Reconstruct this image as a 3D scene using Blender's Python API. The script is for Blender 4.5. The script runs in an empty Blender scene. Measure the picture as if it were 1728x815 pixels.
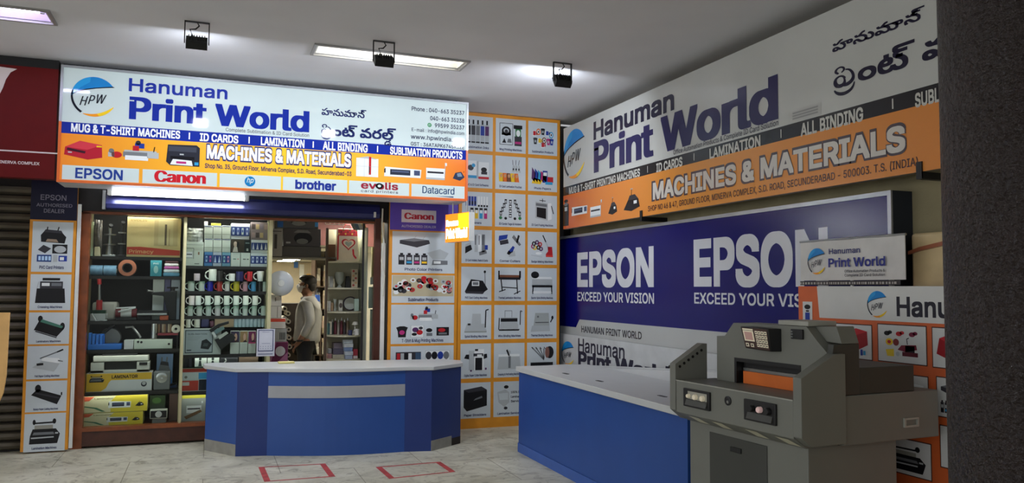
import bpy, math, random
import numpy as np
from mathutils import Vector, Matrix, geometry

random.seed(7)
scene = bpy.context.scene
COL = scene.collection
PI = math.pi

# ------------------------------------------------------------------ camera
# solved from the vanishing points of the facade and of the right wall
FPX, CX, CY, CAMH = 1342.0, 864.0, 407.5, 1.6
_vy = Vector((352 - CX, -(483.5 - CY), FPX)).normalized()
_vx = Vector((4400 - CX, -(512 - CY), FPX)); _vx = (_vx - _vy * _vx.dot(_vy)).normalized()
_vz = _vy.cross(_vx)
RX, RY, RZ = _vx, _vy, _vz            # rows: world axes in camera space (right, up, forward)
CAM = Vector((0, 0, CAMH))
cam_d = bpy.data.cameras.new('camera'); cam = bpy.data.objects.new('camera', cam_d); COL.objects.link(cam)
cam_d.sensor_fit = 'HORIZONTAL'; cam_d.sensor_width = 36.0; cam_d.lens = FPX / 1728.0 * 36.0
cam_d.clip_start = 0.05; cam_d.clip_end = 200
cam.matrix_world = Matrix(((RX[0], RX[1], -RX[2], 0), (RY[0], RY[1], -RY[2], 0), (RZ[0], RZ[1], -RZ[2], CAMH), (0, 0, 0, 1)))
scene.camera = cam

# ------------------------------------------------------------------ light and exposure (tune here)
scene.view_settings.view_transform = 'Standard'
scene.view_settings.look = 'None'
scene.view_settings.gamma = 1.0
scene.view_settings.use_curve_mapping = False
scene.view_settings.exposure = 0.0
WORLD = 1.15            # dim night air coming in from the open side behind the camera
TUBE = 85.0             # fluorescent tube under the shop sign
CEIL_TUBE = 28.0         # tube of the ceiling fixture by the neighbour
FLOOD = 470.0            # LED floodlights on the ceiling
SHOP_AND_FILL_LED = 55.0         # shop ceiling lights: far row seen, nearer panels added
CASE_FILL = 50.0          # fill strip added over the window display, out of view
SHELF_FILL = 12.0        # fill strips added under the shelf edges to brighten the goods
SIGN_GLOW = 0.16        # back-lit shop sign
BOX_GLOW = 6.0          # small projecting light box
w = bpy.data.worlds.new('night'); scene.world = w; w.use_nodes = True
w.node_tree.nodes['Background'].inputs[0].default_value = (0.96, 0.98, 1.0, 1)
_nt = w.node_tree; _tc = _nt.nodes.new('ShaderNodeTexCoord'); _sx = _nt.nodes.new('ShaderNodeSeparateXYZ')
_nt.links.new(_tc.outputs['Generated'], _sx.inputs[0])
_mr = _nt.nodes.new('ShaderNodeMapRange')          # the corridor is brighter towards the neighbour's end than towards the street
_mr.inputs['From Min'].default_value = -1.0; _mr.inputs['From Max'].default_value = 0.0
_mr.inputs['To Min'].default_value = 1.75 * WORLD; _mr.inputs['To Max'].default_value = 0.40 * WORLD
_nt.links.new(_sx.outputs['X'], _mr.inputs['Value']); _nt.links.new(_mr.outputs['Result'], _nt.nodes['Background'].inputs[1])

# ------------------------------------------------------------------ measuring helpers (photo pixel -> point on a plane of the place)
def ray(u, v):
    c = Vector((u - CX, -(v - CY), FPX)); return Vector((RX.dot(c), RY.dot(c), RZ.dot(c)))
def PY(u, v, y): r = ray(u, v); return CAM + r * (y / r.y)
def PX(u, v, x): r = ray(u, v); return CAM + r * (x / r.x)
def PZ(u, v, z): r = ray(u, v); return CAM + r * ((z - CAMH) / r.z)

# ------------------------------------------------------------------ materials
def lin(c):
    c = c / 255.0
    return c / 12.92 if c <= 0.04045 else ((c + 0.055) / 1.055) ** 2.4
def rgb(*c): return (lin(c[0]), lin(c[1]), lin(c[2]), 1)
MATS = {}
def mat(name, col, rough=0.55, metal=0.0, emit=0.0, noise=0.08, scale=6.0, bump=0.0, bscale=60.0, spec=0.5, ecol=None, alpha=None):
    if name in MATS: return MATS[name]
    m = bpy.data.materials.new(name); m.use_nodes = True; nt = m.node_tree; b = nt.nodes['Principled BSDF']
    c = rgb(*col)
    if noise > 0:
        tc = nt.nodes.new('ShaderNodeTexCoord'); nz = nt.nodes.new('ShaderNodeTexNoise'); nz.inputs['Scale'].default_value = scale
        nz.inputs['Detail'].default_value = 4
        nt.links.new(tc.outputs['Object'], nz.inputs['Vector'])
        mr = nt.nodes.new('ShaderNodeMapRange'); mr.inputs['From Min'].default_value = 0.3; mr.inputs['From Max'].default_value = 0.7
        mr.inputs['To Min'].default_value = 1 - noise; mr.inputs['To Max'].default_value = 1 + noise
        nt.links.new(nz.outputs['Fac'], mr.inputs['Value'])
        mx = nt.nodes.new('ShaderNodeMix'); mx.data_type = 'RGBA'; mx.blend_type = 'MULTIPLY'; mx.inputs['Factor'].default_value = 1
        mx.inputs['A'].default_value = c
        nt.links.new(mr.outputs['Result'], mx.inputs['B'])
        nt.links.new(mx.outputs['Result'], b.inputs['Base Color'])
    else:
        b.inputs['Base Color'].default_value = c
    b.inputs['Roughness'].default_value = rough; b.inputs['Metallic'].default_value = metal
    b.inputs['Specular IOR Level'].default_value = spec
    if emit > 0:
        b.inputs['Emission Color'].default_value = rgb(*(ecol or col)); b.inputs['Emission Strength'].default_value = emit
    if bump > 0:
        tc2 = nt.nodes.new('ShaderNodeTexCoord'); n2 = nt.nodes.new('ShaderNodeTexNoise'); n2.inputs['Scale'].default_value = bscale
        n2.inputs['Detail'].default_value = 6
        nt.links.new(tc2.outputs['Object'], n2.inputs['Vector'])
        bp = nt.nodes.new('ShaderNodeBump'); bp.inputs['Strength'].default_value = bump; bp.inputs['Distance'].default_value = 0.02
        nt.links.new(n2.outputs['Fac'], bp.inputs['Height']); nt.links.new(bp.outputs['Normal'], b.inputs['Normal'])
    MATS[name] = m
    return m
def glass_mat(name, tint=(246, 250, 248), gloss=0.05, rough=0.0):
    if name in MATS: return MATS[name]
    m = bpy.data.materials.new(name); m.use_nodes = True; nt = m.node_tree; nt.nodes.clear()
    out = nt.nodes.new('ShaderNodeOutputMaterial'); mx = nt.nodes.new('ShaderNodeMixShader')
    tr = nt.nodes.new('ShaderNodeBsdfTransparent'); tr.inputs[0].default_value = rgb(*tint)
    gl = nt.nodes.new('ShaderNodeBsdfGlossy'); gl.inputs['Roughness'].default_value = rough
    lw = nt.nodes.new('ShaderNodeFresnel'); lw.inputs['IOR'].default_value = 1.2
    ad = nt.nodes.new('ShaderNodeMath'); ad.operation = 'MULTIPLY'; ad.inputs[1].default_value = 1.0
    nt.links.new(lw.outputs[0], ad.inputs[0]); nt.links.new(ad.outputs[0], mx.inputs['Fac'])
    nt.links.new(tr.outputs[0], mx.inputs[1]); nt.links.new(gl.outputs[0], mx.inputs[2]); nt.links.new(mx.outputs[0], out.inputs[0])
    MATS[name] = m
    return m
# printing inks: 'dull' on ordinary posters, 'lit' on the back-lit acrylic sign, 'foil' on glossy unlit flex
def ink(col, kind='dull'):
    n = 'ink_%s_%02x%02x%02x' % ((kind,) + tuple(col))
    if kind == 'lit': return mat(n, col, 0.04, noise=0.03, scale=2, emit=SIGN_GLOW, spec=0.45)
    if kind == 'flex': return mat(n, col, 0.22, noise=0.05, scale=1.5, spec=0.4)
    return mat(n, col, 0.45, noise=0.05, scale=3, spec=0.3)

# ------------------------------------------------------------------ mesh builder
class MB:
    def __init__(s): s.v = []; s.f = []; s.mi = []; s.m = []
    def mid(s, m):
        if m not in s.m: s.m.append(m)
        return s.m.index(m)
    def face(s, pts, m):
        n = len(s.v); s.v += [tuple(p) for p in pts]; s.f.append(tuple(range(n, n + len(pts)))); s.mi.append(s.mid(m))
    def hexa(s, p, m):            # p: 8 points, bottom ring 0-3 then top ring 4-7
        n = len(s.v); s.v += [tuple(q) for q in p]; k = s.mid(m)
        for f in ((3, 2, 1, 0), (4, 5, 6, 7), (0, 1, 5, 4), (1, 2, 6, 5), (2, 3, 7, 6), (3, 0, 4, 7)):
            s.f.append(tuple(n + i for i in f)); s.mi.append(k)
    def box(s, x0, x1, y0, y1, z0, z1, m):
        x0, x1 = min(x0, x1), max(x0, x1); y0, y1 = min(y0, y1), max(y0, y1); z0, z1 = min(z0, z1), max(z0, z1)
        s.hexa([(x0, y0, z0), (x1, y0, z0), (x1, y1, z0), (x0, y1, z0), (x0, y0, z1), (x1, y0, z1), (x1, y1, z1), (x0, y1, z1)], m)
    def prism(s, poly, a0, a1, axis, m):   # poly: 2D loop swept between a0 and a1 along axis
        def P(p, a): return {'x': (a, p[0], p[1]), 'y': (p[0], a, p[1]), 'z': (p[0], p[1], a)}[axis]
        n = len(s.v); k = s.mid(m); N = len(poly)
        s.v += [P(p, a0) for p in poly] + [P(p, a1) for p in poly]
        s.f.append(tuple(range(n, n + N))[::-1]); s.mi.append(k)
        s.f.append(tuple(range(n + N, n + 2 * N))); s.mi.append(k)
        for i in range(N):
            j = (i + 1) % N
            s.f.append((n + i, n + j, n + N + j, n + N + i)); s.mi.append(k)
    def tube(s, pts, r, m, n=8, caps=True):
        pts = [Vector(p) for p in pts]; rr = r if isinstance(r, (list, tuple)) else [r] * len(pts)
        k = s.mid(m); base = len(s.v); up0 = Vector((0, 0, 1))
        for i, p in enumerate(pts):
            d = (pts[min(i + 1, len(pts) - 1)] - pts[max(i - 1, 0)])
            d = d.normalized() if d.length > 1e-9 else up0
            a = d.cross(up0 if abs(d.z) < 0.95 else Vector((1, 0, 0))).normalized(); b = d.cross(a)
            for j in range(n):
                t = 2 * PI * j / n; s.v.append(tuple(p + (a * math.cos(t) + b * math.sin(t)) * rr[i]))
        for i in range(len(pts) - 1):
            for j in range(n):
                q = (j + 1) % n
                s.f.append((base + i * n + j, base + i * n + q, base + (i + 1) * n + q, base + (i + 1) * n + j)); s.mi.append(k)
        if caps:
            s.f.append(tuple(base + j for j in range(n))[::-1]); s.mi.append(k)
            s.f.append(tuple(base + (len(pts) - 1) * n + j for j in range(n))); s.mi.append(k)
    def lathe(s, prof, c, m, n=20, axis='z', close=False):   # prof: (r, h) list
        k = s.mid(m); base = len(s.v); N = len(prof)
        for r, h in prof:
            for j in range(n):
                t = 2 * PI * j / n; a, b = r * math.cos(t), r * math.sin(t)
                o = {'z': (a, b, h), 'y': (a, h, b), 'x': (h, a, b)}[axis]
                s.v.append((c[0] + o[0], c[1] + o[1], c[2] + o[2]))
        for i in range(N - 1):
            for j in range(n):
                q = (j + 1) % n
                s.f.append((base + i * n + j, base + i * n + q, base + (i + 1) * n + q, base + (i + 1) * n + j)); s.mi.append(k)
        for i in (0, N - 1):
            if prof[i][0] > 1e-6 and prof[0] != prof[-1] and abs(prof[i][1] - prof[1 if i == 0 else N - 2][1]) > 1e-5: s.f.append(tuple(base + i * n + j for j in range(n))); s.mi.append(k)
    def ball(s, c, r, m, nu=14, nv=9):
        rx, ry, rz = r if isinstance(r, (list, tuple)) else (r, r, r); k = s.mid(m); base = len(s.v)
        for i in range(nv + 1):
            t = PI * i / nv
            for j in range(nu):
                p = 2 * PI * j / nu
                s.v.append((c[0] + rx * math.sin(t) * math.cos(p), c[1] + ry * math.sin(t) * math.sin(p), c[2] + rz * math.cos(t)))
        for i in range(nv):
            for j in range(nu):
                q = (j + 1) % nu
                s.f.append((base + i * nu + j, base + (i + 1) * nu + j, base + (i + 1) * nu + q, base + i * nu + q)); s.mi.append(k)
    def build(s, name, parent=None, local=False, bevel=0.0, smooth=False, seg=2):
        me = bpy.data.meshes.new(name)
        off = Vector((0, 0, 0))
        if parent is not None and not local: off = Vector(WORLD_LOC.get(parent.name, (0, 0, 0)))
        me.from_pydata([(v[0] - off.x, v[1] - off.y, v[2] - off.z) for v in s.v], [], s.f)
        for m in s.m: me.materials.append(m)
        me.polygons.foreach_set('material_index', s.mi)
        me.validate()
        o = bpy.data.objects.new(name, me); COL.objects.link(o)
        WORLD_LOC[o.name] = tuple(off)
        if parent is not None:
            o.parent = parent
        if smooth or bevel > 0:
            for p in me.polygons: p.use_smooth = True
            me.set_sharp_from_angle(angle=math.radians(40))
        if bevel > 0:
            b = o.modifiers.new('bevel', 'BEVEL'); b.width = bevel; b.segments = seg; b.limit_method = 'ANGLE'; b.angle_limit = math.radians(40)
            b.harden_normals = False
        return o
WORLD_LOC = {}
def tag(o, label=None, cat=None, group=None, kind=None):
    if label: o['label'] = label
    if cat: o['category'] = cat
    if group: o['group'] = group
    if kind: o['kind'] = kind
    return o
def thing(name, label, cat, loc=(0, 0, 0), rz=0.0, group=None):
    o = bpy.data.objects.new(name, None); COL.objects.link(o); o.location = loc; o.rotation_euler = (0, 0, rz)
    o.empty_display_size = 0.1
    WORLD_LOC[o.name] = tuple(loc)
    return tag(o, label, cat, group)
def struct(mb, name, **k):
    o = mb.build(name, **k); o['kind'] = 'structure'; return o
def one(mb, name, label, cat, group=None, **k):
    return tag(mb.build(name, **k), label, cat, group)

# ------------------------------------------------------------------ flat print on a real plane of the place
class Pl:                        # plane facing the viewer: 'Y' = facade planes (u = x), 'X' = right-wall planes (u = -y)
    def __init__(s, axis, c): s.a = axis; s.c = c
    def uv(s, px, py):
        if s.a == 'Y': p = PY(px, py, s.c); return (p.x, p.z)
        p = PX(px, py, s.c); return (-p.y, p.z)
    def p3(s, u, v, d=0.0):
        return (u, s.c - d, v) if s.a == 'Y' else (s.c - d, -u, v)
LAY = 0.0007
class Sheet:
    def __init__(s, pl, kind='dull', base=0.0): s.pl = pl; s.k = kind; s.mb = MB(); s.base = base
    def poly(s, pts, col, lay=1):
        m = col if isinstance(col, bpy.types.Material) else ink(col, s.k)
        s.mb.face([s.pl.p3(u, v, s.base + lay * LAY) for u, v in pts], m)
    def rect(s, u0, v0, u1, v1, col, lay=1): s.poly([(u0, v0), (u1, v0), (u1, v1), (u0, v1)], col, lay)
    def pxrect(s, x0, y0, x1, y1, col, lay=1):
        xm, ym = (x0 + x1) / 2, (y0 + y1) / 2
        s.rect(s.pl.uv(x0, ym)[0], s.pl.uv(xm, y1)[1], s.pl.uv(x1, ym)[0], s.pl.uv(xm, y0)[1], col, lay)
    def ell(s, cu, cv, ru, rv, col, lay=1, n=28, a0=0, a1=2 * PI, rot=0.0):
        P = []
        for i in range(n + (0 if a1 - a0 > 6.28 else 1)):
            t = a0 + (a1 - a0) * i / n; x, y = ru * math.cos(t), rv * math.sin(t)
            P.append((cu + x * math.cos(rot) - y * math.sin(rot), cv + x * math.sin(rot) + y * math.cos(rot)))
        s.poly(P, col, lay)
    def strip(s, pts, wd, col, lay=1):       # constant-width stroke
        for (a, b) in zip(pts[:-1], pts[1:]):
            dx, dy = b[0] - a[0], b[1] - a[1]; L = math.hypot(dx, dy) or 1e-6; nx, ny = -dy / L * wd / 2, dx / L * wd / 2
            s.poly([(a[0] + nx, a[1] + ny), (a[0] - nx, a[1] - ny), (b[0] - nx, b[1] - ny), (b[0] + nx, b[1] + ny)], col, lay)
    def build(s, name, parent=None): return s.mb.build(name, parent)

# letter outlines (grotesque capitals, lower case, figures; a few Telugu signs)
GLYPHS = {
'A': (480, [[16,0,185,509,75,0,187,-509,-68,0,-115,323,-48,155,13,0,-25,-85,-135,-393],[110,142,0,57,260,0,0,-57]]),
'B': (456, [[60,0,0,509,214,-2,30,-6,25,-10,21,-14,17,-16,14,-19,9,-21,6,-23,2,-24,-5,-38,-6,-16,-14,-19,-17,-15,-41,-19,0,-5,32,-8,31,-20,24,-31,9,-19,5,-23,2,-25,-2,-25,-6,-23,-10,-21,-14,-19,-18,-17,-24,-13,-27,-10,-33,-6,-37,-2],[125,57,120,0,36,3,28,7,21,13,14,16,9,19,2,22,-3,24,-10,23,-22,25,-14,9,-37,11,-144,2],[125,285,113,0,35,5,15,6,20,13,15,17,10,22,3,24,-3,21,-7,19,-13,17,-19,13,-24,7,-30,3,-115,0]]),
'C': (510, [[267,-7,-32,2,-30,6,-28,10,-27,14,-24,17,-22,21,-18,25,-16,27,-13,31,-9,33,-6,36,-2,39,2,39,6,36,9,33,13,31,16,28,18,24,22,21,24,18,27,14,28,10,30,6,32,2,26,-2,47,-10,22,-8,40,-25,33,-33,13,-20,11,-21,14,-49,-65,0,-7,25,-12,22,-14,18,-18,15,-20,12,-22,9,-48,7,-30,-3,-28,-8,-25,-13,-23,-18,-20,-23,-16,-27,-16,-50,-4,-29,0,-62,4,-29,16,-49,16,-28,20,-23,23,-18,26,-13,27,-7,30,-3,48,7,22,9,20,12,18,15,14,18,12,22,7,24,65,0,-6,-25,-19,-44,-28,-38,-18,-15,-39,-25,-22,-8,-24,-7]]),
'D': (502, [[219,0,-123,0,0,57,119,0,57,6,46,18,25,18,20,23,16,27,15,49,5,57,-5,57,-15,49,-15,27,-20,22,-24,18,-21,10,-50,12,-156,2,0,57,168,-2,33,-6,31,-9,28,-14,24,-17,22,-20,19,-23,15,-27,13,-30,9,-32,7,-74,-7,-74,-9,-32,-13,-30,-16,-27,-19,-24,-22,-20,-25,-17,-29,-14,-31,-9,-35,-6],[125,509,0,-509,-65,0,0,509]]),
'E': (419, [[60,0,0,509,312,0,0,-57,-247,0,0,-166,230,0,0,-57,-230,0,0,-172,250,0,0,-57]]),
'F': (410, [[60,0,0,509,309,0,0,-57,-244,0,0,-174,221,0,0,-57,-221,0,0,-221]]),
'G': (520, [[269,-7,-33,2,-31,6,-29,10,-27,14,-24,18,-21,21,-19,24,-16,28,-12,30,-10,33,-5,36,-2,39,2,39,5,36,10,33,12,31,16,28,18,24,22,21,24,18,26,14,28,10,30,6,32,2,26,-2,49,-10,23,-10,40,-25,33,-33,13,-20,11,-21,14,-46,-66,0,-21,44,-14,18,-17,16,-19,12,-22,9,-32,7,-47,-2,-27,-8,-26,-13,-23,-18,-19,-22,-16,-28,-16,-50,-4,-29,0,-62,4,-29,16,-49,16,-28,20,-22,23,-19,26,-13,28,-7,31,-3,27,2,26,6,23,10,20,14,17,17,14,21,11,24,6,26,2,29,19,-3,-151,0,0,57,195,0,-2,-86,-5,-29,-8,-26,-27,-46,-37,-36,-47,-25,-26,-8]]),
'H': (517, [[60,0,0,509,65,0,0,-220,267,0,0,220,65,0,0,-509,-65,0,0,232,-267,0,0,-232]]),
'I': (300, [[31,0,0,57,87,0,0,395,-87,0,0,57,238,0,0,-57,-86,0,0,-395,86,0,0,-57]]),
'K': (467, [[104,145,0,71,70,87,190,206,84,0,-217,-233],[60,0,0,509,65,0,0,-509],[372,0,-184,259,40,50,221,-309]]),
'L': (393, [[60,0,0,509,65,0,0,-452,236,0,0,-57]]),
'M': (628, [[60,0,0,509,92,0,125,-322,45,-138,-15,0,35,109,134,351,92,0,0,-509,-64,0,3,457,6,0,-46,-135,-125,-322,-56,0,-116,291,-58,166,7,0,1,-41,2,-416]]),
'N': (523, [[60,0,0,509,76,0,227,-358,51,-96,-9,-1,-6,103,0,352,64,0,0,-509,-76,0,-219,346,-60,106,11,2,6,-163,0,-291]]),
'O': (533, [[267,-7,-32,2,-30,6,-28,10,-27,14,-24,17,-21,21,-19,25,-16,27,-13,31,-9,33,-6,36,-2,39,2,39,6,36,9,33,13,31,16,28,19,24,21,21,24,18,27,14,28,10,30,6,32,2,32,-2,30,-6,28,-10,27,-14,24,-18,21,-21,19,-24,16,-28,13,-31,9,-33,5,-36,2,-39,-2,-39,-5,-36,-9,-33,-13,-31,-16,-27,-19,-25,-21,-21,-24,-17,-27,-14,-28,-10,-30,-6],[267,53,29,2,28,8,25,13,23,18,20,22,16,28,10,24,11,55,1,31,-5,60,-7,27,-10,24,-16,27,-20,23,-23,18,-25,13,-28,7,-29,3,-30,-3,-27,-8,-26,-12,-23,-18,-19,-23,-17,-28,-9,-24,-7,-26,-6,-60,6,-60,7,-26,9,-24,17,-27,19,-23,23,-18,26,-13,27,-8]]),
'P': (445, [[60,0,0,509,175,0,37,-3,33,-7,27,-12,24,-16,19,-19,15,-22,10,-26,7,-27,2,-29,-2,-30,-7,-27,-10,-26,-15,-22,-19,-20,-24,-16,-27,-12,-33,-7,-163,-2,0,56,148,2,22,4,18,8,15,10,21,28,10,34,0,39,-10,35,-21,26,-33,18,-47,6,-107,0,0,-452]]),
'R': (449, [[60,0,0,509,213,-3,32,-6,28,-11,23,-16,20,-18,14,-22,11,-25,6,-27,2,-29,-2,-29,-6,-27,-11,-25,-14,-21,-20,-18,-23,-15,-28,-11,-32,-6,-177,-2,0,57,162,1,40,11,21,14,15,19,6,16,4,17,0,38,-10,34,-21,25,-34,16,-46,6,-108,0,0,-452],[353,0,-123,229,73,0,125,-229]]),
'S': (447, [[224,-9,-36,2,-32,6,-28,10,-26,14,-21,17,-17,20,-13,23,-9,26,-4,28,66,0,10,-35,22,-26,30,-17,38,-9,42,0,40,10,31,19,21,27,8,33,-4,22,-10,18,-16,14,-36,18,-126,38,-26,11,-42,29,-19,24,-11,28,-4,31,2,28,8,25,13,23,17,20,21,16,25,14,27,10,30,6,32,2,32,-2,30,-6,27,-10,24,-14,20,-16,17,-19,13,-22,8,-24,3,-25,-64,0,-5,24,-12,19,-18,16,-22,12,-26,7,-50,1,-37,-9,-22,-13,-16,-17,-11,-20,-3,-22,4,-24,12,-18,17,-15,21,-11,143,-44,47,-26,13,-12,23,-28,7,-18,6,-41,-2,-27,-7,-25,-13,-23,-16,-21,-21,-18,-47,-23,-50,-10]]),
'T': (449, [[32,452,0,57,385,0,0,-57,-160,0,0,-452,-64,0,0,452]]),
'U': (517, [[259,-8,-56,6,-49,17,-28,18,-23,22,-18,25,-14,28,-8,32,-3,33,0,336,64,0,0,-331,2,-23,6,-22,9,-20,12,-18,16,-15,18,-12,21,-9,24,-6,27,-1,26,1,24,6,22,9,18,12,15,15,13,18,8,20,8,45,0,331,64,0,0,-336,-3,-33,-8,-32,-13,-28,-19,-25,-23,-22,-28,-18,-48,-17]]),
'V': (480, [[204,0,-188,509,68,0,115,-322,49,-156,-13,0,25,84,135,394,68,0,-185,-509]]),
'W': (686, [[155,0,-139,509,66,0,85,-330,30,-139,-8,0,18,88,99,381,74,0,90,-347,27,-122,-9,0,18,88,97,381,67,0,-140,-509,-75,0,-93,345,-26,130,14,0,-20,-104,-100,-371]]),
'X': (474, [[18,0,199,284,0,-48,-188,273,75,0,100,-148,39,-69,-11,0,29,53,113,164,72,0,-187,-270,0,48,197,-287,-74,0,-114,165,-38,66,14,0,-19,-35,-134,-196]]),
'Y': (472, [[203,0,0,208,-187,301,75,0,122,-200,37,-79,-26,0,18,45,38,69,101,165,74,0,-187,-301,0,-208]]),
'Z': (438, [[42,0,0,46,264,385,35,45,7,-22,-308,-2,0,57,357,0,0,-47,-263,-381,-37,-48,-7,21,309,3,0,-57]]),
'a': (389, [[160,-9,-45,6,-21,8,-18,10,-16,14,-12,16,-10,18,-6,21,-2,24,6,38,7,15,15,18,34,21,51,14,91,13,31,8,8,8,3,12,-3,24,-6,18,-11,14,-16,11,-20,7,-24,2,-25,-2,-22,-7,-17,-9,-14,-12,-18,-27,-59,17,23,40,15,15,35,22,19,7,40,8,42,0,24,-4,32,-10,29,-19,22,-30,8,-19,7,-50,0,-251,-60,0,0,52,-5,0,-20,-27,-16,-13,-37,-16],[170,45,22,2,36,12,20,15,15,19,9,22,4,23,0,52,-30,-11,-92,-15,-20,-5,-17,-9,-14,-11,-8,-15,-3,-19,2,-18,8,-15,12,-11,16,-9]]),
'b': (424, [[229,-8,-40,5,-17,7,-19,13,-15,14,-20,28,-6,0,0,-59,-59,0,0,509,61,0,0,-190,4,0,19,27,15,14,19,13,36,10,52,-1,28,-8,26,-13,22,-19,19,-22,16,-27,9,-23,10,-52,0,-58,-10,-52,-9,-24,-15,-27,-19,-23,-23,-18,-25,-13,-28,-9],[220,47,22,2,20,6,17,11,15,14,22,37,7,22,5,50,-1,26,-11,46,-21,37,-15,13,-18,11,-19,6,-23,2,-22,-2,-20,-6,-17,-10,-14,-13,-22,-36,-11,-47,-1,-27,1,-27,11,-47,10,-20,12,-17,15,-13,17,-10,19,-6]]),
'c': (396, [[207,-8,-33,3,-30,8,-27,13,-24,19,-21,23,-16,27,-10,23,-10,51,-2,28,6,56,6,25,10,23,16,27,21,23,24,19,27,14,30,8,33,2,53,-7,24,-9,21,-12,19,-15,16,-19,16,-29,6,-16,-59,-15,-13,27,-20,22,-28,14,-16,4,-42,-1,-21,-7,-18,-11,-15,-14,-12,-18,-10,-20,-10,-46,0,-49,4,-24,16,-42,12,-17,15,-14,18,-11,21,-6,23,-3,36,6,28,14,21,23,12,28,59,-15,-13,-32,-9,-14,-16,-19,-19,-16,-45,-22]]),
'd': (424, [[195,-8,-30,2,-28,9,-26,13,-22,18,-19,23,-15,27,-16,49,-4,27,0,58,11,52,9,23,15,27,19,22,23,19,25,13,28,8,53,1,35,-10,19,-13,15,-14,19,-27,5,0,0,190,61,0,0,-509,-59,0,0,59,-6,0,-20,-28,-15,-14,-20,-13,-35,-11],[205,47,21,2,20,6,17,10,15,13,12,17,9,20,11,47,2,27,-6,52,-6,22,-10,19,-12,17,-15,13,-17,10,-19,6,-22,2,-23,-2,-20,-6,-17,-11,-15,-13,-22,-37,-6,-22,-6,-50,6,-50,7,-22,9,-20,12,-17,15,-14,17,-11,20,-6]]),
'e': (404, [[212,-8,-35,3,-32,8,-28,13,-25,19,-20,23,-16,27,-10,23,-11,51,-1,28,5,55,7,25,9,23,16,27,20,23,24,19,27,14,30,9,33,2,41,-4,39,-14,34,-25,15,-17,23,-42,8,-26,6,-62,0,-25,-296,0,0,52,263,0,-28,-19,-6,46,-16,38,-25,28,-17,9,-19,5,-22,2,-22,-2,-19,-5,-18,-10,-27,-27,-10,-16,-12,-39,1,-80,4,-24,8,-21,11,-18,14,-15,16,-12,18,-8,43,-7,42,7,17,8,14,12,12,15,9,17,59,-14,-17,-36,-13,-16,-33,-25,-41,-17]]),
'f': (254, [[228,379,0,-52,-222,0,0,52],[81,0,0,432,6,38,20,29,13,11,32,15,35,5,47,-6,9,-3,-16,-53,-32,6,-24,-4,-17,-10,-9,-17,-3,-24,0,-419]]),
'g': (425, [[207,-151,-51,5,-42,14,-32,22,-12,13,-19,28,50,28,21,-25,14,-12,33,-15,38,-4,29,2,25,8,21,12,16,17,10,24,3,28,0,74,-5,0,-19,-27,-15,-13,-20,-12,-35,-10,-52,1,-27,7,-25,13,-23,16,-19,22,-16,25,-16,46,-4,27,0,57,11,51,9,22,16,27,19,22,22,19,26,13,28,8,30,2,41,-5,36,-19,15,-14,20,-27,5,0,0,60,59,0,0,-388,-2,-31,-7,-27,-13,-23,-16,-19,-20,-15,-23,-12,-26,-8],[205,59,22,2,19,5,18,9,14,12,12,16,17,39,5,51,-1,26,-11,45,-21,35,-15,13,-17,10,-20,6,-22,2,-23,-2,-19,-6,-18,-10,-15,-14,-21,-36,-11,-44,-2,-25,2,-26,11,-44,22,-35,14,-12,18,-10,20,-5]]),
'h': (410, [[114,227,0,-227,-61,0,0,509,61,0,0,-222,-12,0,14,32,16,25,20,18,23,12,25,8,27,2,25,-1,23,-6,20,-8,18,-13,15,-16,13,-19,9,-23,5,-27,2,-271,-61,0,0,235,-3,28,-7,23,-13,18,-17,14,-21,8,-25,3,-18,-1,-31,-11,-20,-14,-15,-20,-7,-17]]),
'i': (167, [[53,0,0,379,61,0,0,-379],[84,443,-17,3,-13,9,-10,13,-3,15,3,16,10,13,13,9,17,3,16,-3,14,-9,9,-13,3,-16,-3,-15,-9,-13,-14,-9]]),
'k': (381, [[110,137,0,75,11,0,163,167,76,0,-176,-180,-7,0],[53,0,0,509,61,0,0,-509],[294,0,-146,186,43,43,181,-229]]),
'l': (189, [[139,-2,-27,2,-21,8,-17,12,-12,17,-7,22,-2,25,0,425,61,0,1,-432,5,-15,10,-8,16,-2,24,2,11,-51]]),
'm': (610, [[53,0,0,379,59,0,0,-84,-4,0,14,36,10,15,19,17,21,13,23,8,24,2,26,-3,23,-8,19,-14,16,-19,11,-22,7,-25,-9,0,14,34,11,14,27,23,34,15,39,5,41,-6,36,-19,15,-15,12,-18,9,-21,5,-24,2,-283,-61,0,0,254,-3,25,-8,19,-12,15,-17,10,-18,6,-19,1,-24,-2,-21,-8,-16,-13,-13,-17,-7,-20,-3,-23,0,-247,-61,0,0,260,-2,20,-7,17,-12,14,-15,11,-18,6,-21,2,-21,-2,-20,-8,-18,-13,-14,-18,-7,-15,-5,-36,0,-238]]),
'n': (410, [[114,227,0,-227,-61,0,0,379,59,0,0,-92,-10,0,14,32,16,25,20,18,23,12,25,8,27,2,25,-1,23,-6,20,-8,18,-13,15,-16,13,-19,9,-23,5,-27,2,-271,-61,0,0,235,-3,28,-7,23,-13,18,-17,14,-21,8,-25,3,-18,-1,-31,-11,-20,-14,-15,-20,-7,-17]]),
'o': (415, [[207,-8,-33,3,-30,8,-27,13,-24,19,-21,23,-16,27,-10,23,-10,51,-2,28,6,56,6,25,10,23,16,27,21,23,24,19,27,14,30,8,33,2,34,-2,30,-8,28,-14,24,-19,20,-23,16,-27,10,-23,11,-52,1,-29,-5,-54,-7,-25,-10,-23,-16,-27,-20,-23,-24,-19,-28,-13,-30,-8],[207,46,24,3,21,6,18,11,15,14,13,17,9,20,11,46,1,24,-5,49,-7,22,-9,20,-13,18,-15,14,-18,11,-21,7,-24,2,-23,-2,-21,-7,-18,-11,-15,-14,-12,-18,-10,-20,-6,-22,-6,-49,2,-24,10,-46,10,-20,12,-17,15,-14,18,-11,21,-6]]),
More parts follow.
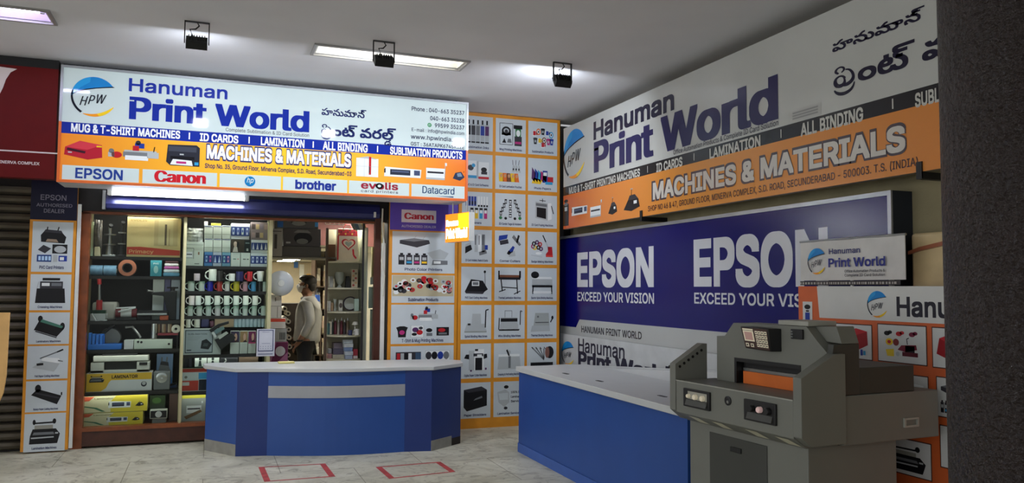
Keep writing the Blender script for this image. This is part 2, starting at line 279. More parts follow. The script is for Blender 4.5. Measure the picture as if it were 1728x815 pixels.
'p': (424, [[53,-143,0,522,59,0,0,-60,6,0,19,27,15,14,36,19,41,5,30,-2,28,-8,26,-13,22,-19,19,-22,16,-27,9,-23,10,-52,0,-58,-10,-52,-9,-24,-15,-27,-19,-23,-23,-18,-25,-13,-28,-9,-52,-1,-35,11,-20,13,-15,14,-20,28,-4,0,0,-202],[220,47,22,2,20,6,17,11,15,14,22,37,7,22,5,50,-1,26,-11,46,-21,37,-15,13,-18,11,-19,6,-23,2,-22,-2,-20,-6,-17,-10,-14,-13,-22,-36,-11,-47,-1,-27,1,-27,11,-47,10,-20,12,-17,15,-13,17,-10,19,-6]]),
'r': (259, [[53,0,0,379,59,0,0,-58,25,33,15,13,19,10,20,6,52,1,0,-62,-36,4,-25,-3,-23,-8,-19,-14,-14,-17,-9,-22,-3,-25,0,-237]]),
's': (365, [[182,-8,-49,5,-21,6,-36,21,-26,30,-14,40,58,13,7,-20,10,-15,13,-12,17,-8,19,-5,21,-2,25,2,21,6,17,9,18,19,6,22,-3,18,-11,15,-17,11,-119,33,-26,12,-20,16,-14,19,-8,22,-3,25,2,21,6,19,10,18,14,15,36,23,22,8,50,6,47,-5,37,-16,28,-24,19,-31,6,-18,-56,-13,-10,21,-15,18,-15,9,-18,6,-44,0,-19,-5,-16,-9,-17,-18,-5,-22,3,-19,12,-15,28,-14,109,-29,26,-13,19,-16,14,-18,8,-22,3,-24,-2,-22,-6,-20,-11,-18,-14,-16,-17,-13,-45,-20]]),
't': (227, [[204,379,0,-52,-198,0,0,52],[65,471,61,0,0,-373,2,-22,8,-15,14,-8,20,-3,32,4,11,-52,-45,-6,-30,3,-25,8,-21,14,-15,20,-9,23,-3,29]]),
'u': (410, [[182,-5,-47,7,-20,9,-18,12,-15,16,-13,20,-9,23,-6,27,-1,30,0,240,61,0,0,-235,2,-27,8,-23,13,-19,17,-14,21,-8,25,-3,34,5,15,7,19,15,15,20,7,16,6,40,0,226,61,0,0,-379,-59,0,0,92,9,0,-13,-32,-17,-25,-20,-18,-23,-12,-25,-8]]),
'v': (389, [[163,0,-146,379,67,0,89,-247,33,-111,-22,0,32,111,89,247,66,0,-145,-379]]),
'w': (567, [[138,0,-115,379,64,0,60,-215,28,-123,-10,0,14,64,73,274,64,0,59,-216,27,-122,-11,0,8,34,28,114,53,190,65,0,-116,-379,-61,0,-49,172,-42,166,14,0,-33,-131,-59,-207]]),
'x': (379, [[21,0,150,218,0,-47,-142,208,71,0,59,-92,48,-81,-32,0,47,81,60,92,70,0,-143,-210,0,45,149,-214,-71,0,-68,103,-46,79,32,0,-45,-79,-69,-103]]),
'y': (389, [[47,-139,14,53,27,-4,16,1,14,5,12,10,11,16,22,57,-146,380,67,0,89,-247,33,-111,-22,0,32,111,89,247,66,0,-167,-437,-17,-35,-28,-31,-20,-12,-22,-7,-26,-2,-26,2]]),
'0': (453, [[227,-7,-28,2,-25,6,-23,10,-21,13,-19,17,-16,21,-26,51,-9,31,-11,70,-1,40,1,40,11,70,9,31,26,52,17,20,18,17,21,14,23,10,26,6,27,2,27,-2,25,-6,23,-10,21,-14,19,-17,16,-20,26,-52,9,-31,11,-70,1,-40,-1,-40,-11,-70,-9,-31,-25,-51,-17,-21,-19,-17,-21,-13,-23,-10,-25,-6],[227,50,23,2,21,8,19,14,16,18,14,24,16,52,4,26,4,60,-4,60,-4,27,-16,52,-14,23,-16,19,-19,14,-21,8,-23,3,-24,-3,-21,-8,-19,-14,-16,-19,-13,-23,-17,-52,-7,-56,-1,-31,4,-60,4,-26,17,-52,13,-24,16,-18,19,-14,21,-8]]),
'1': (453, [[76,0,0,55,315,0,0,-55],[276,509,0,-509,-64,0,0,448,-126,-90,0,69,112,82]]),
'2': (453, [[64,0,0,47,218,235,29,45,7,21,2,23,-3,26,-9,22,-15,17,-20,13,-15,6,-34,5,-36,-6,-16,-7,-19,-14,-14,-20,-7,-15,-5,-36,-61,0,2,29,7,27,11,24,16,22,19,18,22,14,25,11,28,6,29,3,29,-3,27,-6,25,-10,22,-15,18,-17,15,-20,11,-22,7,-25,2,-26,-4,-36,-6,-18,-20,-38,-29,-39,-55,-61,-114,-120,236,-3,0,-57]]),
'3': (453, [[218,-7,-30,2,-29,6,-26,9,-25,12,-20,16,-18,19,-13,22,-9,25,-4,28,65,0,6,-25,11,-20,18,-16,21,-12,35,-8,39,0,36,10,29,19,11,13,13,32,1,20,-6,35,-17,31,-31,23,-21,7,-25,5,-72,2,0,51,131,149,-218,4,0,57,302,0,0,-48,-161,-183,0,11,36,1,32,-4,29,-10,25,-14,21,-18,17,-22,12,-24,8,-25,2,-28,-3,-29,-7,-26,-13,-24,-16,-21,-21,-18,-24,-15,-28,-10,-30,-7]]),
'4': (453, [[40,105,0,53,207,351,64,0,-202,-343,304,-3,0,-58],[282,0,0,318,61,0,0,-318]]),
'5': (453, [[221,-7,-29,2,-27,6,-25,10,-22,14,-19,16,-16,19,-12,22,-8,23,-3,25,62,0,5,-22,11,-19,16,-16,19,-13,23,-8,25,-2,38,6,17,8,28,25,18,33,6,40,-7,41,-7,18,-24,30,-33,19,-19,5,-20,2,-34,-4,-39,-15,-17,-12,-61,7,29,256,270,0,0,-57,-215,0,-17,-151,44,24,34,8,40,-1,42,-11,36,-22,28,-30,21,-38,11,-44,-2,-55,-7,-30,-12,-26,-17,-24,-20,-20,-23,-17,-27,-12,-29,-7]]),
'6': (453, [[226,-7,-30,3,-28,7,-26,12,-23,16,-19,20,-16,23,-11,27,-7,29,-2,32,1,25,15,52,22,46,35,55,115,169,70,0,-171,-248,-6,0,20,27,14,11,35,13,21,2,30,-2,26,-7,25,-10,21,-15,18,-18,15,-22,10,-25,7,-28,2,-30,-2,-30,-8,-29,-11,-25,-16,-23,-19,-20,-23,-16,-26,-11,-27,-7],[226,48,37,7,30,18,21,28,8,18,5,38,-5,39,-18,32,-25,23,-16,8,-37,6,-36,-6,-16,-7,-26,-23,-17,-32,-6,-39,6,-39,7,-17,22,-29,30,-18]]),
'7': (453, [[97,0,226,448,-261,4,0,57,329,0,0,-60,-226,-449]]),
'8': (453, [[226,-7,-33,2,-30,6,-27,10,-25,14,-20,17,-17,20,-12,22,-8,25,-2,26,6,41,17,36,26,29,16,11,36,13,-24,11,-20,13,-16,19,-13,22,-7,24,-3,26,3,25,6,24,11,21,16,19,18,16,22,13,24,10,27,6,29,2,29,-2,27,-6,24,-10,22,-13,18,-16,15,-19,12,-21,6,-24,3,-25,-3,-26,-7,-24,-13,-22,-16,-19,-20,-13,-23,-9,35,-15,16,-11,26,-29,18,-36,6,-41,-3,-26,-7,-25,-13,-22,-16,-20,-21,-17,-24,-14,-28,-10,-30,-6],[226,49,41,5,18,6,22,14,16,17,10,22,4,26,-7,34,-18,29,-29,21,-18,7,-39,5,-39,-5,-18,-7,-29,-21,-18,-29,-7,-34,4,-26,10,-22,16,-17,22,-14,18,-6],[226,290,26,2,22,8,19,13,14,17,9,21,3,25,-3,23,-8,21,-14,17,-19,12,-23,8,-26,3,-34,-5,-15,-6,-18,-12,-14,-17,-9,-21,-3,-23,3,-25,9,-21,14,-17,19,-13,23,-8]]),
'9': (453, [[226,516,30,-3,29,-7,25,-12,23,-16,19,-20,16,-24,12,-26,7,-30,2,-31,-2,-25,-14,-52,-23,-46,-150,-224,-70,0,171,248,6,0,-20,-27,-14,-11,-35,-14,-20,-1,-30,2,-27,6,-24,11,-21,15,-18,18,-15,22,-11,25,-6,27,-2,31,2,30,7,29,12,25,16,23,19,20,23,15,25,12,28,7],[226,460,-36,-6,-30,-19,-22,-28,-7,-17,-6,-38,6,-39,17,-33,26,-23,16,-7,36,-7,37,6,30,18,21,28,8,17,5,38,-5,40,-8,17,-21,28,-30,19]]),
'&': (448, [[197,-7,-32,2,-29,6,-26,11,-22,14,-19,16,-15,20,-11,22,-7,24,-2,25,6,40,7,16,23,31,50,44,106,79,20,20,9,12,5,14,2,16,-4,22,-13,18,-19,12,-25,4,-17,-2,-16,-6,-13,-9,-10,-13,-6,-15,-2,-17,2,-19,6,-17,34,-49,259,-314,-74,0,-243,293,-34,51,-6,17,-6,37,7,42,9,18,11,16,32,25,20,8,46,6,46,-6,20,-8,31,-24,20,-33,5,-18,0,-42,-7,-20,-10,-20,-30,-34,-140,-106,-25,-28,-10,-20,-3,-23,3,-23,9,-21,15,-17,19,-13,32,-9,38,0,38,11,35,22,15,14,26,36,16,43,6,50,59,0,-5,-57,-14,-43,-18,-32,-38,-45,-18,-17,-21,-13,-23,-10,-25,-8]]),
'-': (453, [[337,244,0,-56,-223,0,0,56]]),
',': (188, [[38,-119,30,190,69,0,-53,-190]]),
'.': (188, [[95,-4,-17,3,-15,10,-10,15,-3,17,3,18,10,14,15,10,17,4,18,-4,15,-10,10,-14,3,-18,-3,-17,-10,-15,-15,-10]]),
':': (188, [[95,-4,-17,3,-15,10,-10,15,-3,17,3,18,10,14,15,10,17,4,18,-4,15,-10,10,-14,3,-18,-3,-17,-10,-15,-15,-10],[95,271,-17,3,-15,10,-10,15,-3,17,3,18,10,15,15,10,17,3,18,-3,15,-10,10,-15,3,-18,-3,-17,-10,-15,-15,-10]]),
'(': (273, [[89,207,3,57,15,90,25,87,21,53,24,45,59,0,-35,-82,-27,-87,-17,-85,-6,-78,4,-62,17,-78,26,-77,38,-86,-59,0,-21,37,-32,75,-22,77,-7,38]]),
')': (273, [[37,-96,39,87,26,78,16,78,4,60,-6,78,-17,85,-26,87,-36,82,60,0,34,-71,20,-55,16,-59,14,-90,3,-57,-1,-39,-5,-38,-17,-77,-27,-75,-37,-74]]),
'@': (676, [[355,-135,-71,5,-32,7,-59,21,-49,30,-41,41,-30,49,-21,59,-10,66,0,72,10,65,21,57,31,50,40,40,48,31,57,22,65,10,69,0,62,-11,53,-22,45,-31,36,-39,28,-44,18,-49,9,-52,-1,-76,-11,-70,-17,-39,-26,-29,-18,-10,-20,-5,-24,-2,-41,6,-19,7,-16,12,-12,14,-6,18,-21,-27,-14,-11,-17,-10,-20,-5,-25,-2,-28,2,-25,8,-22,12,-19,17,-16,21,-12,23,-9,27,-7,59,2,30,7,27,10,26,13,22,17,19,20,16,22,12,25,7,26,2,39,-5,35,-19,12,-13,3,29,55,0,0,-225,2,-19,9,-17,14,-11,19,-4,22,4,17,13,8,13,11,38,4,55,-1,63,-12,56,-12,26,-14,24,-18,22,-21,20,-25,17,-50,22,-51,9,-57,0,-27,-3,-50,-14,-29,-14,-26,-17,-23,-21,-20,-25,-16,-27,-21,-57,-8,-55,0,-61,3,-28,13,-53,13,-31,16,-27,21,-25,23,-20,27,-17,31,-14,52,-13,59,-4,37,2,42,8,53,16,15,-48,-75,-21],[329,65,39,6,14,7,18,17,12,23,5,20,5,47,-5,46,-6,18,-12,20,-18,13,-15,5,-35,5,-34,-7,-14,-8,-18,-17,-13,-21,-6,-17,-4,-37,1,-21,8,-39,16,-31,12,-13,14,-9,17,-5]]),
'%': (676, [[175,283,-38,6,-30,19,-21,27,-6,16,-5,37,1,43,4,17,16,31,25,24,16,8,38,6,39,-6,30,-19,20,-28,10,-33,2,-19,-2,-43,-4,-18,-15,-31,-25,-23,-16,-8],[175,327,23,5,14,14,9,19,2,23,-2,47,-8,19,-15,14,-23,5,-22,-5,-15,-14,-8,-19,-3,-23,3,-47,8,-19,15,-14],[501,-10,-39,7,-30,18,-20,28,-6,16,-6,36,2,43,4,18,15,31,26,23,16,8,38,7,39,-7,30,-18,20,-28,6,-16,5,-36,-1,-43,-4,-18,-16,-31,-25,-23,-15,-8],[501,35,22,4,15,14,8,20,3,22,-3,47,-8,20,-14,14,-23,4,-22,-4,-15,-14,-8,-20,-3,-22,2,-47,9,-20,15,-14],[132,0,350,509,58,0,-349,-509]]),
'హ': (768, [[361,-9,-44,6,-36,18,-16,12,-30,31,-58,72,-11,11,-17,10,-21,3,-19,-3,-16,-10,-10,-17,-3,-23,3,-21,11,-18,17,-11,23,-4,23,4,19,11,10,11,18,32,40,-45,-30,-35,-17,-14,-18,-11,-22,-7,-27,-2,-24,2,-21,5,-18,9,-26,26,-9,16,-6,18,-4,36,6,39,8,17,23,27,31,18,18,4,44,-1,36,-14,27,-22,69,-81,26,-25,16,-9,38,-6,23,2,19,8,15,14,11,18,7,22,2,27,-2,26,-6,24,-10,23,-28,41,-39,34,-45,27,27,56,36,-22,15,-18,40,-29,33,-38,25,-44,9,-25,7,-53,-2,-29,-6,-27,-9,-25,-12,-21,-16,-17,-20,-14,-22,-11,-26,-6],[652,164,-26,2,-21,6,-18,9,-14,13,-17,30,-6,32,2,22,5,19,18,32,65,6,-27,-36,-6,-18,-3,-19,4,-20,9,-16,16,-10,22,-3,22,3,15,10,8,16,3,18,-5,27,-14,17,-15,7,-39,5,-300,0,8,56,300,-1,36,-5,34,-13,28,-24,11,-18,7,-22,3,-27,-3,-28,-10,-25,-15,-19,-21,-15,-26,-9],[146,316,-21,2,-20,6,-19,12,-17,19,-10,17,-18,47,62,20,14,-42,7,-12,12,-10,15,-3,14,2,24,16,82,97,29,27,30,16,17,5,40,4,4,-57,-43,-8,-17,-9,-26,-23,-54,-68,-26,-26,-37,-24,-20,-6]]),
'న': (522, [[351,-9,-43,5,-18,7,-33,21,-32,32,-61,77,-20,17,-10,4,-12,1,-16,-3,-12,-10,-9,-16,-2,-20,2,-25,6,-24,27,-47,-60,-20,-26,54,-6,20,-4,42,1,20,12,35,9,14,26,24,34,12,19,2,26,-3,22,-7,19,-12,29,-30,64,-78,17,-15,16,-10,18,-6,21,-2,24,3,20,8,15,13,11,19,7,23,2,28,-2,27,-5,24,-10,23,-29,38,-40,29,-50,20,-57,10,-64,1,58,56,77,-12,34,-10,30,-14,28,-16,23,-19,21,-21,17,-23,14,-26,9,-27,6,-29,0,-60,-5,-27,-9,-24,-13,-22,-16,-18,-20,-14,-23,-10,-27,-7],[175,316,-21,2,-20,6,-19,12,-17,19,-10,17,-18,47,62,20,14,-42,7,-12,12,-10,15,-3,14,2,24,16,82,97,29,27,30,16,17,5,40,4,4,-57,-43,-8,-17,-9,-26,-23,-54,-68,-26,-26,-37,-24,-20,-6]]),
'ు': (257, [[86,-9,-32,3,-29,8,-26,14,-24,19,-22,22,-21,26,30,48,28,-33,27,-23,29,-16,22,-7,23,-2,24,2,19,9,15,13,12,18,6,24,3,27,-2,28,-6,25,-10,23,-29,39,-18,17,-20,15,-46,24,27,58,30,-15,53,-37,24,-23,19,-26,17,-27,12,-30,8,-32,2,-34,-2,-35,-7,-31,-12,-26,-16,-23,-21,-19,-24,-13,-30,-7]]),
'మ': (787, [[178,316,-21,2,-21,6,-18,12,-18,19,-10,17,-18,47,62,20,14,-42,7,-12,12,-10,15,-3,15,2,23,16,82,97,29,27,30,16,17,5,40,4,4,-57,-43,-8,-17,-9,-25,-23,-55,-68,-25,-26,-38,-24,-20,-6],[358,-9,-42,6,-35,18,-16,12,-31,31,-57,72,-11,11,-17,10,-21,3,-19,-3,-16,-10,-10,-17,-3,-23,3,-21,11,-18,17,-11,23,-4,23,4,19,11,10,11,18,32,40,-45,-30,-35,-17,-14,-18,-11,-22,-7,-27,-2,-24,2,-21,5,-18,9,-15,12,-11,14,-15,34,-4,36,1,20,13,36,10,15,28,22,34,12,18,2,26,-3,22,-7,27,-17,28,-26,65,-79,16,-13,16,-9,35,-6,24,2,20,8,16,14,11,18,7,23,2,28,-2,27,-6,25,-9,22,-29,39,-40,29,-50,20,-57,10,-67,1,61,56,77,-12,34,-10,30,-14,28,-16,24,-19,20,-21,17,-23,13,-26,10,-27,6,-29,0,-59,-5,-26,-9,-25,-12,-21,-16,-18,-20,-15,-23,-11,-28,-7],[616,-9,-32,3,-29,8,-27,14,-24,19,-22,22,-20,26,29,48,28,-33,28,-23,28,-16,22,-7,24,-2,23,2,19,9,16,13,11,18,7,24,2,27,-2,28,-6,25,-10,23,-13,21,-33,35,-43,28,-24,11,28,58,29,-15,54,-37,23,-23,20,-26,16,-27,13,-30,7,-32,3,-34,-3,-35,-7,-31,-11,-26,-17,-23,-20,-19,-25,-13,-29,-7]]),
'ా': (193, [[77,164,-25,2,-22,6,-18,9,-13,13,-18,30,-6,32,2,22,6,19,17,32,65,6,-27,-36,-6,-18,-2,-19,3,-20,10,-16,16,-10,21,-3,23,3,14,10,8,16,3,18,-5,27,-14,17,-14,7,-39,5,-462,0,0,56,451,-1,34,-2,38,-8,30,-18,14,-14,11,-18,8,-22,2,-27,-3,-28,-9,-25,-16,-19,-21,-15,-26,-9]]),
'ప': (529, [[361,-9,-44,6,-36,18,-16,12,-30,31,-58,72,-11,11,-17,10,-21,3,-19,-3,-16,-10,-10,-17,-3,-23,3,-21,11,-18,17,-11,23,-4,23,4,19,11,10,11,18,32,40,-45,-30,-35,-17,-14,-18,-11,-22,-7,-27,-2,-24,2,-21,5,-18,9,-26,26,-9,16,-6,18,-4,36,6,39,8,17,23,27,31,18,18,4,44,-1,36,-14,27,-22,69,-81,26,-25,16,-9,38,-6,23,2,19,9,15,13,11,18,7,24,2,27,-2,28,-6,25,-9,23,-29,39,-39,32,-46,24,28,58,30,-15,54,-37,23,-23,19,-26,17,-28,12,-30,7,-32,3,-34,-2,-31,-6,-28,-9,-25,-13,-21,-16,-18,-19,-14,-23,-11,-26,-6],[146,316,-21,2,-20,6,-19,12,-17,19,-10,17,-18,47,62,20,14,-42,7,-12,12,-10,15,-3,14,2,24,16,82,97,29,27,30,16,17,5,40,4,4,-57,-43,-8,-17,-9,-26,-23,-54,-68,-26,-26,-37,-24,-20,-6]]),
'్': (0, [[-264,401,3,23,9,18,15,17,20,15,-1,-14,-28,21,-11,12,-10,21,-3,24,2,19,6,16,8,14,24,19,29,11,36,5,253,1,0,-56,-247,0,-24,-3,-15,-8,-6,-6,-4,-17,4,-17,4,-7,16,-8,26,-4,122,0,0,-56,-123,-1,-24,-5,-7,-4,-9,-11,-2,-22,11,-18,17,-7,54,-1,0,-56,-71,4,-19,5,-23,11,-17,17,-8,14]]),
'ర': (441, [[26,175,2,29,12,51,11,23,18,27,23,23,27,19,22,11,51,12,28,2,55,-6,25,-8,22,-10,27,-19,23,-22,18,-27,11,-23,12,-52,2,-29,-3,-35,-8,-32,-13,-30,-18,-26,-23,-21,-27,-18,-22,-10,-25,-7,-56,-6,-28,2,-51,11,-23,10,-27,18,-23,21,-18,25,-13,30,-8,32],[88,184,2,-28,6,-26,11,-23,14,-20,19,-16,23,-12,26,-7,31,-2,28,2,25,5,21,10,18,12,15,16,11,18,14,43,1,24,-1,24,-13,45,-12,19,-14,16,-18,14,-22,10,-24,6,-29,2,-28,-2,-25,-6,-22,-10,-18,-14,-14,-16,-11,-18,-8,-21],[197,316,-21,2,-20,6,-19,12,-17,19,-11,17,-18,47,62,20,15,-42,7,-12,12,-10,14,-3,15,2,23,16,82,97,29,27,31,16,17,5,39,4,5,-57,-44,-8,-17,-9,-25,-23,-54,-68,-26,-26,-38,-24,-20,-6]]),
'ి': (0, [[-207,321,-34,3,-62,17,20,47,33,-11,40,-5,39,6,16,8,12,13,8,18,3,25,-3,25,-7,19,-12,17,-16,13,-18,8,-20,2,-21,-2,-15,-7,-9,-11,-4,-14,2,-12,6,-9,7,-6,19,-5,28,1,17,5,27,19,22,28,26,-33,-22,-30,-16,-15,-34,-18,-38,-4,-24,2,-23,5,-20,11,-16,14,-10,20,-3,25,3,24,9,20,15,17,20,13,25,8,29,3,25,-2,23,-6,21,-10,17,-13,15,-16,11,-19,14,-43,2,-24,-4,-39,-12,-31,-20,-23,-25,-15,-31,-10]]),
'ం': (377, [[25,155,2,30,7,28,11,25,15,23,20,20,23,16,26,12,28,7,31,2,31,-2,29,-7,26,-12,23,-16,19,-19,16,-23,11,-26,7,-28,2,-30,-2,-30,-7,-28,-11,-26,-15,-23,-19,-19,-23,-16,-26,-12,-29,-8,-32,-2,-32,2,-29,8,-26,12,-22,16,-19,19,-15,23,-12,26,-6,28],[86,155,2,-28,9,-25,15,-22,20,-17,25,-11,31,-3,41,6,30,19,21,27,10,35,1,19,-3,28,-9,25,-15,22,-20,17,-26,10,-30,3,-39,-6,-31,-18,-21,-27,-6,-17]]),
'ట': (574, [[413,-9,-35,3,-36,14,-20,14,-23,27,-11,18,15,1,-11,-20,-26,-28,-21,-14,-22,-9,-23,-4,-25,-2,-43,6,-19,7,-33,22,-13,15,-21,37,-13,44,-4,50,1,33,12,57,10,23,25,39,16,15,34,21,36,10,19,2,20,-2,35,-10,20,-14,15,-18,7,-15,4,-17,0,-38,-11,-34,-22,-26,-34,-17,-47,-6,-24,2,-23,6,-39,20,-26,23,17,46,32,-29,37,-14,22,-2,26,3,19,9,11,15,4,20,-3,19,-9,14,-14,9,-18,3,-24,-4,-23,-12,-13,-13,-21,-35,-11,-47,0,-54,7,-39,6,-18,21,-29,15,-10,18,-6,21,-2,26,3,22,8,17,13,12,17,8,22,4,25,58,0,3,-20,11,-30,14,-17,16,-12,19,-7,20,-2,25,2,20,9,15,13,11,18,6,24,2,27,-2,28,-6,25,-9,23,-13,21,-34,35,-21,15,-46,24,28,58,30,-15,53,-37,23,-23,20,-26,17,-27,12,-30,7,-32,3,-34,-2,-32,-5,-28,-10,-25,-12,-22,-16,-18,-19,-14,-21,-10,-24,-6],[210,464,-6,-109,-56,0,-5,109]]),
'వ': (529, [[358,-9,-42,6,-35,18,-16,12,-31,31,-57,72,-11,11,-17,10,-21,3,-19,-3,-16,-10,-10,-17,-3,-23,3,-21,11,-18,17,-11,23,-4,23,4,19,11,10,11,18,32,40,-45,-30,-35,-17,-14,-18,-11,-22,-7,-27,-2,-24,2,-21,5,-18,9,-15,12,-11,14,-15,34,-4,36,1,20,13,36,10,15,28,22,34,12,18,2,26,-3,22,-7,27,-17,28,-26,65,-79,16,-13,16,-9,35,-6,24,2,20,8,16,14,11,18,7,23,2,28,-2,27,-6,25,-9,22,-29,39,-40,29,-50,20,-57,10,-67,1,61,56,77,-12,34,-10,30,-14,28,-16,24,-19,20,-21,17,-23,13,-26,10,-27,6,-29,0,-59,-5,-26,-9,-25,-12,-21,-16,-18,-20,-15,-23,-11,-28,-7],[178,316,-21,2,-21,6,-18,12,-18,19,-10,17,-18,47,62,20,14,-42,7,-12,12,-10,15,-3,15,2,23,16,82,97,29,27,30,16,17,5,40,4,4,-57,-43,-8,-17,-9,-25,-23,-55,-68,-25,-26,-38,-24,-20,-6]]),
'ల': (527, [[265,-9,-72,7,-31,8,-29,12,-24,15,-22,17,-19,19,-15,23,-12,24,-13,54,-2,30,2,35,6,31,11,27,14,24,17,19,20,16,22,11,24,7,25,2,19,-2,33,-10,19,-14,15,-18,11,-32,0,-38,-11,-34,-23,-26,-34,-17,-47,-6,-23,2,-22,6,-36,20,-25,23,17,46,29,-29,35,-14,22,-2,26,3,19,9,12,15,4,20,-3,19,-9,14,-14,9,-17,3,-23,-3,-19,-10,-16,-16,-12,-22,-7,-26,-2,-31,5,-51,14,-35,24,-31,16,-12,39,-20,50,-11,29,-1,39,2,35,6,30,11,26,15,21,19,15,23,8,26,3,30,-2,28,-8,26,-14,23,-19,22,-25,18,-31,15,30,58,29,-15,26,-17,22,-20,19,-23,15,-24,11,-27,7,-29,1,-58,-13,-50,-24,-43,-18,-19,-21,-16,-24,-14,-28,-11,-32,-9,-36,-4]]),
'డ': (550, [[406,-9,-49,4,-21,5,-34,14,-31,28,-14,20,12,6,-22,-36,-13,-13,-20,-14,-21,-8,-46,-6,-34,5,-29,13,-25,23,-14,22,-11,26,-6,30,-2,34,2,35,6,32,10,29,14,27,17,24,21,21,24,18,28,15,30,11,33,9,36,5,63,1,48,-6,62,-20,57,-30,-36,-49,-33,20,-34,14,-53,14,-70,1,-52,-10,-23,-9,-26,-15,-22,-19,-18,-23,-12,-27,-8,-31,-2,-35,2,-31,6,-25,10,-18,14,-12,16,-8,20,-2,22,2,18,9,15,13,11,18,8,21,3,25,58,0,7,-36,7,-16,16,-18,23,-11,29,-8,36,-2,27,3,18,10,11,15,4,21,-3,20,-11,13,-15,8,-20,3,-19,-3,-15,-8,-11,-15,-4,-22,2,-17,5,-16,18,-25,-49,-8,-19,36,-7,20,-2,23,3,26,10,22,16,19,21,14,25,8,29,3,20,-1,35,-12,27,-21,18,-28,6,-35,-3,-26,-7,-22,-11,-19,-15,-15,-18,-12,-21,-8],[256,316,-21,2,-21,6,-18,12,-18,19,-10,17,-18,47,62,20,14,-42,7,-12,12,-10,15,-3,15,2,23,16,82,97,29,27,30,16,17,5,40,4,4,-57,-43,-8,-17,-9,-25,-23,-55,-68,-25,-26,-38,-24,-20,-6]]),
}
GL = {}
for key_, (adv_, loops_) in GLYPHS.items():       # outlines are in thousandths: a start point, then steps
    cs_ = []
    for q_ in loops_:
        x_, y_ = 0, 0; c_ = []
        for k_ in range(0, len(q_), 2): x_ += q_[k_]; y_ += q_[k_ + 1]; c_.append((x_ / 1000.0, y_ / 1000.0))
        cs_.append(c_)
    GL[key_] = (adv_ / 1000.0, cs_)
def ribbon(pts, wid):                 # a brush stroke as closed loops: one quad per step, a disc per point
    out = []
    for k, (x, y) in enumerate(pts): out.append([(x + wid[k] / 2 * math.cos(2 * PI * i / 8), y + wid[k] / 2 * math.sin(2 * PI * i / 8)) for i in range(8)])
    for k in range(len(pts) - 1):
        a, b = pts[k], pts[k + 1]; dx, dy = b[0] - a[0], b[1] - a[1]; L = math.hypot(dx, dy); nx, ny = -dy / L / 2, dx / L / 2
        out.append([(a[0] - nx * wid[k], a[1] - ny * wid[k]), (b[0] - nx * wid[k + 1], b[1] - ny * wid[k + 1]), (b[0] + nx * wid[k + 1], b[1] + ny * wid[k + 1]), (a[0] + nx * wid[k], a[1] + ny * wid[k])])
    return out
def smooth(pts, n=3):
    out = []
    for k in range(len(pts) - 1):
        p0, p1, p2, p3 = pts[max(k - 1, 0)], pts[k], pts[k + 1], pts[min(k + 2, len(pts) - 1)]
        for i in range(n):
            t = i / n; out.append(tuple(.5 * (2 * b + (c - a) * t + (2 * a - 5 * b + 4 * c - d) * t * t + (3 * b - a - 3 * c + d) * t ** 3) for a, b, c, d in zip(p0, p1, p2, p3)))
    return out + [pts[-1]]
def brush(pts):                       # (x, y, width) in photo pixels of the big letter, straightened
    q = smooth([((x - 670) * .0029, (640 - y) * .0029, w_ * .0029) for x, y, w_ in pts]); return ribbon([(a, b) for a, b, c in q], [c * 1.45 for a, b, c in q])
# the conjunct with hook above and tail below that opens the second Telugu word
GL['pri'] = (0.50, brush([(752, 560, 12), (738, 540, 11), (712, 533, 12), (688, 552, 15), (684, 590, 20), (700, 622, 24), (728, 630, 26), (748, 612, 18), (752, 584, 10), (748, 560, 9)])
             + brush([(736, 626, 18), (768, 632, 26), (800, 612, 22), (814, 575, 15), (806, 530, 13), (786, 496, 11), (764, 484, 9)])
             + brush([(704, 500, 12), (690, 484, 13), (690, 464, 12), (706, 448, 11), (728, 446, 11), (746, 460, 11), (748, 482, 11), (734, 498, 9)])
             + brush([(678, 662, 8), (690, 684, 14), (718, 708, 22), (756, 714, 24), (792, 696, 18), (812, 664, 11), (820, 632, 6)]))
_TRI = {}
def fill(loops):
    """triangles of the non-zero fill of closed loops (overlaps are merged)"""
    vs, es, A, B = [], [], [], []
    for c in loops:
        n = len(vs); vs += [Vector(p) for p in c]; es += [(n + i, n + (i + 1) % len(c)) for i in range(len(c))]
        A += c; B += c[1:] + c[:1]
    r = geometry.delaunay_2d_cdt(vs, es, [], 0, 1e-6)
    V, T = r[0], [(f[0], f[k], f[k + 1]) for f in r[2] for k in range(1, len(f) - 1)]
    P = np.array([(v.x, v.y) for v in V]); Ti = np.array(T); C = P[Ti].mean(axis=1)
    A, B = np.array(A), np.array(B)
    cx, cy = C[:, 0:1], C[:, 1:2]
    cr = (B[:, 0] - A[:, 0]) * (cy - A[:, 1]) - (B[:, 1] - A[:, 1]) * (cx - A[:, 0])
    up = (A[:, 1] <= cy) & (cy < B[:, 1]) & (cr > 0); dn = (B[:, 1] <= cy) & (cy < A[:, 1]) & (cr < 0)
    keep = (up.sum(axis=1) - dn.sum(axis=1)) != 0
    return [tuple(p) for p in P], [T[k] for k in range(len(T)) if keep[k]]
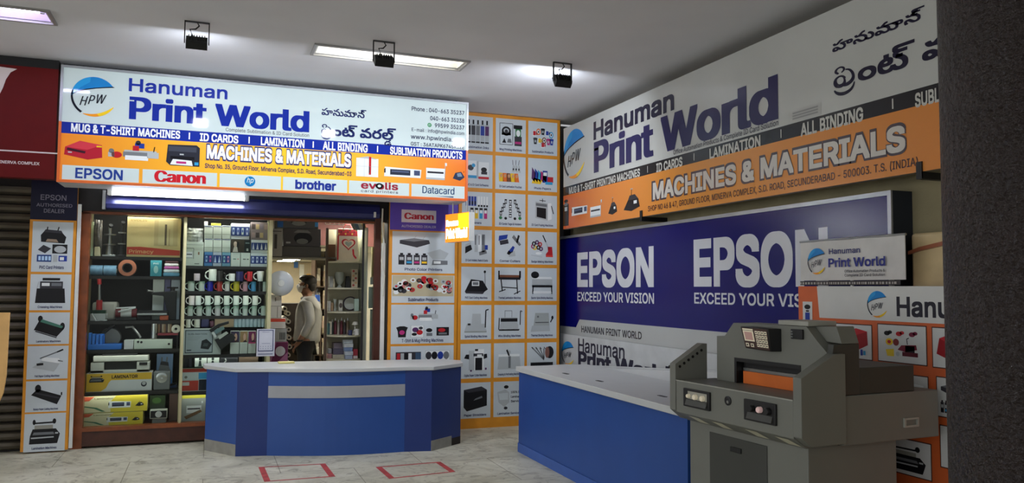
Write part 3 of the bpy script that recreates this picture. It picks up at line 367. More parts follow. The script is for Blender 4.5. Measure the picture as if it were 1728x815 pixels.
def glyph(ch, bx=0.0, by=0.0):
    key = (ch, round(bx, 4), round(by, 4))
    if key in _TRI: return _TRI[key]
    adv, cs = GL[ch]
    offs = [(0, 0)]
    if len(ch) > 1: bx = by = 0.0
    if bx and by: offs = [(0, 0)] + [(bx * i, by * j) for i in (-1, 0, 1) for j in (-1, 0, 1) if i or j]
    elif bx: offs = [(-bx, 0), (-bx / 2, 0), (0, 0), (bx / 2, 0), (bx, 0)]
    elif by: offs = [(0, -by), (0, 0), (0, by)]
    if max(bx, by) > 0.02 and bx and by: offs += [(bx * .5 * math.cos(a), by * .5 * math.sin(a)) for a in [PI / 2 * k for k in range(4)]]
    V, T = fill([[(x + ox, y + oy) for x, y in c] for c in cs for ox, oy in offs])
    xs = [p[0] for c in cs for p in c]
    _TRI[key] = (adv, V, T, min(xs), max(xs))
    return _TRI[key]
CAP = 0.5087
def put(sh, ops, u0, v0, sx, sy, col, lay, bx=0.0, by=0.0, shear=0.0):
    m = col if isinstance(col, bpy.types.Material) else ink(col, sh.k)
    k = sh.mb.mid(m)
    for ch, gx, gy, gs in ops:
        adv, V, T, a, b = glyph(ch, bx, by)
        n = len(sh.mb.v)
        for x, y in V:
            X, Y = gx + x * gs, gy + y * gs
            sh.mb.v.append(sh.pl.p3(u0 + (X + Y * shear) * sx, v0 + Y * sy, sh.base + lay * LAY))
        for t in T: sh.mb.f.append((n + t[0], n + t[1], n + t[2])); sh.mb.mi.append(k)
def layout(s, track=0.0):
    x = 0.0; ops = []
    for ch in s:
        if ch == ' ': x += 0.2 + track; continue
        ops.append((ch, x, 0.0, 1.0)); x += glyph(ch)[0] + track
    lo = min(o[1] + glyph(o[0])[3] for o in ops); hi = max(o[1] + glyph(o[0])[4] for o in ops)
    return [(c, x - lo, y, g) for c, x, y, g in ops], hi - lo
def text(sh, s, u0, v0, wd, cap, col, lay=2, b=0.0, by=None, shear=0.0, track=0.0, center=False):
    ops, W = layout(s, track)
    by = b if by is None else by
    sy = cap / CAP
    sx = (wd / (W + 2 * b)) if wd else sy
    if center: u0 -= (W + 2 * b) * sx / 2
    put(sh, ops, u0 + b * sx, v0, sx, sy, col, lay, b, by, shear)
def pxtext(sh, s, x0, y0, x1, y1, ytop, col, lay=2, b=0.0, **k):   # baseline (x0,y0)-(x1,y1), ytop = cap top above x0
    a = sh.pl.uv(x0, y0); c = sh.pl.uv(x1, y1); t = sh.pl.uv(x0, ytop)
    v = (a[1] + c[1]) / 2
    text(sh, s, a[0], v, c[0] - a[0], t[1] - a[1], col, lay, b, **k)
def telugu(sh, which, u0, v0, wd, ht, col, lay=2, b=0.018):
    if which == 1: seq = [('హ', 0), ('న', 0), ('ు', -0.02), ('మ', 0), ('ా', -0.06), ('న', 0.02), ('్', 0)]
    else: seq = [('pri', 0), ('ం', 0), ('ట', 0), ('్', 0), (' ', 0), ('వ', 0), ('ర', 0), ('ల', 0), ('్', 0)]
    x = 0.0; ops = []; xp = xl = 0
    for ch, dx in seq:
        if ch == ' ': x += 0.22; continue
        x += dx
        if ch == 'ల': xl = x
        ops.append((ch, x, 0.0, 1.0)); x += glyph(ch)[0]
    if which == 2: ops.append(('డ', xl + 0.12, -0.34, 0.58))
    lo = min(o[1] + glyph(o[0])[3] * o[3] for o in ops); hi = max(o[1] + glyph(o[0])[4] * o[3] for o in ops)
    sx = wd / (hi - lo + 2 * b); sy = ht / 0.62
    put(sh, [(c, X - lo + b, y, g) for c, X, y, g in ops], u0, v0, sx, sy, col, lay, b, b)
def logo(sh, cu, cv, ru, rv, lay=2, ring=(20, 24, 40)):
    """globe emblem: blue cap above, yellow crescent below, slanted letters across"""
    BL, DB, YE, ORG = (28, 128, 200), (16, 60, 130), (240, 200, 40), (235, 150, 40)
    n = 20
    def arc(a0, a1, k=1.0, off=(0, 0)): return [(cu + ru * k * math.cos(a0 + (a1 - a0) * i / n) + off[0] * ru, cv + rv * k * math.sin(a0 + (a1 - a0) * i / n) + off[1] * rv) for i in range(n + 1)]
    top = arc(math.radians(35), math.radians(182))
    under = [(cu + ru * (-1.0 + 1.82 * t), cv + rv * (-0.02 + 1.02 * t ** 0.62 - 0.42 * t)) for t in [i / n for i in range(n + 1)]]
    sh.poly(top + under[1:-1], BL, lay)
    sh.poly(arc(math.radians(100), math.radians(182))[::1] + [(cu - ru * 0.62, cv + rv * 0.42), (cu - ru * 0.2, cv + rv * 0.72)][::1], (40, 150, 215), lay + 1)
    # dark edge sweeping down the side
    o = arc(math.radians(165), math.radians(236), 1.02); i_ = arc(math.radians(236), math.radians(165), 0.98, (0.045, 0.045))
    sh.poly(o + i_, ring, lay + 1)
    up = [(cu + ru * (-1.0 + 1.9 * t), cv + rv * (-0.06 + 1.02 * t ** 0.62 - 0.42 * t)) for t in [i / n for i in range(n + 1)]]
    sh.poly(under + up[::-1], ring, lay + 1)
    a = arc(math.radians(242), math.radians(330)); b = [(cu + ru * (-0.46 + 1.34 * t), cv + rv * (-0.86 - 0.05 * math.sin(PI * t) + 0.42 * t ** 2.2)) for t in [i / n for i in range(n + 1)]]
    sh.poly(a + b[::-1], ORG, lay)
    a = arc(math.radians(285), math.radians(330)); b2 = b[9:]
    sh.poly(a + b2[::-1], YE, lay + 1)
    ops, W = layout('HPW', 0.04)
    s = ru * 1.02 / W
    ops = [(c, x, 0.16 * x, g) for c, x, y, g in ops]
    put(sh, ops, cu - ru * 0.62, cv - rv * 0.46, s, rv * 0.46 / CAP, ring, lay + 2, 0.012, 0.0, 0.36)

# ================================================================== large structure
CZ = 3.66
m_ceil = mat('ceiling_paint', (220, 221, 224), 0.9, noise=0.05, scale=1.2)
m_floor = None
def floor_mat():
    m = bpy.data.materials.new('stained_marble'); m.use_nodes = True; nt = m.node_tree; b = nt.nodes['Principled BSDF']
    tc = nt.nodes.new('ShaderNodeTexCoord')
    def noise(sc, det, rough=0.55, dist=0.0):
        n = nt.nodes.new('ShaderNodeTexNoise'); n.inputs['Scale'].default_value = sc; n.inputs['Detail'].default_value = det
        n.inputs['Roughness'].default_value = rough; n.inputs['Distortion'].default_value = dist
        nt.links.new(tc.outputs['Object'], n.inputs['Vector']); return n
    def ramp(src, stops):
        r = nt.nodes.new('ShaderNodeValToRGB'); nt.links.new(src.outputs['Fac'], r.inputs[0])
        r.color_ramp.elements[0].position, r.color_ramp.elements[0].color = stops[0][0], rgb(*stops[0][1])
        r.color_ramp.elements[1].position, r.color_ramp.elements[1].color = stops[1][0], rgb(*stops[1][1])
        for p, c in stops[2:]:
            e = r.color_ramp.elements.new(p); e.color = rgb(*c)
        return r
    a = ramp(noise(1.6, 8, 0.62, 1.2), [(0.30, (170, 166, 146)), (0.70, (214, 211, 192)), (0.5, (198, 194, 174))])
    v = ramp(noise(5.0, 10, 0.7, 2.0), [(0.36, (120, 108, 90)), (0.48, (255, 255, 255))])
    mx = nt.nodes.new('ShaderNodeMix'); mx.data_type = 'RGBA'; mx.blend_type = 'MULTIPLY'; mx.inputs['Factor'].default_value = 0.55
    nt.links.new(a.outputs[0], mx.inputs['A']); nt.links.new(v.outputs[0], mx.inputs['B'])
    bk = nt.nodes.new('ShaderNodeTexBrick'); bk.inputs['Scale'].default_value = 1.0; bk.inputs['Mortar Size'].default_value = 0.004
    bk.inputs['Brick Width'].default_value = 1.25; bk.inputs['Row Height'].default_value = 0.9
    bk.inputs['Color1'].default_value = (1, 1, 1, 1); bk.inputs['Color2'].default_value = (0.93, 0.93, 0.91, 1); bk.inputs['Mortar'].default_value = (0.45, 0.42, 0.36, 1)
    nt.links.new(tc.outputs['Object'], bk.inputs['Vector'])
    m2 = nt.nodes.new('ShaderNodeMix'); m2.data_type = 'RGBA'; m2.blend_type = 'MULTIPLY'; m2.inputs['Factor'].default_value = 1.0
    nt.links.new(mx.outputs['Result'], m2.inputs['A']); nt.links.new(bk.outputs['Color'], m2.inputs['B'])
    nt.links.new(m2.outputs['Result'], b.inputs['Base Color'])
    b.inputs['Roughness'].default_value = 0.42; b.inputs['Specular IOR Level'].default_value = 0.35
    return m
m_floor = floor_mat()
m_wallr = mat('bare_plaster', (150, 140, 108), 0.9, noise=0.18, scale=2.5, bump=0.15)
m_dark = mat('soot_black_board', (20, 18, 18), 0.7, noise=0.2)
m_black = mat('black_paint', (16, 16, 17), 0.5)
m_wood = mat('varnished_wood', (128, 66, 30), 0.35, noise=0.25, scale=9)
m_wood_d = mat('dark_wood', (70, 34, 22), 0.4, noise=0.25, scale=9)
m_cream = mat('cream_post_paint', (188, 182, 140), 0.5)
m_white = mat('white_plastic', (214, 216, 212), 0.4)
m_offw = mat('aged_white_plastic', (196, 198, 186), 0.45)
m_grey = mat('mid_grey_plastic', (120, 122, 120), 0.45)
m_steel = mat('brushed_steel', (170, 172, 172), 0.3, metal=0.9)
m_glass = glass_mat('clear_glass')

b = MB(); b.box(-8, 9, -6, 18.4, -0.2, 0, m_floor); struct(b, 'floor')
FX = ((.80, 2.145, 6.79, 7.08), (-2.55, -1.19, 6.72, 7.03))      # recesses of the two trough lights
b = MB()
for (x0, x1, y0, y1) in ((-8, 4.45, -2.0, 6.72), (-8, 4.45, 7.08, 9.0), (-8, -2.55, 6.72, 7.08), (-1.19, .80, 6.72, 7.08), (2.145, 4.45, 6.72, 7.08), (-2.55, -1.19, 7.03, 7.08), (.80, 2.145, 6.72, 6.79)): b.box(x0, x1, y0, y1, CZ, CZ + 0.2, m_ceil)
b.box(-2.6, 2.2, 6.7, 7.1, CZ + 0.2, CZ + 0.22, m_ceil)
struct(b, 'ceiling')
b = MB(); b.box(4.25, 4.45, -6.0, 9.2, 0, CZ, m_wallr); struct(b, 'wall_right')
b = MB(); b.box(3.95, 4.25, 9.1, 9.2, 0, CZ, m_dark); b.box(2.3, 3.98, 8.81, 9.2, 0, CZ, m_dark); struct(b, 'wall_back')
b = MB()                                             # header over the shop opening and the neighbour's
b.box(-1.36, 2.3, 8.86, 9.0, 2.345, CZ, m_dark); b.box(-1.36, -1.19, 8.93, 9.3, 0, 2.36, m_dark)
b.box(1.86, 2.3, 8.81, 9.0, 0, 2.36, m_dark)
struct(b, 'wall_front')
b = MB(); b.box(-1.32, 2.5, 8.3, 8.86, 3.62, CZ - 0.001, m_black); b.box(-8, -1.34, 8.2, 8.86, 3.56, CZ - 0.001, m_black); struct(b, 'trim_1')
# neighbour's rolling shutter
m_shut = mat('galvanised_shutter', (92, 86, 74), 0.5, metal=0.3, noise=0.25, scale=4)
b = MB(); z = 0.02
prof = []
b.box(-8, -1.38, 8.98, 9.05, 0, 2.7, m_dark)
while z < 2.5:
    b.prism([(8.96, z), (8.915, z + 0.02), (8.90, z + 0.045), (8.915, z + 0.07), (8.96, z + 0.082)], -4.0, -1.62, 'x', m_shut); z += 0.088
tag(b.build('rolling_shutter'), 'closed ribbed metal rolling shutter under the red shop sign', 'shutter')
# shop interior
m_in = mat('interior_paint', (196, 190, 170), 0.8, noise=0.08)
m_inw = mat('interior_warm_paint', (190, 176, 148), 0.8, noise=0.15, scale=3)
b = MB(); b.box(-1.42, -1.24, 9.0, 18.0, 0, 2.6, m_in); struct(b, 'wall_left')
b = MB(); b.box(2.30, 2.42, 9.2, 18.0, 0, 2.6, m_in); struct(b, 'wall_side')
b = MB(); b.box(-1.42, 2.42, 18.0, 18.15, 0, 2.6, m_inw); struct(b, 'wall_rear')
b = MB(); b.box(-1.42, 2.42, 10.35, 18.0, 2.14, 2.24, m_in); b.box(-1.42, 2.42, 9.0, 10.35, 2.50, 2.6, m_in); b.box(-1.42, 2.42, 10.30, 10.35, 2.14, 2.5, m_in)
struct(b, 'ceiling_shop')
# window joinery: frame, centre post, jamb
b = MB()
zt = PY(230, 362, 8.95).z
b.box(-1.19, 1.80, 8.90, 9.0, zt - 0.01, zt + 0.05, m_wood)
xl0, xl1 = PY(127, 560, 8.95).x, PY(146, 560, 8.95).x
b.box(xl0, xl1, 8.90, 9.0, 0.0, zt, m_wood)
zb = 0.165
b.box(xl1, 0.62, 8.90, 9.0, 0.02, zb, m_wood_d); b.box(xl1, 0.62, 8.885, 9.0, zb, zb + 0.035, m_wood)
xp0, xp1 = PY(305.5, 560, 8.95).x, PY(310, 560, 8.95).x
xq0, xq1 = PY(452, 480, 8.95).x, PY(458, 480, 8.95).x
o = b.build('window_1'); o['kind'] = 'structure'
b = MB(); b.box(xp0, xp1, 8.93, 8.985, zb + 0.035, zt - 0.01, m_cream); b.box(xq0, xq1, 8.93, 8.985, zb + 0.035, zt - 0.01, m_cream)
o2 = b.build('window_frame', parent=o)
b = MB(); b.box(xl1 + 0.004, xp0 - 0.002, 8.955, 8.959, zb + 0.036, zt - 0.012, m_glass); b.build('pane', parent=o)
b = MB(); b.box(xp1 + 0.002, xq0 - 0.002, 8.955, 8.959, zb + 0.036, zt - 0.012, m_glass); b.build('pane', parent=o)
b = MB()
xj0, xj1 = PY(629, 500, 8.92).x, PY(639, 500, 8.92).x
b.box(xj0, xj1, 8.84, 8.92, 0, 2.38, m_wood_d); b.box(xj1 + 0.005, xj1 + 0.05, 8.83, 8.85, 0, 2.1, m_white)
struct(b, 'trim_2')
b = MB(); b.box(PY(610, 500, 8.97).x, PY(613, 500, 8.97).x, 8.95, 8.99, 0, 2.36, m_black); struct(b, 'trim_3')
b = MB(); xw = PY(137, 345, 8.82).x; b.box(xw - 0.025, xw + 0.005, 8.80, 8.83, 0.03, PY(137, 345, 8.82).z, m_white); struct(b, 'trim_4')

# round textured pillar close to the camera
def pillar_mat():
    m = mat('rough_brown_texture_coat', (38, 25, 24), 0.34, noise=0.15, scale=8, spec=0.65)
    nt = m.node_tree; bs = nt.nodes['Principled BSDF']
    tc = nt.nodes.new('ShaderNodeTexCoord'); vo = nt.nodes.new('ShaderNodeTexNoise'); vo.inputs['Scale'].default_value = 62; vo.inputs['Detail'].default_value = 3
    nt.links.new(tc.outputs['Object'], vo.inputs['Vector'])
    bp = nt.nodes.new('ShaderNodeBump'); bp.inputs['Strength'].default_value = 1.0; bp.inputs['Distance'].default_value = 0.06
    nt.links.new(vo.outputs['Fac'], bp.inputs['Height']); nt.links.new(bp.outputs['Normal'], bs.inputs['Normal'])
    return m
mp = pillar_mat()
b = MB()
e = ray(1591, 440); e = Vector((e.x, e.y, 0)).normalized()
R = 0.30; dist = 2.55
n_ = Vector((e.y, -e.x, 0)); cpil = e * dist + n_ * R
b.lathe([(R, 0), (R, CZ)], (cpil.x, cpil.y, 0), mp, n=64)
o = struct(b, 'pillar', smooth=True)
# plaster pilaster beyond the blue box, wrapped in cream film with a copper ribbon
m_film = mat('cream_film', (206, 184, 140), 0.35, noise=0.12)
m_rib = mat('copper_ribbon', (150, 88, 62), 0.3, noise=0.2)
p0, p1 = PX(1551, 420, 4.17), PX(1600, 420, 4.17)
b = MB(); b.box(4.10, 4.249, p1.y - 0.2, p0.y, 0.9, PX(1570, 392, 4.12).z, m_film)
pw = b.build('wrapped_panel', bevel=0.02); tag(pw, 'cream film wrapped panel tied with a copper ribbon beside the blue board', 'panel')
b = MB(); zr = PX(1560, 422, 4.12).z
b.prism([(-p0.y - 0.004, zr - 0.025), (-p0.y + 0.08, zr - 0.005), (-p0.y + 0.25, zr + 0.02), (-p0.y + 0.25, zr + 0.045), (-p0.y + 0.08, zr + 0.018), (-p0.y - 0.004, zr - 0.005)], 4.08, 4.099, 'x', m_rib)
b.v = [(x, -y, z) for x, y, z in b.v]
b.build('ribbon', parent=pw)

# ================================================================== pictograms printed on posters and cartons
class Ic:
    """a little picture in a unit box (x right, y up) mapped onto part of a sheet"""
    def __init__(s, sh, u0, v0, u1, v1, lay=3): s.sh, s.u0, s.v0, s.du, s.dv, s.l = sh, u0, v0, u1 - u0, v1 - v0, lay
    def T(s, p): return (s.u0 + p[0] * s.du, s.v0 + p[1] * s.dv)
    def p(s, c, *pts, l=0): s.sh.poly([s.T(q) for q in pts], c, s.l + l)
    def r(s, c, x0, y0, x1, y1, l=0): s.p(c, (x0, y0), (x1, y0), (x1, y1), (x0, y1), l=l)
    def e(s, c, x, y, rx, ry, l=0, a0=0, a1=2 * PI): s.sh.ell(s.u0 + x * s.du, s.v0 + y * s.dv, rx * s.du, ry * s.dv, c, s.l + l, 18, a0, a1)
    def ln(s, c, w, *pts, l=0): s.sh.strip([s.T(q) for q in pts], w * s.dv, c, s.l + l)
K, D, G_, LG, W_ = (22, 22, 26), (52, 52, 58), (110, 114, 118), (176, 182, 184), (226, 230, 230)
RD, BL_, YL, GN, MG, CYN, OR_, BR, PP = (186, 36, 44), (34, 60, 150), (232, 190, 40), (50, 120, 70), (180, 50, 120), (50, 150, 200), (224, 110, 40), (120, 74, 50), (84, 44, 96)
def ic_bottles(i, cols=(K, D, G_, BL_, PP), cap=K):
    n = len(cols)
    for k, c in enumerate(cols):
        x = (k + 0.5) / n; h = 0.42 / n
        i.r(LG, x - h, 0.02, x + h, 0.8); i.r(c, x - h, 0.35, x + h, 0.74, 1); i.e(c, x, 0.55, h * .6, 0.1, 2); i.r(cap, x - h * 0.45, 0.8, x + h * 0.45, 0.98); i.r(cap, x - h, 0.02, x + h, 0.08, 1)
def ic_mugpress(i):
    i.ln(K, 0.02, (0.02, 0.05), (0.02, 0.95), (0.58, 0.95), (0.58, 0.05), (0.02, 0.05))
    i.e(K, 0.3, 0.62, 0.2, 0.2); i.e(LG, 0.3, 0.64, 0.12, 0.1, 1); i.e(D, 0.3, 0.6, 0.07, 0.09, 2); i.r(K, 0.1, 0.45, 0.5, 0.55); i.p(K, (0.12, 0.12), (0.22, 0.32), (0.3, 0.12)); i.p(G_, (0.34, 0.14), (0.54, 0.14), (0.5, 0.3), (0.38, 0.3))
    i.r(D, 0.66, 0.02, 0.98, 0.42); i.r(K, 0.62, 0.74, 1, 0.9); i.r(GN, 0.7, 0.42, 0.94, 0.76); i.e(W_, 0.82, 0.56, 0.09, 0.14, 1); i.r(MG, 0.68, 0.1, 0.95, 0.2, 1)
def ic_goods(i):
    for (x, y, c, k) in ((0.12, .62, RD, 0), (.3, .7, OR_, 1), (.5, .72, K, 2), (.7, .66, BL_, 0), (.88, .6, CYN, 1), (.16, .3, D, 2), (.36, .32, YL, 0), (.56, .34, BR, 1), (.76, .3, MG, 2), (.5, .14, RD, 0), (.9, .3, BL_, 2)):
        if k == 0: i.r(W_, x - .08, y - .12, x + .08, y + .12); i.r(c, x - .06, y - .08, x + .06, y + .1, 1); i.e(c, x + .1, y, .03, .07)
        elif k == 1: i.e(c, x, y, .1, .14); i.e(W_, x, y, .06, .09, 1); i.e(D, x, y, .03, .05, 2)
        else: i.p(c, (x - .1, y + .12), (x - .04, y + .14), (x + .04, y + .14), (x + .1, y + .12), (x + .07, y), (x + .06, y - .14), (x - .06, y - .14), (x - .07, y)); i.r(LG, x - .03, y - .06, x + .03, y + .04, 1)
def ic_cartons(i, a=CYN, b=RD):
    i.r(W_, 0.0, 0.12, 0.46, 0.86); i.r(a, 0.0, 0.12, 0.46, 0.24, 1); i.e(D, 0.2, 0.56, 0.13, 0.12, 1); i.e(a, .32, .66, .08, .08, 2)
    i.r(W_, 0.54, 0.1, 1, 0.82); i.r(b, 0.54, 0.1, 1, 0.2, 1); i.e(K, 0.78, 0.5, 0.13, 0.1, 1); i.r(D, .66, .3, .92, .42, 1); i.r(LG, .46, .12, .54, .84)
def ic_pouches(i):
    for k in range(5): i.p((YL, OR_, BR, YL, OR_)[k], (k * .17, 0.05), (k * .17 + .2, 0.05), (k * .17 + .14, .42), (k * .17 - .02, .42)); i.e((200, 150, 110), k * .17 + .09, .3, .05, .08, 1)
    for k in range(3): i.p(LG, (.55 + k * .14, .5), (.66 + k * .14, .46), (.7 + k * .1, .74), (.6 + k * .12, .8)); i.ln(K, .02, (.6 + k * .12, .78), (.58 + k * .15, 1)); i.e(K, .62 + k * .12, .6, .03, .05, 1)
def ic_papers(i):
    for k, c in enumerate((PP, BL_, CYN, MG, OR_)): i.p(c, (k * .13, .25), (k * .13 + .14, .1), (k * .13 + .18, .5), (k * .13 + .02, .75 - k * .05))
    i.r(BL_, .5, .1, .72, .62); i.r(W_, .53, .4, .69, .55, 1); i.r(RD, .72, .12, .98, .36); i.r(CYN, .62, .02, .95, .14, 1); i.p(YL, (0, .05), (.4, .02), (.5, .2), (.1, .3))
def ic_toners(i):
    for k in range(4): i.r(BL_, k * .12, .55, k * .12 + .1, .95); i.r(K, k * .12 + .02, .6, k * .12 + .08, .75, 1); i.r(W_, .53 + k * .12, .52, .61 + k * .12, .96); i.r(K, .53 + k * .12, .52, .61 + k * .12, .6, 1)
    for k, c in enumerate((K, YL, CYN, MG)): i.r(c, .2 + k * .2, .02, .34 + k * .2, .44); i.r(W_, .22 + k * .2, .25, .32 + k * .2, .38, 1); i.r(K, .2 + k * .2, .38, .34 + k * .2, .47, 1)
def ic_holders(i):
    for sx in (-1, 1):
        for k in range(4): i.r(K, .5 + sx * (.2 + .07 * k) - .05, .7 - .17 * k, .5 + sx * (.2 + .07 * k) + .05, .9 - .17 * k); i.r(LG, .5 + sx * (.2 + .07 * k) - .03, .74 - .17 * k, .5 + sx * (.2 + .07 * k) + .03, .84 - .17 * k, 1)
    for k in range(4): i.r(D, .44, .12 + k * .2, .56, .28 + k * .2); i.r(W_, .46, .16 + k * .2, .54, .22 + k * .2, 1)
    for (x, y) in ((.08, .1), (.92, .1)): i.e(GN, x, y, .07, .07)
    for x in (.3, .7): i.e(K, x, .08, .06, .06)
def ic_fuser(i):
    i.p(LG, (.18, .15), (.74, .05), (.74, .8), (.18, .86)); i.p(W_, (.74, .05), (.92, .12), (.9, .82), (.74, .8)); i.p(K, (.24, .2), (.66, .12), (.66, .58), (.24, .62), l=1); i.p(G_, (.2, .68), (.7, .64), (.7, .76), (.2, .8), l=1)
    i.ln(K, .03, (.36, .92), (.64, .9)); i.ln(K, .03, (.5, .85), (.5, 1)); i.ln(K, .04, (.9, .7), (1, .35))
def ic_idset(i):
    i.p(K, (0, .12), (.3, .3), (.24, .5), (0, .4)); i.p(LG, (0, .4), (.24, .5), (.24, .62), (.0, .5))
    for k in range(3): i.r((LG, W_, G_)[k], .4 + k * .16, .2, .53 + k * .16, .95); i.r(D, .42 + k * .16, .5, .45 + k * .16, .9, 1)
    i.p(G_, (.62, .05), (.95, .15), (.9, .3), (.6, .2)); i.r(BL_, .85, .3, .98, .5)
def ic_corner(i):
    i.p(BL_, (0, .7), (.36, .8), (.4, .98), (.02, .92)); i.p(D, (.08, .52), (.44, .6), (.4, .78), (.04, .7)); i.p(G_, (.58, .86), (.66, .98), (.98, .56), (.9, .5)); i.p(K, (.84, .98), (.92, .94), (.82, .6), (.76, .66)); i.p(BL_, (.4, .22), (.62, .5), (.7, .44), (.6, .2)); i.p(LG, (.44, .02), (.74, .06), (.7, .3), (.5, .22)); i.p(K, (.36, .16), (.44, .3), (.56, .2), (.46, .1))
def ic_badge(i):
    for (x, y, c) in ((.12, .62, K), (.26, .68, PP), (.4, .6, RD), (.16, .44, YL), (.32, .46, K), (.44, .4, PP), (.08, .5, MG)): i.e(c, x, y, .09, .1); i.e(LG, x, y, .04, .05, 1)
    i.ln(K, .05, (.52, 1), (.66, .7)); i.ln(LG, .03, (.64, .74), (.8, .4)); i.p(RD, (.66, .05), (.98, .05), (.94, .5), (.74, .5), (.76, .3), (.66, .18)); i.p((220, 60, 50), (.66, .05), (.98, .05), (.97, .14), (.66, .14), l=1); i.ln(LG, .02, (0, .12), (.5, .04)); i.e(W_, .34, .2, .14, .06)
def ic_pvccut(i):
    i.p(K, (.0, .1), (.26, .62), (.78, .56), (1, .2), (.86, .1)); i.p(D, (0, .1), (.86, .1), (.78, .0), (.05, .02)); i.r(W_, .3, .34, .62, .54, 1); i.r(G_, .34, .38, .58, .5, 2); i.ln(G_, .03, (.88, .4), (.86, .92)); i.e(K, .86, .94, .05, .06)
def ic_hotroll(i):
    i.r(K, 0, .62, .96, .78); i.r(BR, .06, .72, .9, .82, 1); i.r(K, 0, .72, .06, 1); i.r(K, .9, .7, .98, 1); i.ln(K, .05, (.12, .62), (.18, .12)); i.ln(K, .05, (.8, .62), (.84, .02)); i.ln(K, .04, (.16, .3), (.83, .26)); i.ln(K, .04, (.04, .1), (.32, .2)); i.ln(K, .04, (.68, .0), (.96, .14))
def ic_espiral(i):
    i.e(K, .18, .84, .18, .15); i.r(LG, .05, .38, .96, .66); i.p(W_, (.05, .66), (.96, .66), (.9, .76), (.1, .76)); i.ln(K, .05, (.1, .38), (.08, .02)); i.ln(K, .05, (.92, .38), (.94, .02)); i.p(W_, (.02, .04), (.98, .04), (.9, .14), (.12, .14)); i.r(K, .05, .3, .96, .4)
def ic_spiral(i):
    i.p(LG, (0, .06), (.96, .06), (.86, .36), (.1, .36)); i.p((150, 156, 152), (0, .0), (.96, .0), (.96, .06), (0, .06)); i.p(LG, (.3, .36), (.72, .36), (.7, .78), (.34, .78)); i.r(K, .14, .3, .26, .38, 1); i.ln(K, .05, (.9, .2), (.92, .92), (1.04, .96))
def ic_wiro(i):
    i.r(LG, .08, .1, .88, .34); i.p(K, (.05, .06), (.9, .06), (.94, .12), (.05, .12)); i.r(LG, .12, .34, .84, .62); i.r(K, .12, .44, .84, .58, 1); i.ln(G_, .02, (.3, .62), (.3, .9), (.6, .9), (.6, .62)); i.ln(K, .04, (.04, .1), (.06, .6)); i.ln(K, .04, (.96, .3), (.97, .9)); i.ln(G_, .05, (.97, .9), (1.05, .86))
def ic_thermal(i):
    i.p(LG, (0, .0), (.86, .02), (.84, .26), (.06, .26)); i.p((166, 172, 170), (.12, .26), (.84, .26), (.8, .8), (.2, .8)); i.r(D, .2, .38, .8, .41, 1); i.r(G_, .28, .6, .36, .68, 1); i.ln(K, .05, (.88, .4), (.97, .56)); i.e(K, .97, .6, .05, .08)
def ic_digital(i):
    i.r(LG, .2, .05, .44, .86); i.r(W_, .44, .05, .86, .92); i.r(K, .48, .05, .78, .56, 1); i.r(D, .4, .62, .82, .74, 1); i.r(W_, .56, .6, .76, .7, 2); i.p(K, (0, .54), (.22, .5), (.22, .7), (.08, .7)); i.p(K, (.84, .5), (1, .56), (.98, .72), (.84, .7)); i.r(K, .46, .84, .6, .92, 1); i.e(PP, .3, .03, .04, .04); i.e(PP, .94, .1, .04, .05)
def ic_crease(i):
    i.p(LG, (.0, .05), (1, .05), (.94, .62), (.06, .62)); i.r(W_, .04, .58, .94, .68, 1); i.r(G_, .46, .1, .56, .6, 1); i.p(K, (.36, .84), (.42, .88), (.52, .62), (.46, .6), l=2); i.e(LG, .5, .76, .06, .08, 1)
def ic_wires(i):
    for k in range(4): i.ln(G_, .05, (.05 + k * .18, .95 - k * .02), (.6, .4 + k * .03)); i.ln(K, .03, (.05 + k * .18, .95), (.12 + k * .18, .86), l=1)
    i.e(K, .85, .72, .18, .26); i.e((130, 90, 80), .74, .72, .1, .24, 1); i.r(K, 0, 0, 1, .3); i.ln(D, .03, (0, .1), (1, .22), l=1)
def ic_shred(i):
    i.p(K, (.0, .16), (.14, .0), (1, .2), (1, .82), (.76, .98), (0, .86)); i.p(D, (.0, .86), (.76, .98), (1, .84), (.2, .74), l=1); i.p(G_, (.42, .42), (.8, .52), (.78, .6), (.5, .5), l=2)
def ic_lamserv(i):
    i.p(LG, (.0, .72), (.34, .82), (.5, .7), (.52, .3), (.3, .1), (.06, .3)); i.e(K, .38, .92, .1, .07); i.e(D, .36, .06, .08, .06); i.p((196, 204, 206), (.05, .66), (.46, .68), (.46, .4), (.1, .4), l=1)
def ic_printer(i, c=K):
    i.p(c, (.02, .1), (.94, .02), (1, .4), (.86, .62), (.1, .68), (0, .5)); i.p(D, (.1, .68), (.86, .62), (.8, .78), (.18, .84)); i.p((150, 130, 110), (.2, .12), (.7, .08), (.62, .26), (.26, .28), l=1); i.ln(c, .06, (.24, .8), (.26, 1)); i.ln(c, .06, (.66, .78), (.7, 1))
def ic_cardset(i):
    ic_printer(Ic(i.sh, i.u0 + .1 * i.du, i.v0 + .52 * i.dv, i.u0 + .95 * i.du, i.v0 + i.dv, i.l))
    i.p(D, (.02, .34), (.26, .24), (.46, .38), (.2, .48)); i.r(K, .5, .24, 1, .5); i.e(LG, .76, .36, .2, .1, 1)
    i.r((30, 60, 120), 0, .0, .48, .2); 
    for k in range(4): i.r((180, 210, 240), .05 + .11 * k, .04, .13 + .11 * k, .16, 1)
    i.r(LG, .54, .0, .68, .2); i.r(BL_, .72, .02, 1, .18); i.r(W_, .76, .05, .9, .14, 1)
def ic_creaser(i):
    i.p(K, (0, .0), (1, .0), (.96, .58), (.04, .58)); i.r(D, .14, .58, .9, .86); i.r(W_, .2, .68, .46, .8, 1); i.r(G_, .52, .68, .86, .8, 1); i.r(K, .22, .9, .8, 1); i.ln(LG, .03, (.05, .58), (.1, .85))
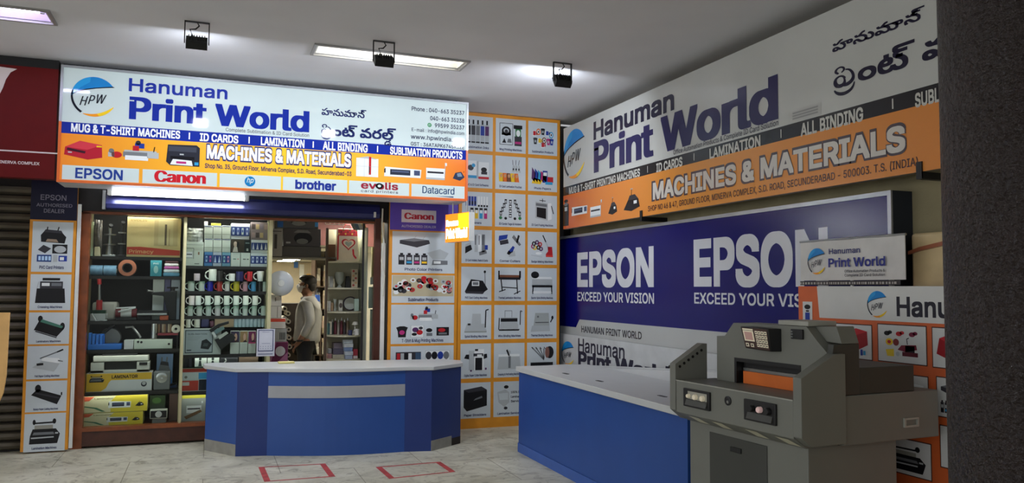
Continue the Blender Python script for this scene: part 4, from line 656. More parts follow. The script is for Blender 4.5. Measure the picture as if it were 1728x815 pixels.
def ic_rollcut(i):
    i.p(K, (0, .36), (.16, .76), (1, .4), (.76, .04)); i.p((70, 120, 104), (.2, .72), (.92, .42), (.96, .52), (.26, .84), l=1); i.e(K, .2, .86, .08, .14); i.e(K, .94, .52, .08, .16); i.ln(D, .05, (.05, .3), (.76, .0))
def ic_papercut(i):
    i.p(LG, (0, .22), (.3, .5), (.9, .38), (.72, .02)); i.p(W_, (.3, .5), (.9, .38), (.88, .6), (.3, .66)); i.ln(G_, .05, (.24, .6), (.98, .96)); i.ln(K, .06, (.8, .87), (1, .98)); i.ln(K, .1, (.14, .34), (.36, .36), l=1); i.ln(G_, .04, (.84, .5), (1, .46))
def ic_flatcut(i):
    i.p(K, (0, .5), (.2, .78), (1, .44), (.86, .04)); i.e(K, .22, .8, .1, .18); i.p(D, (.18, .62), (.94, .36), (.92, .3), (.14, .56), l=1); i.ln(K, .06, (1, .46), (1, .6))
def ic_lamin(i):
    i.p(K, (0, .0), (.92, .0), (1, .36), (.86, .56), (.1, .56), (.02, .3)); i.p(G_, (.1, .34), (.82, .34), (.78, .44), (.14, .44), l=1); i.p(LG, (.06, .2), (.8, .22), (.8, .27), (.05, .25), l=1); i.r((150, 150, 140), .16, .56, .76, .7); i.ln(K, .06, (.16, .78), (.76, .8)); i.e(K, .14, .82, .05, .1); i.e(K, .8, .84, .06, .1); i.r(LG, .84, .36, .94, .42, 2)
def ic_canonset(i):
    i.p(D, (.02, .72), (.36, .6), (.62, .74), (.6, .86), (.3, .92), (.02, .84)); i.p(G_, (.06, .84), (.3, .92), (.56, .86), (.3, .8), l=1); i.ln(LG, .02, (.3, .88), (.34, 1)); i.ln(LG, .02, (.46, .86), (.52, .99))
    for k in range(4): i.r(D, .0 + k * .15, .0, .12 + k * .15, .34); i.r((K, CYN, MG, YL)[k], .01 + k * .15, .05, .11 + k * .15, .12, 1); i.r(LG, .02 + k * .15, .16, .1 + k * .15, .26, 1); i.r(K, .03 + k * .15, .34, .09 + k * .15, .4)
    i.p(LG, (.56, .42), (.82, .56), (1, .42), (.92, .2), (.68, .2)); i.p(G_, (.66, .0), (.98, .02), (.98, .16), (.68, .18)); i.p(W_, (.7, .05), (.84, .05), (.84, .14), (.7, .14), l=1)
def ic_heat(i):
    i.r(K, .1, .0, .9, .34); i.p(D, (.02, .16), (.98, .22), (.92, .48), (.1, .44)); i.e(K, .5, .7, .16, .18); i.r(BL_, .42, .46, .6, .66, 1); i.ln(K, .1, (.46, .8), (.5, 1)); i.r(PP, .2, .06, .44, .2, 1); i.r(LG, .6, .06, .84, .2, 1); i.e(RD, .7, .56, .06, .08, 1)
def ic_tshirts(i):
    i.p(K, (0, .8), (.07, .9), (.15, .9), (.22, .8), (.19, .5), (.18, .02), (.04, .02), (.03, .5)); i.e(MG, .11, .4, .05, .18, 1)
    i.r(LG, .27, .0, .52, .96); i.r(W_, .28, .02, .51, .94, 1); i.e(PP, .36, .6, .06, .2, 2); i.e(RD, .44, .4, .06, .2, 2); i.e(K, .34, .25, .05, .12, 2); i.e(D, .46, .74, .04, .12, 2)
    i.e(K, .62, .56, .06, .16); i.r(G_, .57, .1, .68, .34); i.r(K, .76, .12, 1, .8); i.e(RD, .86, .56, .07, .16, 1); i.r(G_, .8, .2, .96, .36, 1)
def ic_sheets(i):
    i.r(D, 0, 0, .46, .9); 
    for k in range(9): i.r((RD, W_, K, MG, W_, RD, LG, K, W_)[k], .02 + (k % 5) * .07, .08 + (k // 5) * .42, .08 + (k % 5) * .07, .42 + (k // 5) * .42, 1)
    i.r((60, 84, 110), .36, .04, .46, .86, 1); i.r(LG, .38, .3, .44, .4, 2); i.r(LG, .54, 0, 1, .95); i.r(W_, .55, .02, .99, .93, 1)
    for k in range(8): i.e((K, D, PP, BR, D, K, BL_, G_)[k], .6 + (k % 4) * .11, .3 + (k // 4) * .4, .055, .2, 2)
def ic_spread(i):
    i.r((190, 180, 150), 0, 0, 1, 1)
    rnd = random.Random(3)
    for k in range(46):
        x = .04 + .92 * rnd.random(); y = .08 + .5 * rnd.random() + .3 * (1 - abs(x - .5) * 1.6); y = min(y, .92)
        c = rnd.choice([W_, W_, LG, K, RD, D, W_, (200, 120, 120)])
        i.e(c, x, y, .045, .11, 1 + k % 2); 
        if k % 2: i.e(rnd.choice([RD, K, G_, BR]), x, y, .02, .05, 3)
def ic_redpress(i):
    i.p((178, 34, 52), (0, .2), (.62, .0), (1, .14), (.98, .78), (.4, .94), (.02, .6)); i.p((206, 60, 74), (.02, .6), (.4, .94), (.98, .78), (.6, .5), l=1); i.p((60, 26, 40), (.06, .44), (.54, .3), (.56, .42), (.08, .56), l=2); i.r(YL, .84, .66, .98, .74, 2); i.r(LG, .1, .3, .2, .36, 2)
def ic_mugset(i):
    i.r((120, 124, 128), .32, .24, .98, .46); i.r(W_, .36, .1, .8, .3, 1); i.r(LG, .34, .46, .96, .54); i.r(BL_, .54, .64, .72, .86); i.r(RD, .5, .52, .62, .74, 1); i.e(D, .6, .88, .05, .1); i.r(LG, .78, .22, 1, .48, 1); i.e(RD, .2, .3, .1, .14); i.r(LG, .04, .2, .16, .4); i.e(G_, .1, .46, .05, .1); i.ln(K, .04, (.9, .5), (.92, .74))
def ic_inkjet(i):
    i.p((44, 46, 56), (0, .16), (.12, .0), (1, .0), (1, .88), (.9, 1), (.04, .96)); i.r((66, 70, 82), .06, .66, .9, .9, 1); i.r(LG, .4, .5, .52, .56, 2); i.p(W_, (.12, .04), (.8, .02), (.76, .26), (.2, .3), l=1); i.r(MG, .3, .1, .6, .2, 2); i.r(CYN, .85, .06, .97, .2, 2); i.r((24, 24, 30), .12, .3, .84, .44, 1)
def ic_cardprn(i):
    i.r(W_, 0, .02, .98, .88); i.p(LG, (.06, .88), (.5, .98), (.94, .86)); i.r(RD, .56, .12, .66, .96, 1); i.r(D, .56, .2, .6, .5, 2); i.ln(LG, .01, (0, .5), (.98, .5), l=1); i.ln(LG, .01, (.36, .02), (.36, .9), l=1)
def ic_lamwhite(i):
    i.p(W_, (0, .1), (.98, .1), (1, .8), (.02, .9)); i.r((50, 54, 70), .16, .26, .7, .72, 1); i.r((90, 100, 130), .2, .5, .66, .6, 2); i.r((70, 80, 110), .8, .3, .96, .72, 1); i.p(D, (.0, .4), (.04, .4), (.04, .8), (0, .7), l=1)
def ic_bind(i):
    i.r(W_, 0, .02, .9, .64); i.r(D, .06, .36, .84, .46, 1); i.r(LG, 0, .02, .9, .12, 1); i.ln(LG, .03, (.9, .2), (.92, .9)); i.r(W_, .9, .8, 1, .96)
def ic_gadget(i):
    i.p((50, 60, 84), (0, .2), (.6, .0), (1, .4), (.7, .95), (.2, .8)); i.p((120, 140, 160), (.4, .4), (.8, .46), (.66, .84), (.34, .74), l=1); i.ln(K, .05, (.9, .9), (.95, 1))
def ic_blackcut(i):
    i.p(K, (.05, .1), (.5, .0), (.98, .14), (.9, .5), (.3, .5)); i.p(D, (.3, .5), (.9, .5), (.7, .72), (.4, .7)); i.r(W_, .64, .3, .82, .44, 2); i.ln(K, .04, (.5, .7), (.52, .98)); i.e(LG, .52, .98, .08, .02, 1)
def ic_stand(i): i.r(K, .1, 0, .9, .8); i.e(G_, .5, .8, .3, .06, 1); i.r(LG, .3, .55, .7, .7, 1); i.e(K, .5, .92, .3, .06)
def ic_redbag(i):
    i.p((150, 20, 30), (.0, .3), (.5, .1), (1, .4), (.98, .9), (.6, 1), (.1, .8)); i.p((190, 40, 50), (.1, .8), (.6, 1), (.98, .9), (.4, .66), l=1); i.r(LG, .62, .0, .7, .2, 1); i.r(BL_, .74, .0, .82, .22, 1); i.r(CYN, .84, .02, .92, .18, 1)
def ic_set(i):
    for (x, c) in ((.12, K), (.44, RD), (.78, (120, 30, 60))): i.e(c, x, .84, .08, .08); i.e(c, x + .08, .88, .06, .06)
    i.e(YL, .18, .55, .1, .12); i.e(RD, .18, .55, .05, .06, 1); i.e((120, 40, 40), .36, .55, .08, .12); i.p((230, 200, 50), (.08, .28), (.3, .32), (.3, .06), (.12, .06)); i.e(LG, .4, .16, .05, .08)
    i.r((90, 20, 36), .52, .1, .92, .24); i.r(K, .6, .24, .84, .46); i.p((120, 30, 50), (.4, .3), (.6, .24), (.9, .34), (.88, .5), (.5, .46)); i.ln(K, .03, (.66, .5), (.64, .68), (.7, .72))
def caption(sh, s, cu, v, wd, cap, col=(40, 44, 90), lay=3): text(sh, s, cu - wd / 2, v, wd, cap, col, lay, 0.02, 0.012)

# ================================================================== signs and printed boards
m_frame = mat('aluminium_sign_frame', (176, 180, 184), 0.35, metal=0.6)
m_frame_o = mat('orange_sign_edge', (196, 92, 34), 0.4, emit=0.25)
NAVY, INKD = (24, 46, 150), (30, 32, 70)
# ---- back-lit shop sign over the entrance
SY = 8.15
S = Pl('Y', SY)
sx0, sx1, sz0, sz1 = -1.312, 2.582, 2.535, 3.612
sign = thing('shop_sign', 'back-lit white and orange shop sign with blue band above the entrance', 'sign', (sx0, SY, sz0))
b = MB(); m_case = mat('sign_case_white', (196, 196, 196), 0.5)
b.box(sx0, sx1, SY + 0.002, SY + 0.42, sz0, sz1, m_case)
b.build('case', sign, bevel=0.006)
vb0, vb1 = S.uv(104, 224)[1], S.uv(104, 204)[1]
vb0 = (vb0 + S.uv(789.5, 270.4)[1]) / 2; vb1 = (vb1 + S.uv(789.5, 254.7)[1]) / 2
b = MB(); t = 0.022
for (x0, x1, z0, z1, m) in ((sx0, sx1, sz1 - t, sz1, m_frame), (sx0, sx0 + t, vb1, sz1 - t, m_frame), (sx1 - t, sx1, vb1, sz1 - t, m_frame), (sx0, sx0 + t, sz0 + t, vb1, m_frame_o), (sx1 - t, sx1, sz0 + t, vb1, m_frame_o), (sx0, sx1, sz0, sz0 + t, m_frame_o)):
    b.box(x0, x1, SY - 0.012, SY + 0.004, z0, z1, m)
b.build('frame', sign)
# print on the face
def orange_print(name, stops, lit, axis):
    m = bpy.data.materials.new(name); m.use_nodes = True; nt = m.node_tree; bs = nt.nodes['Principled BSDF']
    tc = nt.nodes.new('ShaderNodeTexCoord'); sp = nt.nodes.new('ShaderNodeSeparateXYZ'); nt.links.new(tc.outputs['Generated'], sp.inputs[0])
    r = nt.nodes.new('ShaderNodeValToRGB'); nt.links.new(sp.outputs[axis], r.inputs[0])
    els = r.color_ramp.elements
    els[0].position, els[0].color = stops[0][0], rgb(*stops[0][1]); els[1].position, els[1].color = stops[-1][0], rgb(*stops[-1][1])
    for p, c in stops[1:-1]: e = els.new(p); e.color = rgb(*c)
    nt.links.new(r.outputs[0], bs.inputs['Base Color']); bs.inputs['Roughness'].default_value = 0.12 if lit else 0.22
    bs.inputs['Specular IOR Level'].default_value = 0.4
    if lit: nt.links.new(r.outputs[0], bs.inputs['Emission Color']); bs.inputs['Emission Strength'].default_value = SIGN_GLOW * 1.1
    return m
m_or = orange_print('yellow_orange_print', [(0, (236, 140, 46)), (0.25, (240, 172, 48)), (0.55, (246, 196, 52)), (0.82, (240, 160, 60)), (1, (226, 118, 46))], True, 0)
sh = Sheet(S, 'lit')
SW = (200, 214, 213)
sh.rect(sx0 + t, vb1, sx1 - t, sz1 - t, SW, 1)
sh.rect(sx0 + t, vb0, sx1 - t, vb1, NAVY, 1)
sh.build('white_panel', sign)
sh = Sheet(S, 'lit'); sh.rect(sx0 + t, sz0 + t, sx1 - t, vb0, m_or, 1); sh.build('orange_panel', sign)
sh = Sheet(S, 'lit')
vt = S.uv(104, 278)[1]; vbt = S.uv(103, 302)[1]
vt = (vt + S.uv(694.5, 310)[1]) / 2; vbt = (vbt + S.uv(786, 335.7)[1]) / 2
cols = [(104, 234), (240, 366), (370.5, 474), (477.5, 586), (589, 690.5), (694.5, 784)]
for a, c in cols: sh.rect(S.uv(a, 310)[0], vbt, S.uv(c, 310)[0], vt, SW, 2)
sh.build('brand_panel', sign)
sh = Sheet(S, 'lit', 4 * LAY); lc = S.uv(159, 163.5); le = S.uv(197, 163.5); lt = S.uv(159, 130)
logo(sh, lc[0], lc[1], le[0] - lc[0], lt[1] - lc[1]); sh.build('logo', sign)
def line(parent, pl, kind, s, x0, y0, x1, y1, yt, col, bb, base=4 * LAY, name='lettering', **k):
    q = Sheet(pl, kind, base); pxtext(q, s, x0, y0, x1, y1, yt, col, 1, bb, **k); return q.build(name, parent)
line(sign, S, 'lit', 'Hanuman', 217.1, 152.8, 383.7, 167.7, 131.9, NAVY, 0.016)
line(sign, S, 'lit', 'Print World', 217.5, 199.4, 521.5, 222.6, 163.5, NAVY, 0.034, by=0.016)
q = Sheet(S, 'lit', 5 * LAY); q.pxrect(216.5, 168.8, 226.5, 170.8, SW, 1); q.build('letter_cut', sign)
line(sign, S, 'lit', 'Complete Sublimation & ID Card Solution', 380.8, 222.0, 521.5, 230.7, 216.2, (70, 70, 84), 0)
for (wh, x0, x1, y0, yt) in ((1, 542.6, 618, 191.0, 177.5), (2, 541, 668, 222, 203)):
    q = Sheet(S, 'lit', 4 * LAY); a, c = S.uv(x0, y0), S.uv(x1, y0); d = S.uv(x0, yt)
    telugu(q, wh, a[0], a[1] - (0.03 if wh == 2 else 0.015), c[0] - a[0], (d[1] - a[1]) * 1.0, (34, 44, 96), 1, 0.014 if wh == 1 else 0.02); q.build('lettering', sign)
BK = (52, 56, 84)
for s_, x0, y0, x1, y1, yt, bb in (('Phone : 040-663 35237', 694.5, 186.7, 783.3, 194, 180, .012), ('040-663 35238', 725.8, 203, 783.3, 207.2, 196.2, .012), ('99599 35237', 733.6, 215.2, 783.3, 218.5, 208.5, .012),
                                  ('E-mail : info@hpwindia.com', 694.5, 221.8, 783.3, 227.5, 216.2, .006), ('www.hpwindia.com', 693, 233.6, 783.3, 240.5, 226.6, .010), ('GST : 36ATAPK6745K1ZE', 693, 245.5, 783.3, 251.8, 239.5, .012)):
    line(sign, S, 'lit', s_, x0, y0, x1, y1, yt, BK, bb)
q = Sheet(S, 'lit', 4 * LAY); c = S.uv(724.7, 211); q.ell(c[0], c[1], 0.022, 0.022, (46, 140, 80), 1); q.ell(c[0], c[1], 0.012, 0.012, SW, 2); q.ell(c[0] + .001, c[1] - .001, 0.007, 0.008, (46, 140, 80), 3); q.build('phone_mark', sign)
for s_, x0, y0, x1, y1, yt in (('MUG & T-SHIRT MACHINES', 119.8, 221.2, 303.8, 234.2, 208.3), ('ID CARDS', 337, 237.4, 402, 241.6, 225.2), ('LAMINATION', 440, 244.4, 513.5, 248.9, 231.8), ('ALL BINDING', 544.7, 252, 620.3, 257, 239.2), ('SUBLIMATION PRODUCTS', 658, 260, 780, 267.8, 248.2)):
    line(sign, S, 'lit', s_, x0, y0, x1, y1, yt, (236, 240, 246), 0.026)
q = Sheet(S, 'lit', 4 * LAY)
for x, y in ((319.6, 229), (420.4, 237), (528.5, 245), (637, 253)):
    a = S.uv(x, y); q.rect(a[0] - .006, vb0 + .02, a[0] + .006, vb1 - .02, (236, 240, 246), 1)
q.build('divider', sign)
line(sign, S, 'lit', 'MACHINES & MATERIALS', 347.4, 267.5, 593.5, 282.2, 244.4, (60, 60, 110), 0.058)
line(sign, S, 'lit', 'MACHINES & MATERIALS', 349.0, 266.4, 592, 281, 245.6, (240, 242, 246), 0.03, base=6 * LAY)
line(sign, S, 'lit', 'Shop No. 35, Ground Floor, Minerva Complex, S.D. Road, Secunderabad-03', 345.6, 283.5, 593, 296.8, 276.0, (30, 36, 96), 0.014)
for f_, x0, y0, x1, y1 in ((ic_redpress, 108.5, 236, 173, 269), (ic_mugset, 179, 236, 268, 274), (ic_inkjet, 280.6, 244, 337, 280), (ic_cardprn, 601, 263, 639, 299), (ic_lamwhite, 648, 281, 711, 301), (ic_bind, 719, 273, 754, 304), (ic_gadget, 764, 289, 784, 305)):
    q = Sheet(S, 'lit', 4 * LAY); xm, ym = (x0 + x1) / 2, (y0 + y1) / 2
    f_(Ic(q, S.uv(x0, ym)[0], S.uv(xm, y1)[1], S.uv(x1, ym)[0], S.uv(xm, y0)[1], 1)); q.build('machine_picture', sign)
BLU = (38, 62, 140)
line(sign, S, 'lit', 'EPSON', 126.8, 300.4, 207, 303.3, 284, BLU, 0.02)
line(sign, S, 'lit', 'Canon', 260, 306.2, 347.5, 310.2, 287.7, (196, 30, 44), 0.05, by=0.002)
q = Sheet(S, 'lit', 4 * LAY); c = S.uv(421.8, 306.2); q.ell(c[0], c[1], .05, .05, (24, 120, 180), 1); text(q, 'hp', c[0] - .03, c[1] - .012, .06, .05, SW, 2, .01, shear=.25); q.build('logo', sign)
line(sign, S, 'lit', 'brother', 498, 318.2, 567, 321.0, 304.2, (40, 56, 140), 0.03)
line(sign, S, 'lit', 'evolis', 609, 317.5, 671.6, 320.8, 306.2, (150, 40, 60), 0.02)
q = Sheet(S, 'lit', 4 * LAY); c = S.uv(640, 314); q.ell(c[0], c[1], .04, .03, K, 3); q.ell(c[0], c[1], .018, .014, SW, 4); q.build('logo', sign)
line(sign, S, 'lit', 'card printers', 609, 323.6, 671.6, 327.2, 319.4, (60, 60, 80), 0.004, track=0.05)
line(sign, S, 'lit', 'Datacard', 712.6, 325.8, 766.6, 328.6, 313.8, (40, 70, 110), 0.012, by=0.0)
q = Sheet(S, 'lit', 4 * LAY); a, c = S.uv(736, 329), S.uv(765, 330.4); q.poly([(a[0], a[1] - .012), (c[0], a[1] - .02), (c[0], a[1] - .008)], (40, 70, 110), 1); q.build('underline', sign)

# ---- neighbour's red sign
NY = 8.13
Nn = Pl('Y', NY)
red = thing('neighbour_sign', 'dark red fascia sign with white swoosh and small white lettering', 'sign', (-1.35, NY, 2.55))
RD1, RDW = (150, 26, 32), (214, 200, 196)
b = MB(); nz0 = Nn.uv(60, 301)[1]; b.box(-3.6, -1.33, NY, NY + 0.12, nz0, 3.56, mat('red_sign_sheet', (92, 8, 8), 0.6, spec=0.2)); b.build('panel', red)
q = Sheet(Nn); uvs = [Nn.uv(*p) for p in ((-60, 106), (0, 112.5), (29, 116.5), (18, 122), (10, 134), (5, 148), (0, 158), (-60, 260))]; q.poly(uvs, RDW, 1); q.build('swoosh', red)
q = Sheet(Nn); a, c = Nn.uv(0, 253.5), Nn.uv(97, 259); q.rect(a[0] - 1, (a[1] + c[1]) / 2 - .006, c[0], (a[1] + c[1]) / 2 + .006, RDW, 1); q.build('rule', red)
line(red, Nn, 'dull', 'MINERVA COMPLEX', -8, 275.2, 66.5, 278.3, 270.5, RDW, 0.02, base=0)

# ---- long unlit sign on the right wall
RXP = 3.97
Rr = Pl('X', RXP)
rv1 = (Rr.uv(960.7, 213.1)[1] + Rr.uv(1440, 0)[1]) / 2; rv0 = (Rr.uv(960, 384.2)[1] + Rr.uv(1500, 300.7)[1]) / 2
ru0, ru1 = -8.70, -2.75
rb1 = Rr.uv(945.7, 316.7)[1]; rb0 = Rr.uv(945.7, 328.5)[1]
rb1 = (rb1 + Rr.uv(1578, 143.5)[1]) / 2; rb0 = (rb0 + Rr.uv(1578, 178.8)[1]) / 2
rs = thing('wall_sign', 'long unlit white and orange flex sign high on the plaster wall', 'sign', (RXP, 8.7, rv0))
FW, FB, FI = (190, 191, 186), (38, 36, 38), (44, 40, 84)
b = MB(); b.box(RXP, RXP + 0.06, -ru1, -ru0, rv0, rv1, mat('flex_sign_back', (150, 140, 124), 0.7)); b.build('box_frame', rs)
q = Sheet(Rr, 'flex'); q.rect(ru0, rb1, ru1, rv1, FW, 1); q.rect(ru0, rb0, ru1, rb1, FB, 1); q.build('white_panel', rs)
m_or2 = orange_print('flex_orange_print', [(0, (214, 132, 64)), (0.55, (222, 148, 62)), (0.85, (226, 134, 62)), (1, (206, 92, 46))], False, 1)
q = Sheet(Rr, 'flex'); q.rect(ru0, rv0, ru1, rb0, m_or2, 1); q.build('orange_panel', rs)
q = Sheet(Rr, 'flex', 3 * LAY); c = Rr.uv(971, 259); e_ = Rr.uv(989.5, 259); t_ = Rr.uv(971, 217.5); logo(q, c[0] - .02, c[1], (e_[0] - c[0]) * 1.05, t_[1] - c[1]); q.build('logo', rs)
def rline(s, x0, y0, x1, y1, yt, col, bb, **k): return line(rs, Rr, 'flex', s, x0, y0, x1, y1, yt, col, bb, **k)
rline('Hanuman', 1002, 233.7, 1138, 185.8, 206, (34, 32, 56), 0.024)
rline('Print World', 1002.5, 288.6, 1314, 200.8, 240.5, FI, 0.036, by=0.018)
q = Sheet(Rr, 'flex', 4 * LAY); q.pxrect(1001, 250, 1011.5, 254, FW, 1); q.build('letter_cut', rs)
rline('Office Automation Products & Complete ID Card Solution', 1136.9, 260.2, 1314, 212.3, 252.5, (60, 56, 70), 0.004)
for s_, x0, y0, x1, y1, yt in (('MUG & T-SHIRT PRINTING MACHINES', 960.7, 326.3, 1080.4, 298.2, 316), ('ID CARDS', 1108, 290.2, 1152, 279.8, 276.5), ('LAMINATION', 1198, 267.2, 1284, 246.0, 251.5), ('ALL BINDING', 1352, 229.6, 1457.4, 203.2, 209.5), ('SUBLIMATION PRODUCTS', 1545, 180.0, 1790, 120, 158)):
    rline(s_, x0, y0, x1, y1, yt, (196, 194, 186), 0.024)
q = Sheet(Rr, 'flex', 3 * LAY)
for x in (1093, 1171.5, 1318.7, 1508.5): a = Rr.uv(x, 250); q.rect(a[0] - .005, rb0 + .02, a[0] + .005, rb1 - .02, (196, 194, 186), 1)
q.build('divider', rs)
rline('MACHINES & MATERIALS', 1100, 336.0, 1531, 256.0, 307.4, (80, 70, 74), 0.05)
rline('MACHINES & MATERIALS', 1102.5, 334.4, 1529, 254.3, 308.9, (206, 200, 190), 0.028, base=6 * LAY)
rline('SHOP NO 46 & 47, GROUND FLOOR, MINERVA COMPLEX, S.D. ROAD, SECUNDERABAD - 500003. T.S. (INDIA)', 1094, 356.0, 1549.7, 280.3, 347.2, (64, 48, 52), 0.006)
for (wh, x0, y0, x1, y1, yt) in ((1, 1405, 85, 1561, 34, 66.5), (2, 1405.5, 151, 1745, 40, 115)):
    q = Sheet(Rr, 'flex', 3 * LAY); a, c = Rr.uv(x0, y0), Rr.uv(x1, y1); d = Rr.uv(x0, yt)
    telugu(q, wh, a[0], a[1] if wh == 2 else (a[1] + c[1]) / 2, c[0] - a[0], d[1] - a[1], (30, 26, 50), 1, 0.017 if wh == 1 else 0.018); q.build('lettering', rs)
q = Sheet(Rr, 'dull', 3 * LAY); q.poly([Rr.uv(*p) for p in ((1334, 186.5), (1385.5, 172.5), (1385.5, 193.5), (1334, 207))], (186, 186, 182), 1)
for k in range(3):
    y = 190 + 4.6 * k; a, c = Rr.uv(1338, y + 2), Rr.uv(1381, y - 9); q.strip([a, (c[0], a[1])], 0.012, (150, 150, 148), 2)
q.build('sticker', rs)
for f_, x0, y0, x1, y1 in ((ic_stand, 950, 336, 961, 381), (ic_lamwhite, 965, 345.5, 991.5, 364), (ic_bind, 996.5, 337.5, 1016, 366.5), (ic_blackcut, 1026, 333, 1042, 362), (ic_blackcut, 1051.5, 318, 1080.5, 356)):
    q = Sheet(Rr, 'flex', 3 * LAY); xm, ym = (x0 + x1) / 2, (y0 + y1) / 2
    f_(Ic(q, Rr.uv(x0, ym)[0], Rr.uv(xm, y1)[1], Rr.uv(x1, ym)[0], Rr.uv(xm, y0)[1], 1)); q.build('machine_picture', rs)
# steel arms that hold it off the wall
for x, y in ((1083, 366), (1553, 291)):
    p = Rr.uv(x, y); yy = -p[0]; b = MB(); b.box(RXP - 0.01, 4.25, yy - 0.02, yy + 0.02, rv0 - 0.045, rv0 - 0.002, m_black)
    b.box(RXP - 0.012, RXP - 0.002, yy - 0.02, yy + 0.02, rv0 - 0.04, rv0 + 0.06, m_black); b.build('bracket_arm', rs)

# ---- blue framed board below it
BXP = 4.08
Bx = Pl('X', BXP)
bz1 = (Bx.uv(945.4, 399.9)[1] + Bx.uv(1505.4, 321)[1]) / 2
bu0, bu1 = -9.05, Bx.uv(1507, 400)[0]
eb = thing('dealer_board', 'large deep blue box board lettered twice in white above a white strip', 'sign', (BXP, 9.0, 0.35))
b = MB(); b.box(BXP + 0.002, 4.249, -bu1, -bu0, 0.35, bz1, mat('board_side_black', (22, 30, 42), 0.6)); b.build('box', eb)
b = MB()
b.box(BXP - 0.012, BXP + 0.004, -bu1, -bu0, bz1 - 0.03, bz1, m_frame); b.box(BXP - 0.012, BXP + 0.004, -bu1, -bu1 + 0.03, 0.35, bz1 - 0.03, m_frame); b.build('frame', eb)
q = Sheet(Bx, 'flex')
vw1, vw2 = Bx.uv(955, 550.4)[1], (Bx.uv(978, 540.4)[1] + Bx.uv(1222, 558.6)[1]) / 2
ua, ub = Bx.uv(972, 550)[0], Bx.uv(978, 540)[0]
EB = (10, 12, 100)
q.poly([(bu0, vw1), (ua, vw1), (ub, vw2), (bu1 - .03, vw2), (bu1 - .03, bz1 - .03), (bu0, bz1 - .03)], EB, 1)
q.poly([(bu0, .36), (bu1 - .03, .36), (bu1 - .03, vw2), (ub, vw2), (ua, vw1), (bu0, vw1)], (176, 178, 176), 1)
q.build('printed_face', eb)
EW = (206, 208, 214)
for s_, x0, y0, x1, y1, yt, bb in (('EPSON', 974.4, 481.4, 1103.6, 480.6, 430, .03), ('EXCEED YOUR VISION', 974.8, 508.5, 1104, 510.8, 494.3, .014), ('EPSON', 1171.3, 479.5, 1398.5, 478.3, 408.9, .03), ('EXCEED YOUR VISION', 1172, 513.2, 1405, 517.6, 495.8, .014)):
    line(eb, Bx, 'flex', s_, x0, y0, x1, y1, yt, EW, bb, base=3 * LAY)
line(eb, Bx, 'flex', 'HANUMAN PRINT WORLD', 981.5, 561.2, 1083, 571.4, 550.8, (44, 40, 50), 0.012, base=3 * LAY)

# ---- white shop board leaning behind the side counter
LX = 4.03
Lb = Pl('X', LX)
lb = thing('leaning_board', 'white board with round emblem and black shop name standing behind the side counter', 'sign', (LX, 8.6, 0.5))
lz1 = (Lb.uv(956, 565.6)[1] + Lb.uv(1160, 589)[1]) / 2
b = MB(); b.box(LX + 0.001, LX + 0.025, 4.5, 8.95, 0.45, lz1, mat('foam_board_white', (186, 188, 188), 0.5)); b.build('board', lb)
q = Sheet(Lb); c = Lb.uv(958.5, 596); e_ = Lb.uv(969.5, 596); t_ = Lb.uv(958, 576); logo(q, c[0], c[1], e_[0] - c[0], t_[1] - c[1], 1); q.build('logo', lb)
line(lb, Lb, 'dull', 'Hanuman', 975.7, 595.3, 1054, 603, 573.8, (34, 32, 52), 0.012, base=0)
line(lb, Lb, 'dull', 'Print World', 975.7, 622.0, 1130, 641, 599.5, (34, 32, 52), 0.034, base=0)

# ---- small hanging banner and the orange display stand
HX = 3.955
H2 = Pl('X', HX)
hb = thing('shop_banner', 'small white cloth banner with emblem and blue shop name above the orange stand', 'banner', (HX, 4.4, 0.0))
c0, c1 = H2.uv(1349.5, 410), H2.uv(1524, 472.5)
c2 = H2.uv(1526, 396.5); zt_, zb_ = (c0[1] + c2[1]) / 2, (H2.uv(1348, 473)[1] + c1[1]) / 2
b = MB(); m_bn = mat('banner_cloth', (206, 204, 200), 0.6)
n = 24
for i in range(n):
    f0, f1 = i / n, (i + 1) / n
    u_0, u_1 = c0[0] + (c2[0] - c0[0]) * f0, c0[0] + (c2[0] - c0[0]) * f1
    w0, w1 = 0.004 * math.sin(f0 * 17), 0.004 * math.sin(f1 * 17)
    b.hexa([(HX + .006 + w0, -u_0, zb_), (HX + .006 + w1, -u_1, zb_), (HX + .012 + w1, -u_1, zb_), (HX + .012 + w0, -u_0, zb_), (HX + .006 + w0, -u_0, zt_), (HX + .006 + w1, -u_1, zt_), (HX + .012 + w1, -u_1, zt_), (HX + .012 + w0, -u_0, zt_)], m_bn)
b.build('cloth', hb)
b = MB(); b.tube([(HX + .008, -c0[0] + .005, zt_ + .006), (HX + .008, -c2[0] - .005, zt_ + .006)], 0.008, m_steel); b.build('rod', hb)
b = MB(); ymid = -(c0[0] + c2[0]) / 2; b.tube([(HX + .03, ymid, 0.0), (HX + .03, ymid, zt_ + .006)], .011, m_steel); b.box(HX + .01, HX + .07, ymid - .3, ymid + .3, 0, .03, m_steel); b.build('pole', hb)
q = Sheet(H2, base=0.0); 
zz = H2.uv(1400, 477)[1]
q.rect(c0[0], H2.uv(1435, 481)[1], c1[0] - .02, zb_ - .004, (58, 54, 56), 1)
rnd = random.Random(5)
uu = c0[0]
while uu < c1[0] - .05: wd_ = .012 + .02 * rnd.random(); q.rect(uu, H2.uv(1435, 479.5)[1], uu + wd_ * .6, zb_ - .012, (170, 166, 160), 2); uu += wd_
q.build('fringe_print', hb)
q = Sheet(H2, base=0.003); c = H2.uv(1379, 441); e_ = H2.uv(1394.5, 441); t_ = H2.uv(1379, 419); logo(q, c[0], c[1], e_[0] - c[0], t_[1] - c[1], 1); q.build('logo', hb)
